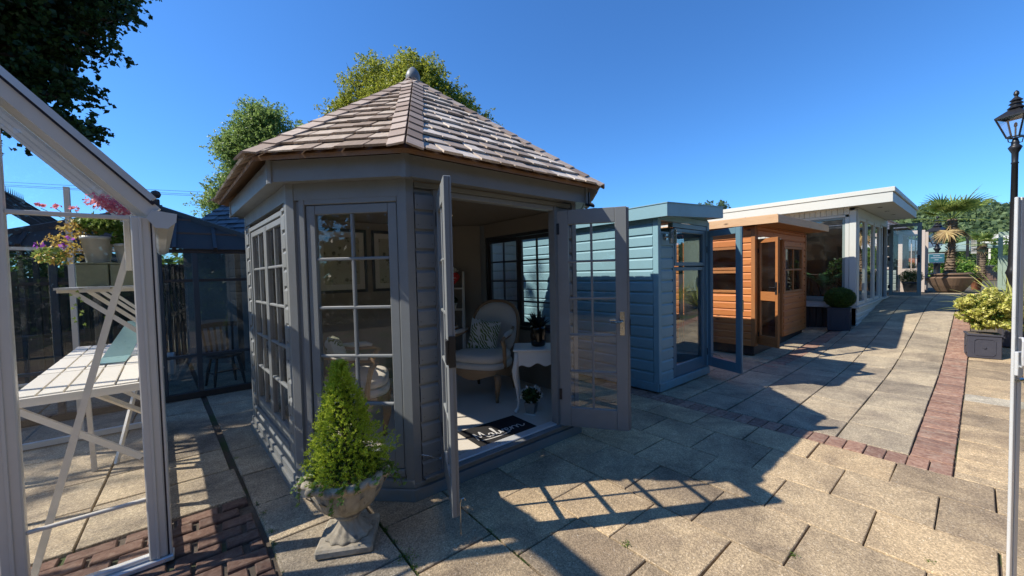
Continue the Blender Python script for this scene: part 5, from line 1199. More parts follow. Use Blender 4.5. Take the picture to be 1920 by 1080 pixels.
for a, b in ((-0.678, -0.2625), (-1.40, -0.7605), (-1.94, -1.5005)):
    mb = MB(); mb.prism([(gx(a), 1.9075), (gx(b), 1.9075), (gx(b), max(1.91, rz_(b)-0.05)), (gx(a), rz_(a)-0.05)], -0.001, 0.003, F); fix_normals(mb.build('pane', GLASS, T))
# roof bars: gable verge plus inner rafters, with glass between
ysl = lambda x: 0.0
def side_x(y): return GX-0.054*(y-GY)
YS = [GY, 3.55, 4.25, 4.95, 5.65]
nrm = Vector((RZ-EAVE, 0, RX*-1+GX)).normalized()
def verge(y, w, h, m, sx, off=0.0, name='rafter'):
    dx = side_x(y)-GX
    a = Vector(((GX if sx > 0 else LX)+dx, y, EAVE+off)); b = Vector((RX+dx, y, RZ+off)); bar_(name, a, b, w, h, m, (nrm.x*sx, 0, nrm.z))
verge(GY-0.005, 0.055, 0.07, ALU, 1, 0.035); verge(GY-0.035, 0.012, 0.016, GASKET, 1, 0.078, 'gasket'); verge(GY-0.03, 0.04, 0.03, ALU2, 1, 0.104, 'verge_cap')
verge(GY-0.005, 0.055, 0.07, ALU, -1, 0.035); verge(GY+0.10, 0.09, 0.035, ALU, 1, -0.03, 'inner_trim')
for y in YS[1:]:
    verge(y, 0.03, 0.045, ALU, 1, 0.03); verge(y, 0.03, 0.045, ALU, -1, 0.03)
for i in range(len(YS)-1):
    for sx in (1, -1):
        e0 = (GX if sx > 0 else LX); V = []
        for (x, z) in ((e0, EAVE+0.03), (RX, RZ+0.03)):
            for y in (YS[i]+0.03, YS[i+1]-0.02): V.append((x+side_x(y)-GX, y, z))
        V = V+[(p[0], p[1], p[2]+0.004) for p in V]
        mb = MB().poly(V, [(0, 1, 3, 2), (4, 6, 7, 5), (0, 4, 5, 1), (2, 3, 7, 6), (0, 2, 6, 4), (1, 5, 7, 3)]); mb.build('roof_pane', GLASS, T)
bar_('ridge', (RX, GY-0.04, RZ+0.05), (RX-0.17, YS[-1], RZ+0.05), 0.08, 0.07, ALU)
for z, w in ((0.045, 0.03), (1.0, 0.02)):
    for a, b in zip(YS, YS[1:]): bar_('side_rail', (side_x(a)-0.02, a+0.03, z), (side_x(b)-0.02, b, z), w, 0.03, ALU)
for y in YS[1:]: box('post', ID, side_x(y)-0.045, side_x(y)-0.005, y-0.02, y+0.02, 0.03, EAVE, ALU, T, 0.004)
for i in range(len(YS)-1):
    a, b = YS[i]+0.02, YS[i+1]-0.02
    V = [(side_x(a)-0.02, a, 0.06), (side_x(b)-0.02, b, 0.06), (side_x(b)-0.02, b, EAVE), (side_x(a)-0.02, a, EAVE)]; V += [(p[0]+0.004, p[1], p[2]) for p in V]
    fix_normals(MB().poly(V, [(0, 1, 2, 3), (7, 6, 5, 4), (0, 4, 5, 1), (2, 6, 7, 3), (0, 3, 7, 4), (1, 5, 6, 2)]).build('pane', GLASS, T))
for y in YS[1:]: bar_('side_rail', (LX+0.03, y, 0.03), (LX+0.03, y, EAVE), 0.04, 0.04, ALU)
# gutter with end cap
mb = MB(); g0, g1 = Vector((GX, GY-0.045, EAVE)), Vector((side_x(5.65), 5.65, EAVE))
prof = [(-0.015, -0.005), (-0.015, 0.035), (0.09, 0.022), (0.085, -0.02), (0.055, -0.045), (0.012, -0.045)]
V = [(g.x+p[0], g.y, g.z+p[1]) for g in (g0, g1) for p in prof]; mb.poly(V, [tuple(range(6)), tuple(range(11, 5, -1))]+[(j, (j+1) % 6, (j+1) % 6+6, j+6)[::-1] for j in range(6)]); fix_normals(mb.build('gutter', ALU, T))
mb = MB(); mb.prism([(GX-LX-0.03, EAVE-0.0), (GX-LX-0.005, EAVE+0.045), (GX-LX+0.095, EAVE+0.03), (GX-LX+0.09, EAVE-0.015), (GX-LX+0.055, EAVE-0.052), (GX-LX+0.005, EAVE-0.05)], -0.052, -0.0455, F); fix_normals(mb.build('gutter_end_cap', ALU2, T))
# far gable
bar_('rear_sill', (LX, 5.66, 0.04), (side_x(5.66), 5.66, 0.04), 0.05, 0.05, ALU); bar_('rear_rail', (LX, 5.66, EAVE), (side_x(5.66), 5.66, EAVE), 0.04, 0.03, ALU); bar_('rear_rail', (LX, 5.66, 0.62), (side_x(5.66), 5.66, 0.62), 0.03, 0.02, ALU)
for x in (-0.95, -1.7): bar_('rear_post', (x, 5.66, 0.05), (x, 5.66, 2.5), 0.04, 0.04, ALU)
# staging
S_ = thing('slatted_staging', 'white slatted staging bench with crossed legs inside the white greenhouse', 'staging bench', (-0.55, 4.4, 0))
TZ = 0.96
def sx_(y): return side_x(y)-0.06
k = 0
NS = 5
for i in range(NS):
    for (ya, yb) in ((3.22, 3.92), (3.94, 4.64), (4.66, 5.4)):
        w = 0.088; a0 = -0.79+0.1*i
        a = Vector((a0+0.044-0.054*(ya-3.2)*0.9, ya, TZ-0.008)); b = Vector((a0+0.044-0.054*(yb-3.2)*0.9, yb, TZ-0.008)); bar_('slat', a, b, w, 0.016, WHITE, par=S_)
for y in (3.205, 3.93, 4.65, 5.41): bar_('cross_rail', (-0.80-0.05*(y-3.2), y, TZ-0.03), (sx_(y)+0.0, y, TZ-0.03), 0.03, 0.045, WHITE, par=S_)
for y in (3.205, 4.65):
    bar_('leg', (-0.78-0.05*(y-3.2), y, TZ-0.05), (-0.30-0.05*(y-3.2), y, 0.50), 0.025, 0.03, WHITE, par=S_)
bar_('leg', (-0.72, 4.64, 0.0), (-0.74, 4.64, TZ-0.05), 0.03, 0.03, WHITE, par=S_); bar_('leg', (-0.60, 4.7, 0.0), (-0.40, 4.9, TZ-0.05), 0.025, 0.025, WHITE, par=S_)
bar_('brace', (-0.50, 3.3, TZ-0.05), (-0.28, 3.9, 0.55), 0.025, 0.025, WHITE, par=S_)
S2 = thing('plant_shelf', 'white bracketed high shelf carrying pots and troughs inside the white greenhouse', 'shelf', (-0.42, 3.6, 1.5))
bar_('strut', (-0.272, 2.99, 1.79), (-0.70, 2.99, 0.06), 0.022, 0.028, WHITE, par=S2)
box('wall_plate', ID, -0.30, -0.275, 2.965, 3.01, 1.62, 1.90, ALU, S2, 0.002)
SZ = 1.535
for i in range(3):
    a0 = -0.54+0.115*i; bar_('slat', (a0, 3.08, SZ-0.008), (a0-0.12, 5.3, SZ-0.008), 0.09, 0.012, ALU2, par=S2)
for j in range(4):
    y = 3.12+0.55*j; bar_('bracket', (-0.52-0.05*(y-3.1), y, SZ-0.03), (-0.245-0.054*(y-3.1), y, SZ-0.30), 0.018, 0.022, WHITE, par=S2)
    bar_('bracket', (-0.58-0.05*(y-3.1), y, SZ-0.022), (-0.24-0.054*(y-3.1), y, SZ-0.022), 0.02, 0.016, WHITE, par=S2)
# troughs and pots on the shelf
GALV = m_plain('galvanised_trough', (0.20, 0.22, 0.15), 0.5, 0.3, 0.2, 0.1)
GALV2 = m_plain('pale_zinc_pot', (0.42, 0.44, 0.42), 0.5, 0.3, 0.2, 0.1)
def trough(x0, x1, y0, y1, z, h, lab):
    T = thing('planter_trough', lab, 'trough', ((x0+x1)/2, (y0+y1)/2, z), group='metal troughs on the high shelf'); mb = MB(); mb.box(x0, x1, y0, y1, z, z+h, c=0.004); mb.build('trough_body', GALV, T); box('rim', ID, x0-0.004, x1+0.004, y0-0.004, y1+0.004, z+h+0.0005, z+h+0.008, GALV, T, 0.002)
trough(-0.510, -0.385, 3.11, 3.50, SZ+0.001, 0.125, 'green grey metal trough at the left end of the high shelf'); trough(-0.378, -0.262, 3.11, 3.50, SZ+0.001, 0.125, 'green grey metal trough at the right end of the high shelf')
small_pot((-0.435, 3.22, SZ+0.136), 0.068, 0.15, GALV2, 'pale zinc pot of pink geraniums on the left metal trough', None)
small_pot((-0.315, 3.20, SZ+0.136), 0.055, 0.11, GALV2, 'pale zinc pot on the right metal trough beside the post', LEAFM['hedge'], 91, 240, 1.2, lz=0.05)
small_pot((-0.33, 3.36, SZ+0.136), 0.05, 0.17, TERRA, 'terracotta pot behind the pale zinc pots on the high shelf', LEAFM['hedge'], 92, 240, 1.3, lz=0.06)
T = thing('trailing_plant', 'orange and yellow trailing foliage with purple flowers spilling from the high shelf', 'trailing plant', (-0.52, 3.2, 1.7))
P, D_ = clump_points([(-0.51, 3.22, 1.86, 0.09, 0.10, 0.06), (-0.57, 3.2, 1.78, 0.08, 0.08, 0.06), (-0.60, 3.18, 1.70, 0.06, 0.06, 0.05), (-0.53, 3.18, 1.73, 0.05, 0.05, 0.07)], 420, 93, 0.2); leaf_cloud('foliage', P, D_, 0.022, LEAFM['orangef'], T, 94, 0.55)
P, D_ = clump_points([(-0.60, 3.15, 1.71, 0.07, 0.06, 0.05), (-0.42, 3.2, 1.9, 0.10, 0.1, 0.05)], 420, 95, 0.3); leaf_cloud('green_foliage', P, D_, 0.024, LEAFM['ivy'], T, 96, 0.5)
mb = MB()
for i in range(11): p = Vector((-0.505-0.02*sin(i*1.7), 3.09, SZ-0.02-0.018*i)); ivy_leaf(mb, p, Vector((0.1, -1, 0.2)).normalized(), Vector((0.5*(-1)**i, 0, -0.6)).normalized(), 0.014)
for i in range(6): p = Vector((-0.40-0.006*i, 3.12, 1.40-0.035*i)); ivy_leaf(mb, p, Vector((0.1, -1, 0.2)).normalized(), Vector((0.5*(-1)**i, 0, -0.6)).normalized(), 0.013)
mb.build('hanging_strand', LEAFM['ivy'], T)
P, D_ = clump_points([(-0.545, 3.10, 1.76, 0.022, 0.02, 0.02), (-0.52, 3.10, 1.80, 0.02, 0.02, 0.015), (-0.62, 3.06, 1.755, 0.025, 0.02, 0.018)], 26, 97, 0.2); leaf_cloud('purple_flower', P, D_, 0.016, LEAFM['purple'], T, 98, 0.9)
T = thing('geranium', 'pink geranium flower heads above the high shelf in the white greenhouse', 'geranium', (-0.42, 3.25, 1.85))
P, D_ = clump_points([(-0.40, 3.2, 2.02, 0.085, 0.09, 0.05), (-0.34, 3.2, 1.985, 0.07, 0.08, 0.035), (-0.50, 3.12, 1.965, 0.022, 0.02, 0.014), (-0.565, 3.12, 1.965, 0.02, 0.02, 0.012), (-0.62, 3.12, 1.97, 0.02, 0.02, 0.012)], 430, 99, 0.2); leaf_cloud('flower', P, D_, 0.018, LEAFM['pink'], T, 100, 0.8)
P, D_ = clump_points([(-0.42, 3.24, 1.89, 0.10, 0.1, 0.05)], 260, 101, 0.2); leaf_cloud('leaf', P, D_, 0.035, LEAFM['hedge'], T, 102, 0.8)
mb = MB()
for x in (-0.5, -0.565, -0.62, -0.43, -0.37): mb.tube([(-0.45, 3.22, 1.82), ((x-0.45)/2, 3.18, 1.90), (x, 3.13, 1.955)], 0.002, 4)
mb.build('stem', LEAFM['hedge'], T)
# bent teal leaflet stand on the bench
TS = m_plain('translucent_teal_acrylic', (0.22, 0.36, 0.36), 0.3, 0, 0.05, 0.0)
mb = MB(); A = [(-0.60, 4.05, TZ+0.002), (-0.44, 4.05, TZ+0.002), (-0.44, 4.35, TZ+0.006), (-0.60, 4.35, TZ+0.006), (-0.475, 4.62, TZ+0.26), (-0.35, 4.62, TZ+0.26)]
A2 = [(x, y, z+0.006) for x, y, z in A]
fix_o = mb.poly(A+A2, [(3, 2, 1, 0), (2, 3, 4, 5), (6, 7, 8, 9), (9, 8, 11, 10), (0, 1, 7, 6), (1, 2, 8, 7), (3, 0, 6, 9), (2, 5, 11, 8), (4, 3, 9, 10), (5, 4, 10, 11)]).build('leaflet_stand', TS); tag(fix_o, 'bent teal leaflet stand on the white slatted bench', 'leaflet stand'); fix_normals(fix_o)
# ------------------------------------------------------------------ dark glasshouse at the end of the passage
T = thing('dark_greenhouse', 'dark painted timber greenhouse with hipped roof and ball finial', 'greenhouse', (-0.4, 8.2, 0)); DG = T
DBLU = m_paint('dark_blue_grey_paint', (0.045, 0.06, 0.075), 0.4)
yF = 6.62; xL, xR = -1.9, 1.05; ez = 1.93
F = fr((xL, yF), (xR, yF)); L = xR-xL
box('base_rail', F, 0, L, -0.03, 0.05, 0.005, 0.085, DARKWOOD, T, 0.004); box('eave_rail', F, 0, L, -0.02, 0.05, ez, ez+0.05, DARKWOOD, T, 0.003)
px_ = [0.0, 0.62, 1.50, 1.855, 2.45, L-0.06]
for i, x in enumerate(px_): box('post', F, x, x+0.06, -0.02, 0.04, 0.086, ez-0.001, DBLU, T, 0.004)
for a, b in zip(px_, px_[1:]):
    for z in (0.55, 1.55): box('rail', F, a+0.061, b-0.001, -0.01, 0.03, z, z+0.035, DARKWOOD if z > 1 else DBLU, T, 0.002)
    box('pane', F, a+0.061, b-0.001, 0.010, 0.014, 0.086, 0.549, GLASSD, T, 0); box('pane', F, a+0.061, b-0.001, 0.010, 0.014, 0.586, 1.549, GLASSD, T, 0); box('pane', F, a+0.061, b-0.001, 0.010, 0.014, 1.586, ez-0.001, GLASSD, T, 0)
AP = Vector((-0.43, 7.85, 2.66)); AP2 = Vector((-0.43, 9.6, 2.66))
yB = 10.8
c0, c1, c2, c3 = Vector((xL, yF-0.05, ez+0.05)), Vector((xR, yF-0.05, ez+0.05)), Vector((xR, yB, ez+0.05)), Vector((xL, yB, ez+0.05))
def slab_tri(name, pts, m, th=0.012):
    pts = [Vector(p) for p in pts]; n = (pts[1]-pts[0]).cross(pts[2]-pts[0]).normalized()*th; k = len(pts)
    o = MB().poly(pts+[p+n for p in pts], [tuple(range(k-1, -1, -1)), tuple(range(k, 2*k))]+[(j, (j+1) % k, (j+1) % k+k, j+k) for j in range(k)]).build(name, m, T); return o
DRF = m_plain('weathered_dark_roofing', (0.055, 0.042, 0.035), 0.9, 0, 0.3, 0.2, 6)
slab_tri('roof_pane', [c0, c1, AP], DRF, 0.005); slab_tri('roof_pane', [c3, c0, AP, AP2], GLASSD, 0.005); slab_tri('roof_pane', [c1, c2, AP2, AP], DRF, 0.005)
for a in (c0, c1): bar_('hip_rafter', a, AP, 0.10, 0.11, DARKWOOD, par=T)
bar_('hip_rafter', c2, AP2, 0.07, 0.08, DARKWOOD, par=T); bar_('ridge', AP, AP2, 0.06, 0.08, DARKWOOD, par=T)
for i in range(1, 7):
    t = i/7; a = c0.lerp(c1, t); d = 1-abs(t-0.5)*2; b = Vector((a.x, a.y+(AP.y-a.y)*d, a.z+(AP.z-a.z)*d)); bar_('rafter', a, b, 0.04, 0.05, DARKWOOD, par=T)
for z in (0.35, 0.7): 
    a = c0.lerp(AP, z); b = c1.lerp(AP, z); bar_('purlin', a, b, 0.04, 0.04, BROWNWOOD, par=T)
for i in range(1, 6):
    t = i/6; a = c1.lerp(c2, t); b = AP.lerp(AP2, t); bar_('rafter', a, b, 0.04, 0.05, DARKWOOD, par=T)
mb = MB(); mb.box(-0.50, -0.36, 7.78, 7.92, 2.63, 2.71, c=0.004); mb.box(-0.47, -0.39, 7.81, 7.89, 2.71, 2.80, c=0.01); mb.lathe([(0.003, -0.06), (0.04, -0.05), (0.058, -0.015), (0.06, 0.01), (0.045, 0.045), (0.003, 0.062)], (-0.43, 7.85, 2.87), 16); mb.build('finial', DARKWOOD, T)
for a, b in ((c1, c2), (c3, c0)):
    F2 = fr((a.x-0.06, a.y), (b.x-0.06, b.y)); L2 = (b-a).length; n = 6
    if a is c3: continue
    for i in range(n+1): box('post', F2, L2*i/n, L2*i/n+0.06, 0, 0.06, 0.01, ez, DARKWOOD, T, 0.003)
    for i in range(n): box('pane', F2, L2*i/n+0.061, L2*(i+1)/n-0.001, 0.03, 0.034, 0.3, ez, GLASSD, T, 0); box('base_board', F2, L2*i/n+0.061, L2*(i+1)/n-0.001, 0.0, 0.03, 0.01, 0.3, DARKWOOD, T, 0)
F2 = fr((xR, yB), (xL, yB)); n = 30
for i in range(n): box('back_board', F2, i*L/n, (i+1)*L/n-0.01, 0, 0.02, 0.0, 1.3, DARKWOOD if i % 3 else BROWNWOOD, T, 0)
box('back_board', F2, 0, L, 0.02, 0.03, 1.3, ez, DARKWOOD, T, 0)
for x in (-0.75, 0.5): box('inner_post', ID, x, x+0.08, 8.0, 8.08, 0, 2.35, BROWNWOOD, T, 0.003)
# slat back chair inside
T = thing('windsor_chair', 'dark wooden slat back chair standing inside the dark greenhouse', 'chair', (0.27, 7.15, 0), math.radians(15)); M = WM[T.name]
mb = MB(); ring = [(0.22*cos(2*pi*i/24)*(1.0), 0.20*sin(2*pi*i/24)) for i in range(24)]; mb.poly([M @ Vector((x, y, z)) for z in (0.43, 0.46) for x, y in ring], [tuple(range(23, -1, -1)), tuple(range(24, 48))]+[(j, (j+1) % 24, (j+1) % 24+24, j+24) for j in range(24)]); mb.build('seat', DARKWOOD, T, M=M)
for sx in (-1, 1):
    for sy in (-1, 1): mb = MB(); mb.tube([M @ Vector(p) for p in ((sx*0.13, sy*0.12, 0.43), (sx*0.165, sy*0.15, 0.22), (sx*0.19, sy*0.18, 0.0))], [0.016, 0.024, 0.014], 8); mb.build('leg', DARKWOOD, T, True, M)
    mb = MB(); mb.tube([M @ Vector(p) for p in ((sx*0.165, -0.15, 0.2), (sx*0.165, 0.15, 0.2))], 0.011, 6); mb.build('stretcher', DARKWOOD, T, True, M)
mb = MB(); mb.tube([M @ Vector(p) for p in ((-0.165, 0, 0.2), (0.165, 0, 0.2))], 0.011, 6); mb.build('stretcher', DARKWOOD, T, True, M)
for i in range(6):
    x = -0.17+0.068*i; mb = MB(); mb.bar(M @ Vector((x*0.95, 0.16, 0.455)), M @ Vector((x*1.15, 0.235, 0.86)), 0.028, 0.01, (0, 1, 0)); mb.build('back_slat', DARKWOOD, T)
mb = MB(); pts = [M @ Vector((-0.25+0.05*i, 0.25-0.05*((i-5)/5)**2+0.0, 0.88+0.012*(1-((i-5)/5)**2))) for i in range(11)]
for a, b in zip(pts, pts[1:]): mb.bar(a, b, 0.022, 0.07)
mb.build('top_rail', DARKWOOD, T)
mb = MB(); mb.box(-0.75, -0.30, 7.35, 7.7, 0.22, 0.50, c=0.01); T2 = mb.build('storage_crate', WHITE); tag(T2, 'white painted crate standing inside the dark greenhouse', 'crate')
# ------------------------------------------------------------------ slate roofed octagon behind
T = thing('slate_roofed_pavilion', 'dark pavilion with a grey slate pyramid roof behind the summerhouse', 'pavilion', (1.55, 9.7, 0))
PC = Vector((1.6, 10.3, 0)); PR = 2.15; pe = []
for i in range(8): a = pi/8+i*pi/4; pe.append(Vector((PC.x+PR*cos(a), PC.y+PR*sin(a), 2.32)))
pa = Vector((PC.x, PC.y, 4.05))
mb = MB(); mb.poly([v-Vector((0, 0, 0.01)) for v in pe]+[pa], [(j, (j+1) % 8, 8) for j in range(8)]+[tuple(range(7, -1, -1))]); mb.build('roof_deck', DARKWOOD, T)
for j in range(8): shingle_face(pe[j], pe[(j+1) % 8], pa, SLATE, T, j in (4, 5), 0.16, (0.18, 0.26), 0.008, 0.0, 'slate')
for i in range(8):
    a, b = pe[i], pe[(i+1) % 8]; a2 = PC+(Vector((a.x, a.y, 0))-PC)*0.9; b2 = PC+(Vector((b.x, b.y, 0))-PC)*0.9; F2 = fr((a2.x, a2.y), (b2.x, b2.y)); L2 = (b2-a2).length
    box('wall_panel', F2, 0, L2, 0, 0.04, 0, 2.31, DBLU, T, 0)
# ------------------------------------------------------------------ victorian glasshouse seen through the white one
T = thing('victorian_glasshouse', 'dark glasshouse with spiked ridge cresting seen through the white greenhouse gable', 'greenhouse', (-3.0, 11, 0))
x0, x1, y0, y1 = -4.6, -1.45, 9.5, 14.0; ez2, rz2 = 2.1, 3.45; rx = (x0+x1)/2
F2 = fr((x0, y0), (x1, y0)); L2 = x1-x0
for i in range(7): box('post', F2, L2*i/6-0.03, L2*i/6+0.03, 0, 0.06, 0, ez2+(rz2-ez2)*(1-abs(i/3-1)), BROWNWOOD, T, 0.003)
for z in (0.7, 1.3, ez2): box('rail', F2, 0, L2, 0.061, 0.10, z, z+0.05, BROWNWOOD, T, 0.003)
for i in range(24): box('base_board', F2, i*L2/24, (i+1)*L2/24-0.008, 0.02, 0.05, 0, 0.68, DARKWOOD, T, 0)
for y in (y0, y0+1.1, y0+2.2, y0+3.3, y1):
    for e in (x0, x1): bar_('rafter', (e, y, ez2), (rx, y, rz2), 0.06, 0.10, DARKWOOD, par=T)
bar_('eave_rail', (x1, y0, ez2), (x1, y1, ez2), 0.06, 0.08, DARKWOOD, par=T); bar_('eave_rail', (x0, y0, ez2), (x0, y1, ez2), 0.06, 0.08, DARKWOOD, par=T)
bar_('ridge', (rx, y0, rz2), (rx, y1, rz2), 0.06, 0.12, DARKWOOD, par=T)
mb = MB()
for i in range(36): y = y0+i*(y1-y0)/35; mb.tube([(rx, y, rz2+0.05), (rx, y, rz2+0.2)], [0.012, 0.002], 4)
mb.build('ridge_cresting', BLACK, T)
for i in range(6): box('post', fr((x1, y0), (x1, y1)), i*0.9, i*0.9+0.05, 0, 0.05, 0, ez2, DARKWOOD, T, 0.003)
# dark fence closing the yard behind the greenhouses
T = thing('timber_fence', 'dark vertical board fence behind the greenhouses', 'fence', (-1, 15.5, 0)); Ff = fr((-7, 14.6), (5.5, 15.8)); n = 80; Lf = 12.55
for i in range(n): box('board', Ff, i*Lf/n+0.004, (i+1)*Lf/n-0.004, 0, 0.02, 0, 1.75+R.uniform(-0.02, 0.02), BROWNWOOD if i % 4 else DARKWOOD, T, 0)
for i in range(8): box('post', Ff, i*1.75, i*1.75+0.1, 0.021, 0.12, 0, 1.9, BROWNWOOD, T, 0)
# overhead wires
T = thing('overhead_wires', 'two thin overhead wires crossing the sky at left', 'wires', (-3.6, 35.6, 0))
def wire(pa, pb, sag, off): 
    pts = []
    for i in range(17):
        t = i/16; p = Vector(pa).lerp(Vector(pb), t); p.z -= sag*4*t*(1-t); pts.append(p+Vector((0, 0, off)))
    mb = MB(); mb.tube(pts, 0.012, 4); mb.build('wire', BLACK, T)
for off in (0, -0.17, -0.26): wire((-28, 55, 10.2), (20, 15.2, 5.6), 0.25, off)
for q in ((-28, 55), (20, 15.2)):
    pass

# pale shiplap shed behind, filling the view through the octagon's far window
T = thing('pale_shed', 'pale grey shiplap shed in shade, seen through the far window of the octagonal summerhouse', 'shed', (5.5, 6.6, 0))
clad(fr((3.75, 5.72), (7.2, 5.72)), 0.05, 3.4, 0.03, 2.3, m_paint('pale_grey_paint', (0.40, 0.42, 0.40), 0.5), T, 0.16)
clad(fr((3.75, 7.6), (3.75, 5.72)), 0.0, 1.83, 0.03, 2.3, m_paint('pale_grey_paint', (0.40, 0.42, 0.40), 0.5), T, 0.16)
box('corner_post', ID, 3.72, 3.80, 5.69, 5.77, 0, 2.3, WHITE, T); flat_roof(T, 3.6, 7.35, 5.58, 7.8, 2.3, 2.3, 0.14, CREAM)
# ------------------------------------------------------------------ right side: planters, lamp, palms, far buildings
LEAD = m_plain('faux_lead_planter', (0.055, 0.055, 0.07), 0.55, 0.1, 0.2, 0.15)
T = thing('lead_planter', 'square grey lead look planter with octagonal moulding holding the variegated shrub', 'planter', (9.40, -0.03, zg(9.4, 0))); cube_planter(T, 9.40, -0.03, zg(9.3, 0), 0.335, 0.37, LEAD, 0.12)
T = thing('variegated_shrub', 'bushy yellow and cream variegated shrub in the grey square planter', 'shrub', (9.40, -0.03, 0.45))
P, D_ = clump_points(sub_clumps([(9.38, -0.08, 0.84, 0.31, 0.31, 0.38), (9.32, 0.04, 0.82, 0.22, 0.2, 0.28), (9.5, -0.22, 0.95, 0.27, 0.24, 0.29)], 26, 5, 0.30), 7500, 111, 0.5); leaf_cloud('foliage', P, D_, 0.048, LEAFM['euon'], T, 112, 0.5, 0.35)
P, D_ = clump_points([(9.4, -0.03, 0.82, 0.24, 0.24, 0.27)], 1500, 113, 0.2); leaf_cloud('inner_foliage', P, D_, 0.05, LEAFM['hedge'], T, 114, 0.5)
T = thing('lead_planter', 'second grey planter standing in shade behind the planter with the variegated shrub', 'planter', (10.3, -0.42, zg(10.3, 0))); cube_planter(T, 10.3, -0.42, zg(10.3, 0), 0.42, 0.42, LEAD, 0.1, False)
for (c, n, L, s, lab) in (((10.35, -0.42, 0.58), 60, 1.15, 121, 'yellow striped phormium with long sword leaves behind the variegated shrub'), ((11.9, -0.30, 0.40), 55, 0.95, 122, 'smaller green and yellow phormium near the foot of the lamp post')):
    T = thing('phormium', lab, 'phormium', c); blades('leaf', c, n, L, 0.06, LEAFM['phorm'], T, s, 1.15, 1.0, 0.55, 8)
# terracotta pot at the far end of the path
for (x, y, h, r, lab) in ((20.8, 0.10, 0.42, 0.15, 'large terracotta pot at the far right end of the path'),): small_pot((x, y, 0.66), r, h, TERRA, lab, LEAFM['hedge'], 131, 300, 0.9, lz=0.15)
# near lamp post
def lamp_post(x, y, z0, H, label, s=1.0):
    T = thing('lamp_post', label, 'lamp post', (x, y, z0), group='victorian lamp posts'); c = (x, y, z0)
    mb = MB(); mb.lathe([(0.15*s, 0), (0.15*s, 0.25), (0.12*s, 0.3), (0.13*s, 0.36), (0.10*s, 0.42), (0.105*s, 0.9), (0.13*s, 0.95), (0.10*s, 1.02), (0.085*s, 1.1), (0.07*s, H*0.5), (0.06*s, H-0.42), (0.075*s, H-0.41), (0.06*s, H-0.38), (0.065*s, H-0.2), (0.11*s, H-0.12), (0.13*s, H-0.08), (0.10*s, H-0.05), (0.07*s, H-0.02), (0.08*s, H), (0.04*s, H+0.12)], c, 16); mb.build('column', BLACK, T, True)
    zb = z0+H+0.13; rb, rt, hh = 0.13*s, 0.30*s, 0.55*s
    mb = MB(); C4 = lambda r, z: [Vector((x+r*cos(pi/4*0+pi/2*j+0.35)*1.0, y+r*sin(pi/2*j+0.35), z)) for j in range(4)]
    B0, T0 = C4(rb*1.25, zb), C4(rt*1.25, zb+hh)
    for j in range(4): mb.bar(B0[j], T0[j], 0.03*s); mb.bar(B0[j], B0[(j+1) % 4], 0.035*s); mb.bar(T0[j], T0[(j+1) % 4], 0.04*s)
    mb.build('lantern_frame', BLACK, T)
    for j in range(4): k = (j+1) % 4; mb = MB(); q = [B0[j], B0[k], T0[k], T0[j]]; n = (q[1]-q[0]).cross(q[2]-q[0]).normalized()*0.004; mb.poly(q+[p+n for p in q], [(3, 2, 1, 0), (4, 5, 6, 7)]+[(i, (i+1) % 4, (i+1) % 4+4, i+4) for i in range(4)]); mb.build('pane', GLASS, T)
    mb = MB(); V = C4(rt*1.35, zb+hh+0.01)+C4(0.13*s, zb+hh+0.2*s); mb.poly(V, [(3, 2, 1, 0), (4, 5, 6, 7)]+[(j, (j+1) % 4, (j+1) % 4+4, j+4) for j in range(4)])
    zt = zb+hh+0.2*s; mb.lathe([(0.13*s, 0), (0.16*s, 0.02), (0.10*s, 0.09*s), (0.10*s, 0.12*s), (0.135*s, 0.14*s), (0.08*s, 0.2*s), (0.12*s, 0.23*s), (0.04*s, 0.32*s), (0.03*s, 0.34*s), (0.055*s, 0.40*s), (0.045*s, 0.46*s), (0.01*s, 0.50*s)], (x, y, zt), 14); mb.build('lantern_roof', BLACK, T)
    mb = MB(); mb.tube([(x, y, zb), (x, y, zb+0.25*s)], 0.018*s, 8); mb.lathe([(0.01, 0), (0.035*s, 0.05*s), (0.03*s, 0.12*s), (0.005, 0.15*s)], (x, y, zb+0.25*s), 10); mb.build('burner', BLACK, T)
    mb = MB()
    for sg in (-1, 1): mb.tube([(x+sg*0.05*s*0.77, y-sg*0.05*s*0.63, zb-0.12), (x+sg*0.19*s*0.77, y-sg*0.19*s*0.63, zb-0.10), (x+sg*0.22*s*0.77, y-sg*0.22*s*0.63, zb), (x+sg*0.12*s*0.77, y-sg*0.12*s*0.63, zb+0.03)], 0.012*s, 6)
    mb.build('scroll_bracket', BLACK, T)
lamp_post(13.27, -0.42, 0.40, 3.64, 'black victorian lamp post with glazed lantern at the right edge', 0.765)
lamp_post(25.4, 1.24, 0.66, 1.7, 'distant black lamp post behind the palm with a small teal sign fixed on it', 1.0)
T = thing('teal_sign', 'small teal notice board with white lettering in front of the distant lamp post', 'sign', (25.2, 1.20, 1.7))
Fs = fr((25.05, 1.47), (25.45, 0.98)); TG = m_plain('teal_sign_board', (0.06, 0.22, 0.24), 0.5, 0, 0.05, 0.02)
box('board', Fs, 0, 0.55, -0.02, 0.0, 1.68, 2.03, TG, T, 0.003); mb = MB(); mb.box(-0.03, 0.58, 0.001, 0.01, 1.64, 2.06, Fs); mb.build('backing', WHITE, T)
mb = MB(); TF = Fs @ Matrix.Translation((0, -0.021, 0)) @ Matrix.Rotation(pi/2, 4, 'X')
for x0, x1, z in ((0.15, 0.40, 1.95), (0.06, 0.49, 1.86), (0.2, 0.35, 1.77)): ribbon(mb, [(x0+i*0.02, z+0.012*(i % 2)) for i in range(int((x1-x0)/0.02)+1)], 0.02, TF)
mb.build('lettering', WH, T)
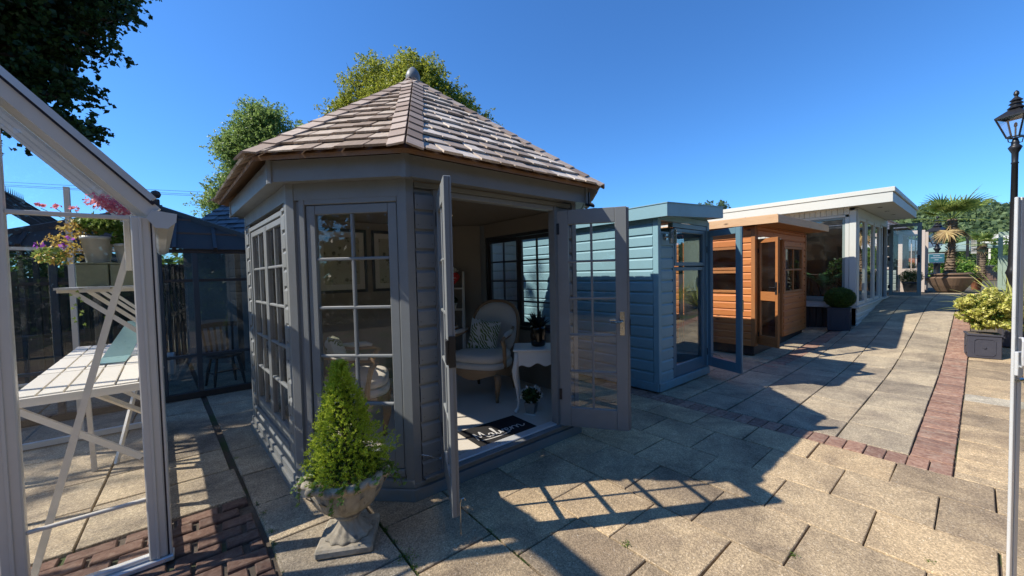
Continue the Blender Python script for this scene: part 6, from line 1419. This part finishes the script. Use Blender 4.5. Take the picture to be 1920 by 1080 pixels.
# palms
def palm(x, y, z0, H, r, n, L, label, seed, dry=4, stem=True):
    T = thing('windmill_palm', label, 'palm', (x, y, z0), group='fan palms'); rg = random.Random(seed)
    mb = MB(); pts = []; rad = []
    nseg = 40
    for i in range(nseg+1):
        t = i/nseg; pts.append((x+0.02*sin(t*5), y+0.02*cos(t*4), z0+H*t)); rad.append(r*(1.25-0.5*min(1, t*3)+0.45*max(0, t-0.55))*(1+(0.16 if i % 2 else -0.08)+rg.uniform(-0.05, 0.05)))
    mb.tube(pts, rad, 12); 
    for i in range(260):                       # fibrous leaf bases
        t = rg.uniform(0.02, 1.0); a = rg.uniform(0, 2*pi); rr = r*(1.0+0.4*max(0, t-0.5)); p = Vector((x+rr*cos(a), y+rr*sin(a), z0+H*t)); o = Vector((cos(a), sin(a), 0.8)).normalized(); s = Vector((-sin(a), cos(a), 0))*0.035
        mb.poly([p-s, p+s, p+o*rg.uniform(0.04, 0.1)], [(0, 1, 2)])
    mb.build('trunk', m_plain('palm_fibre', (0.16, 0.115, 0.075), 0.95, 0, 0.5, 0.8, 60), T)
    def fan(c, d, L, m, fold, nb=22, droop=0.25):
        d = Vector(d).normalized(); s = d.cross(Vector((0, 0, 1))); s = s.normalized() if s.length > 0.05 else Vector((1, 0, 0)); u = s.cross(d); mb = MB(); st = Vector(c); hub = st+d*L*0.75; mb.tube([st, hub], 0.012, 4)
        for k in range(nb):
            a = math.radians(-125+250*k/(nb-1)); dirv = (d*cos(a)+s*sin(a)).normalized(); ll = L*(0.62+0.2*cos(a))*rg.uniform(0.92, 1.05); w = L*0.04
            q = dirv.cross(u).normalized(); V = []; p = hub.copy(); dd = dirv.copy()
            for j in range(5):
                t = j/4; ww = w*(0.5+1.0*sin(pi*min(1, t*0.9+0.12)))*(1-0.75*t); V += [p-q*ww, p+u*ww*0.4, p+q*ww]; dd = (dd+Vector((0, 0, -droop*(t**2)*0.9))).normalized(); p = p+dd*ll/4
            mb.poly(V, [(3*j, 3*j+1, 3*j+4, 3*j+3) for j in range(4)]+[(3*j+1, 3*j+2, 3*j+5, 3*j+4) for j in range(4)])
        return mb.build('frond', m, T)
    top = (x, y, z0+H)
    for i in range(n):
        a = 2.4*i; e = rg.uniform(-0.15, 1.2) if i > 3 else rg.uniform(1.0, 1.9); fan(top, (cos(a), sin(a), e), L*rg.uniform(0.85, 1.1), LEAFM['palm'], 0, droop=rg.uniform(0.2, 0.5))
    for i in range(dry): a = 2.0*i+1; fan((x, y, z0+H-0.1), (cos(a), sin(a), rg.uniform(-1.6, -0.5)), L*rg.uniform(0.6, 0.8), LEAFM['palmdry'], 0, 14, 0.8)
    return T
palm(19.0, 0.62, 1.22, 1.80, 0.115, 14, 0.74, 'tall fan palm growing out of the big bowl planter', 5, 5)
palm(33.5, -0.05, 0.7, 1.95, 0.15, 14, 0.62, 'smaller palm with yellow green fronds behind the brick wall', 6, 2)
BOWL = m_plain('brown_glazed_bowl', (0.20, 0.13, 0.085), 0.6, 0, 0.3, 0.3, 12)
T = thing('bowl_planter', 'huge brown bowl planter holding the tall palm on the path', 'planter', (19.0, 0.64, 0.66))
mb = MB(); mb.lathe([(0.26, 0.0), (0.31, 0.03), (0.43, 0.22), (0.53, 0.42), (0.55, 0.46), (0.52, 0.47), (0.47, 0.50), (0.42, 0.505), (0.42, 0.56), (0.50, 0.57), (0.50, 0.61), (0.44, 0.62), (0.40, 0.56)], (19.0, 0.64, 0.66), 40); mb.build('bowl', BOWL, T, False)
mb = MB(); mb.lathe([(0.001, 0), (0.41, 0.0)], (19.0, 0.64, 1.23), 24, cap=False); mb.build('compost', SOIL, T)
# sage green sheds with open doors on the right
for (x, y, H, lab, w) in ((16.3, -0.99, 2.29, 'pale green shed at right with its door standing open, nearer of two', 2.2), (19.4, -0.86, 1.98, 'pale green shed farther along on the right with an open door', 2.0)):
    z0 = zg(x, 0); T = thing('sage_shed', lab, 'shed', (x, y, z0), group='pale green sheds on the right'); yb = y-2.0
    FF, FL, FB, FR_ = fr((x+w, y), (x, y)), fr((x, y), (x, yb)), fr((x, yb), (x+w, yb)), fr((x+w, yb), (x+w, y))
    for F_, Lw in ((FF, w), (FL, 2.0), (FB, w), (FR_, 2.0)):
        n = int(Lw/0.13)
        for i in range(n): box('board', F_ @ Matrix.Translation((0, 0, z0)), i*Lw/n+0.003, (i+1)*Lw/n-0.003, -0.002, 0.018, 0.02, H, SAGELT, T, 0.003)
    flat_roof(T, x-0.1, x+w+0.1, yb-0.1, y+0.10, z0+H, z0+H, 0.12, SAGELT)
    Fd = fr((x+0.3, y+0.03), (x+0.2, y+0.52), z0); mb = MB()
    for a, b, c_, d_ in ((0, 0.09, 0.05, H-0.1), (0.41, 0.5, 0.05, H-0.1), (0.0905, 0.4095, 0.05, 0.2), (0.0905, 0.4095, H-0.22, H-0.1), (0.0905, 0.4095, 1.0, 1.14)): mb.box(a, b, -0.02, 0.02, c_, d_, Fd, 0.003)
    d = mb.build('door', SAGELT, T, M=Fd)
    for i in range(3): box('board', Fd, 0.092+i*0.106, 0.196+i*0.106, -0.008, 0.008, 0.21, 0.99, SAGELT, d, 0.003)
    box('pane', Fd, 0.091, 0.409, -0.002, 0.002, 1.141, H-0.221, GLASS, d, 0); lever(Fd, 0.455, 1.08, -0.021, -1, d, BLACK, 0.09)
# garden room seen through the open glass door
T = thing('cream_summerhouse', 'cream summerhouse with grey slate roof and open doors, beyond the white room', 'summerhouse', (19.5, 3.4, 0.66))
x0, x1, y0, y1 = 17.6, 21.0, 1.75, 5.0; z0 = 0.66
CR = m_paint('warm_cream_paint', (0.50, 0.42, 0.36), 0.5)
F1, F2, F3 = fr((x0, y1), (x0, y0)), fr((x0, y0), (x1, y0)), fr((x1, y0), (x1, y1))
for F_, Lw in ((F1, y1-y0), (F3, y1-y0)): clad(F_ @ Matrix.Translation((0, 0, z0)), 0, Lw-1.2 if F_ is F1 else Lw, 0.02, 2.05, SAGE, T, 0.15)
Fz = F1 @ Matrix.Translation((0, 0, z0)); clad(Fz, y1-y0-1.2, y1-y0, 0.02, 0.75, SAGE, T, 0.15); sash(Fz, y1-y0-1.15, y1-y0-0.1, 0.78, 1.95, 3, 3, CR, T)
Fz = F2 @ Matrix.Translation((0, 0, z0)); sash(Fz, 1.9, 3.3, 0.3, 1.95, 4, 3, CR, T); clad(Fz, 1.9, x1-x0, 0.02, 0.28, SAGE, T, 0.13); box('head_board', Fz, 0, x1-x0, 0, 0.05, 1.96, 2.1, CR, T, 0.003)
for i, (a, b) in enumerate((((17.75, 1.72), (17.75, 1.10)), ((18.9, 1.72), (18.95, 1.10)))):
    Fd = fr(a, b, z0); sash(Fd, 0, 0.6, 0.04, 2.0, 2, 1, CR, T, -0.02, 0.045, 0.10, 0.12, 0.75, name='door')
ap0, ap1 = Vector((19.3, 2.9, 3.75)), Vector((19.3, 3.9, 3.75)); es = [Vector((x0-0.25, y0-0.25, 2.72)), Vector((x1+0.25, y0-0.25, 2.72)), Vector((x1+0.25, y1+0.25, 2.72)), Vector((x0-0.25, y1+0.25, 2.72))]
mb = MB(); mb.poly(es+[ap0, ap1], [(0, 1, 4), (1, 2, 5, 4), (2, 3, 5), (3, 0, 4, 5), (3, 2, 1, 0)]); mb.build('roof_deck', DARKWOOD, T)
shingle_face(es[0], es[1], ap0, SLATE, T, False, 0.2, (0.22, 0.3), 0.01, 0.0, 'slate'); shingle_face(es[3], es[0], (ap0+ap1)/2, SLATE, T, False, 0.2, (0.22, 0.3), 0.01, 0.0, 'slate')
small_pot((16.9, 1.35, 0.66), 0.2, 0.4, NAVY, 'dark pot with clipped ball beyond the open glass door', LEAFM['box'], 141, 2500, 1.4, 'planter', 0.25, 'box_ball_planter', 0.04)
small_pot((22.3, 1.9, 0.66), 0.28, 0.5, NAVY, 'dark planter with green ball bush left of the bowl planter', LEAFM['box'], 142, 3000, 1.5, 'planter', 0.35, 'box_ball_planter', 0.05)
# brick clubhouse with blue grey roof
T = thing('brick_building', 'low brick building with blue grey roof and a window, beyond the palms', 'building', (46, 4.5, 0.66))
BW = m_plain('red_brick_wall', (0.34, 0.12, 0.06), 0.9, 0, 0.25, 0.3, 6)
x0, y0 = 44.0, 1.9
F1, F2 = fr((x0, 9.0), (x0, y0), 0.6), fr((x0, y0), (x0+7, y0), 0.6)
box('wall', F1, 0, 7.1, 0, 0.25, 0, 2.1, BW, T, 0); box('wall', F2, 0.26, 7, 0, 0.25, 0, 2.1, BW, T, 0)
for k in range(26): box('brick_course', F1, 0, 7.1, -0.012, -0.001, 0.08*k+0.01, 0.08*k+0.068, BW, T, 0)
for a in (4.3, 5.7): w = sash(F1, a, a+0.8, 0.5, 1.8, 1, 1, WHITE, T, -0.03, 0.05, 0.07, name='window')
BR = m_plain('blue_grey_roof', (0.09, 0.13, 0.16), 0.6, 0, 0.15, 0.1, 3)
mb = MB(); V = [(x0-0.5, y0-0.5, 2.7), (x0+7.5, y0-0.5, 2.7), (x0+7.5, 9.5, 2.7), (x0-0.5, 9.5, 2.7)]; V = V+[(p[0], p[1], 3.0) for p in V]+[(x0+1.8, y0+2.0, 3.75), (x0+5, y0+2.0, 3.75), (x0+5, 8, 3.75), (x0+1.8, 8, 3.75)]
mb.poly(V, [(3, 2, 1, 0), (0, 1, 5, 4), (1, 2, 6, 5), (2, 3, 7, 6), (3, 0, 4, 7), (4, 5, 9, 8), (5, 6, 10, 9), (6, 7, 11, 10), (7, 4, 8, 11), (8, 9, 10, 11)]); mb.build('roof', BR, T)
RED2 = m_plain('red_tile_roof', (0.30, 0.09, 0.07), 0.8); T = thing('red_roofed_house', 'red tiled roof showing behind the brick building', 'house', (56, 6, 0.6)); mb = MB(); mb.poly([(52, 4, 3.2), (60, 4, 3.2), (60, 10, 3.2), (52, 10, 3.2), (54, 6.5, 4.7), (58, 6.5, 4.7)], [(0, 1, 5, 4), (2, 3, 4, 5), (1, 2, 5), (3, 0, 4), (3, 2, 1, 0)]); mb.build('roof', RED2, T); mb = MB(); mb.box(52.3, 59.7, 4.3, 9.7, 0.5, 3.19); mb.build('wall', CREAM, T)
# white picket rail in front of it
T = thing('picket_fence', 'low white picket fence in front of the brick building', 'fence', (38, 2.6, 0.66)); Fp = fr((38.5, 4.2), (40.5, 1.3), 0.62)
for i in range(22): box('picket', Fp, i*0.16, i*0.16+0.07, 0, 0.02, 0.05, 0.75, WHITE, T, 0)
for z in (0.2, 0.55): box('rail', Fp, 0, 3.5, 0.021, 0.05, z, z+0.07, WHITE, T, 0)
# brick garden wall with posts and notice
T = thing('brick_planter_wall', 'low brick garden wall below the notice posts', 'wall', (34.5, 0.0, 0.66)); 
BR3 = m_brick('wall_brick'); Fw = fr((34.1, 0.62), (35.4, -1.4), 0.62); MT = m_plain('mortar', (0.35, 0.31, 0.26), 0.9)
box('mortar_core', Fw, 0.0, 2.4, 0.01, 0.24, 0, 0.78, MT, T, 0)
for r in range(10):
    for i in range(10): box('brick', Fw, i*0.24+(0.12 if r % 2 else 0)+0.005, i*0.24+(0.12 if r % 2 else 0)+0.225, 0, 0.11, 0.005+0.077*r, 0.07+0.077*r, BR3, T, 0)
box('coping', Fw, -0.04, 2.5, -0.03, 0.28, 0.781, 0.84, m_plain('stone_coping', (0.25, 0.22, 0.19), 0.8), T, 0.005)
T = thing('notice_posts', 'pair of dark posts holding a tall white notice, above the low brick wall', 'notice board', (34.4, 0.25, 1.46))
for p in ((34.28, 0.50), (34.55, 0.10)): box('post', ID, p[0]-0.06, p[0]+0.06, p[1]-0.06, p[1]+0.06, 1.45, 3.2, BLACK, T, 0.005)
Fn = fr((34.33, 0.42), (34.52, 0.16)); box('notice', Fn, 0.02, 0.30, -0.02, 0.0, 2.15, 3.3, WHITE, T, 0.003); mb = MB(); TF = Fn @ Matrix.Translation((0, -0.0205, 0)) @ Matrix.Rotation(pi/2, 4, 'X')
for i in range(7): ribbon(mb, [(0.07, 2.3+i*0.13), (0.25, 2.3+i*0.13)], 0.03, TF)
mb.build('printed_lines', BLACK, T)
# parasols and marquee
def parasol(x, y, z, r, m, label):
    T = thing('parasol', label, 'parasol', (x, y, 0.66), group='pale green parasols far down the path'); mb = MB(); n = 8; V = [(x, y, z+0.45)]+[(x+r*cos(2*pi*j/n), y+r*sin(2*pi*j/n), z) for j in range(n)]+[(x+r*cos(2*pi*j/n), y+r*sin(2*pi*j/n), z-0.12) for j in range(n)]
    mb.poly(V, [(0, 1+j, 1+(j+1) % n) for j in range(n)]+[(1+j, 9+j, 9+(j+1) % n, 1+(j+1) % n) for j in range(n)]); mb.build('canopy', m, T); mb = MB(); mb.tube([(x, y, 0.66), (x, y, z+0.5)], 0.03, 8); mb.build('pole', BROWNWOOD, T)
PG = m_plain('pale_green_canvas', (0.22, 0.30, 0.25), 0.8)
parasol(37.8, 1.35, 2.5, 1.35, PG, 'pale green parasol just left of the tall palm trunk'); parasol(39.0, 0.55, 2.65, 1.4, PG, 'pale green parasol right of the tall palm trunk')
T = thing('white_marquee', 'white slatted pergola roof in the distance behind the pale green sheds', 'marquee', (46, -2, 0.66))
for i in range(12): bar_('slat', (47+i*0.35, 0.2-i*0.05, 2.9+i*0.09), (47.5+i*0.35, -4, 3.3+i*0.09), 0.16, 0.08, WHITE, par=T)
for x, y in ((47, 0.1), (47.5, -3.5), (51, -0.5)): box('post', ID, x, x+0.12, y, y+0.12, 0.6, 3.2, WHITE, T, 0)
bar_('beam', (47, 0.2, 2.85), (51, -0.3, 3.9), 0.12, 0.15, WHITE, par=T)
# bushes and hedges in the distance: each its own shrub
def shrub(x, y, z, rx_, ry_, rz_, n, size, m, label, seed, cat='shrub', name='garden_shrub', group=None, per=14):
    T = thing(name, label, cat, (x, y, 0.6), group=group); P, D_ = clump_points(sub_clumps([(x, y, z, rx_, ry_, rz_)], per, seed, 0.4), n, seed, 0.4); leaf_cloud('foliage', P, D_, size, m, T, seed+1, 0.6, 0.2)
    mb = MB(); mb.tube([(x, y, 0.5), (x, y, z)], [0.06, 0.02], 6); mb.build('stem', BROWNWOOD, T); return T
shrub(28.5, 0.9, 1.5, 0.7, 0.8, 0.85, 2600, 0.11, LEAFM['hedge'], 'leafy bush directly behind the tall palm trunk', 151)
shrub(30.2, 1.6, 1.4, 0.7, 0.6, 0.8, 2200, 0.11, LEAFM['hedge'], 'dark bush left of the tall palm trunk behind the sign', 152)
shrub(33.0, -1.3, 1.7, 0.9, 0.7, 1.1, 3000, 0.12, LEAFM['ash'], 'light green bush right of the small palm', 153)
shrub(37.5, -1.2, 1.9, 1.4, 1.0, 1.3, 3200, 0.14, LEAFM['hedge'], 'broad bush in front of the white slatted pergola', 154)
shrub(32.5, 0.9, 1.25, 0.6, 0.6, 0.7, 1500, 0.1, LEAFM['euon'], 'small yellow green bush left of the low brick wall', 155)
shrub(52, 2.6, 2.1, 1.5, 4.0, 1.5, 5000, 0.2, LEAFM['ash'], 'bright clipped hedge below the wooded hill', 156, 'hedge', 'far_hedge', per=26)
# wooded hill
def hill():
    xs = np.linspace(90, 330, 40); ys = np.linspace(-160, 130, 60); V = []; 
    def hz(x, y): return 0.4+ max(0, 1-math.exp(-((x-90)/45)))*(13.5+2.5*math.sin(y*0.05+1)+1.8*math.sin(y*0.13))*(1/(1+math.exp((y-30)/9)))
    for y in ys:
        for x in xs: V.append((x, y, hz(x, y)))
    n = len(xs); F = [(j*n+i, j*n+i+1, (j+1)*n+i+1, (j+1)*n+i) for j in range(len(ys)-1) for i in range(n-1)]
    o = bpy.data.objects.new('hill', mesh_from(V, F, m_far('hill_ground', (0.03, 0.06, 0.02), (0.08, 0.12, 0.04), 0.2), True)); link(o); struct(o)
    rg = np.random.default_rng(8); C = []
    for _ in range(900):
        x = 92+rg.uniform(0, 1)**1.6*110; y = rg.uniform(-55, 34); z = hz(x, y); r = rg.uniform(1.6, 3.4); C.append((x, y, z+r*0.7, r, r, r*rg.uniform(0.7, 1.1)))
    P, D_ = clump_points(C, 150000, 9, 0.75); keep = D_[:, 2] > -0.35; o = leaf_cloud('woodland', P[keep], D_[keep], 0.75, LEAFM['wood'], None, 10, 0.7, 0.35); stuff(o); tag(o, 'distant tree covered hillside behind the palms', 'woodland')
hill()
# ------------------------------------------------------------------ trees
def limbs(mb, base, top, r0_, targets, rg):
    mb.tube([base, Vector(base).lerp(Vector(top), 0.5)+Vector((rg.uniform(-.2, .2), rg.uniform(-.2, .2), 0)), top], [r0_, r0_*0.7, r0_*0.25], 10)
    for t in targets:
        f = rg.uniform(0.35, 0.85); s = Vector(base).lerp(Vector(top), f); e = Vector(t); m = s.lerp(e, 0.5)+Vector((0, 0, 0.25*(e-s).length*rg.uniform(-0.1, 0.5))); mb.tube([s, m, e], [r0_*0.38*(1-f*0.5), r0_*0.2, r0_*0.05], 6)
def tree(name, label, base, top, r0_, main, per, n, size, m, seed, rel=0.33, shell=0.35, nl=26, cat='tree', aspect=0.5, flat=0.15):
    T = thing(name, label, cat, base); rg = random.Random(seed); sc_ = sub_clumps(main, per, seed, rel)
    pl_ = 26; L_ = size*5.5; Q, A_, d_ = spray_points(sc_, n//pl_, pl_, L_, seed+1, shell=shell); leaf_cloud('crown', Q, None, size, m, T, seed+2, aspect, 0.0)
    mb = MB(); limbs(mb, base, top, r0_, [c[:3] for c in rg.sample(sc_, min(nl, len(sc_)))], rg)
    k = rg.sample(range(len(A_)), min(500, len(A_)))
    for q in k: a = Vector(A_[q]); mb.tube([a-Vector(d_[q])*L_*0.6, a+Vector(d_[q])*L_*0.7], [size*0.10, size*0.04], 3, False)
    mb.build('trunk', BROWNWOOD, T, True); return T
# behind the finial: upright plume-like lobes
tree('ash_tree', 'yellow green tree rising behind the finial of the grey summerhouse', (6.3, 13.3, 0), (6.3, 13.3, 8.6), 0.22,
     [(6.2, 13.4, 7.6, 1.5, 1.5, 1.3), (5.35, 14.1, 8.55, 0.42, 0.42, 0.95), (4.75, 14.5, 8.0, 0.5, 0.5, 0.9), (6.35, 13.2, 8.9, 0.5, 0.5, 0.7), (6.9, 12.8, 8.35, 0.6, 0.6, 0.8), (7.45, 12.3, 7.75, 0.5, 0.5, 0.7), (7.8, 12.05, 7.25, 0.45, 0.45, 0.6), (4.5, 14.7, 7.2, 0.6, 0.6, 0.7), (8.2, 11.7, 6.7, 0.5, 0.5, 0.5), (5.9, 13.5, 8.6, 0.4, 0.4, 0.5)], 30, 95000, 0.085, LEAFM['cherry'], 201, 0.46, 0.0, aspect=0.4)
tree('tall_ash_tree', 'airy light green tree left of the grey summerhouse roof', (2.2, 20.0, 0), (2.0, 19.5, 8.0), 0.25,
     [(x+0.55, y-0.45, *q) for x, y, *q in ((2.0, 19.4, 7.0, 1.5, 1.2, 1.3), (1.3, 19.9, 6.6, 0.9, 0.8, 1.2), (3.2, 18.5, 6.9, 1.0, 0.9, 0.8), (1.1, 20.1, 5.5, 0.8, 0.8, 0.7), (0.3, 20.6, 4.9, 0.7, 0.6, 0.55), (2.4, 19.2, 5.4, 1.3, 1.0, 1.0), (0.9, 20.2, 4.3, 0.9, 0.8, 0.5), (1.75, 19.6, 8.1, 0.6, 0.6, 0.6))], 26, 120000, 0.10, LEAFM['ash'], 211, 0.46, 0.0, aspect=0.4)
tree('large_maple', 'huge dark maple overhanging the sky at the upper left', (-7.5, 13.0, 0), (-7.3, 12.8, 11.0), 0.5,
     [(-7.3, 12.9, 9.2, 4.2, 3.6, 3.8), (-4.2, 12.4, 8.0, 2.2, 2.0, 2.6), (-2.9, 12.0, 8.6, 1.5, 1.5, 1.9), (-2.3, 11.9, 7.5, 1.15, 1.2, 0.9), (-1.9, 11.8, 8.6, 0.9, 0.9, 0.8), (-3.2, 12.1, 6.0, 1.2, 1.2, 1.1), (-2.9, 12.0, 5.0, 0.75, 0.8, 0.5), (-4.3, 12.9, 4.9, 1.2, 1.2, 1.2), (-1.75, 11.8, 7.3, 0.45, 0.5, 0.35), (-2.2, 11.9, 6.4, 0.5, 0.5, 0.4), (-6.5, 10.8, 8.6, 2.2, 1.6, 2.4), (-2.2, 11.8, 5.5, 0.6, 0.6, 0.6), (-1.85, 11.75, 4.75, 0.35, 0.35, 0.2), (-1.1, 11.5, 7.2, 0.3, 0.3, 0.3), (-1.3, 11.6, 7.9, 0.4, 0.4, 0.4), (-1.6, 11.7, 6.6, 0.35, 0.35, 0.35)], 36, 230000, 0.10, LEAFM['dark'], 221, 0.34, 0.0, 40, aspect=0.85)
tree('garden_tree', 'small dark tree top peeping over the roofs between the teal and white garden rooms', (31.3, 13.2, 0), (31.3, 13.2, 6.0), 0.15, [(31.4, 13.2, 6.0, 0.9, 0.9, 0.6), (30.6, 13.6, 5.6, 0.7, 0.7, 0.4)], 8, 1500, 0.16, LEAFM['wood'], 231, 0.35, 0.3, 8)
# ------------------------------------------------------------------ greenhouse door frame at the right edge
T = thing('sliding_glass_door', 'white framed glass door with a looped handle at the right edge', 'glass door', (2.15, -0.10, 0))
Fd = fr((2.121, -0.070), (3.045, -0.547)); FX = Fd @ Matrix.Rotation(0, 4, 'Z')
def vbar(name, x0, x1, y0, y1, z0, z1, m): return box(name, Fd, x0, x1, y0, y1, z0, z1, m, T, 0.0015)
vbar('stile', 0.0, 0.013, -0.006, 0.003, 0.02, 1.77, ALU2); vbar('gasket', 0.0135, 0.0205, -0.002, 0.003, 0.02, 1.77, GASKET); vbar('stile', 0.021, 0.040, -0.005, 0.003, 0.02, 1.77, ALU); vbar('pane', 0.0405, 0.7, 0.003, 0.007, 0.02, 1.77, GLASS)
vbar('lock_case', -0.016, 0.012, -0.022, -0.0125, 1.175, 1.255, ALU2)
mb = MB(); a = Fd @ Vector((-0.006, -0.022, 0)); 
P0 = [Fd @ Vector(p) for p in ((0.004, -0.016, 1.300), (-0.012, -0.03, 1.302), (-0.022, -0.036, 1.292), (-0.024, -0.036, 1.24), (-0.022, -0.036, 1.215), (-0.010, -0.03, 1.205), (0.004, -0.016, 1.205))]
mb.tube(P0, 0.0035, 8); mb.build('handle', ALU2, T); mb = MB(); mb.tube([Fd @ Vector((-0.012, -0.02, 1.16)), Fd @ Vector((0.01, -0.02, 1.16))], 0.007, 10); mb.build('lock_barrel', STEEL, T)

# trees and hedge closing the garden centre behind and beside the viewer (they show as reflections in the glass)
for i, (x, y, h, r) in enumerate(((-7, -9, 6.5, 3.2), (-1, -11, 7.5, 3.5), (5.5, -10.5, 6.5, 3.2), (-12, -3.5, 6.0, 3.0), (12, -9, 6.0, 3.0))):
    tree('boundary_tree', ['boundary tree behind the viewer, far left of the row', 'tallest boundary tree, straight behind the viewer', 'boundary tree behind the viewer, right of the tallest', 'boundary tree beside the viewer on the left', 'boundary tree beyond the green sheds'][i], (x, y, 0), (x, y, h), 0.2, [(x, y, h*0.55, r, r*0.9, h*0.5)], 30, 14000, 0.3, LEAFM['dark'], 300+i, 0.4, 0.0, 8)
T = thing('boundary_hedge', 'long dark clipped hedge along the back of the yard', 'hedge', (0, -7, 0)); P, D_ = clump_points([(x, -7.3+0.2*sin(x), 1.0, 0.9, 0.5, 1.1) for x in np.arange(-11, 8, 0.8)]+[(-10.5, y, 1.0, 0.5, 0.9, 1.1) for y in np.arange(-7, 2, 0.8)], 26000, 311, 0.6); stuff(leaf_cloud('foliage', P, D_, 0.16, LEAFM['box'], T, 312, 0.6, 0.3))
T = thing('rear_hedge', 'dark leafy screen behind the timber fence at the far left', 'hedge', (-2, 17, 0)); P, D_ = clump_points([(x, 17.0+0.12*x, 1.5, 1.2, 0.8, 1.25+0.3*sin(x*1.3)) for x in np.arange(-12, 12, 1.0)], 26000, 313, 0.5); stuff(leaf_cloud('foliage', P, D_, 0.2, LEAFM['hedge'], T, 314, 0.6, 0.3))
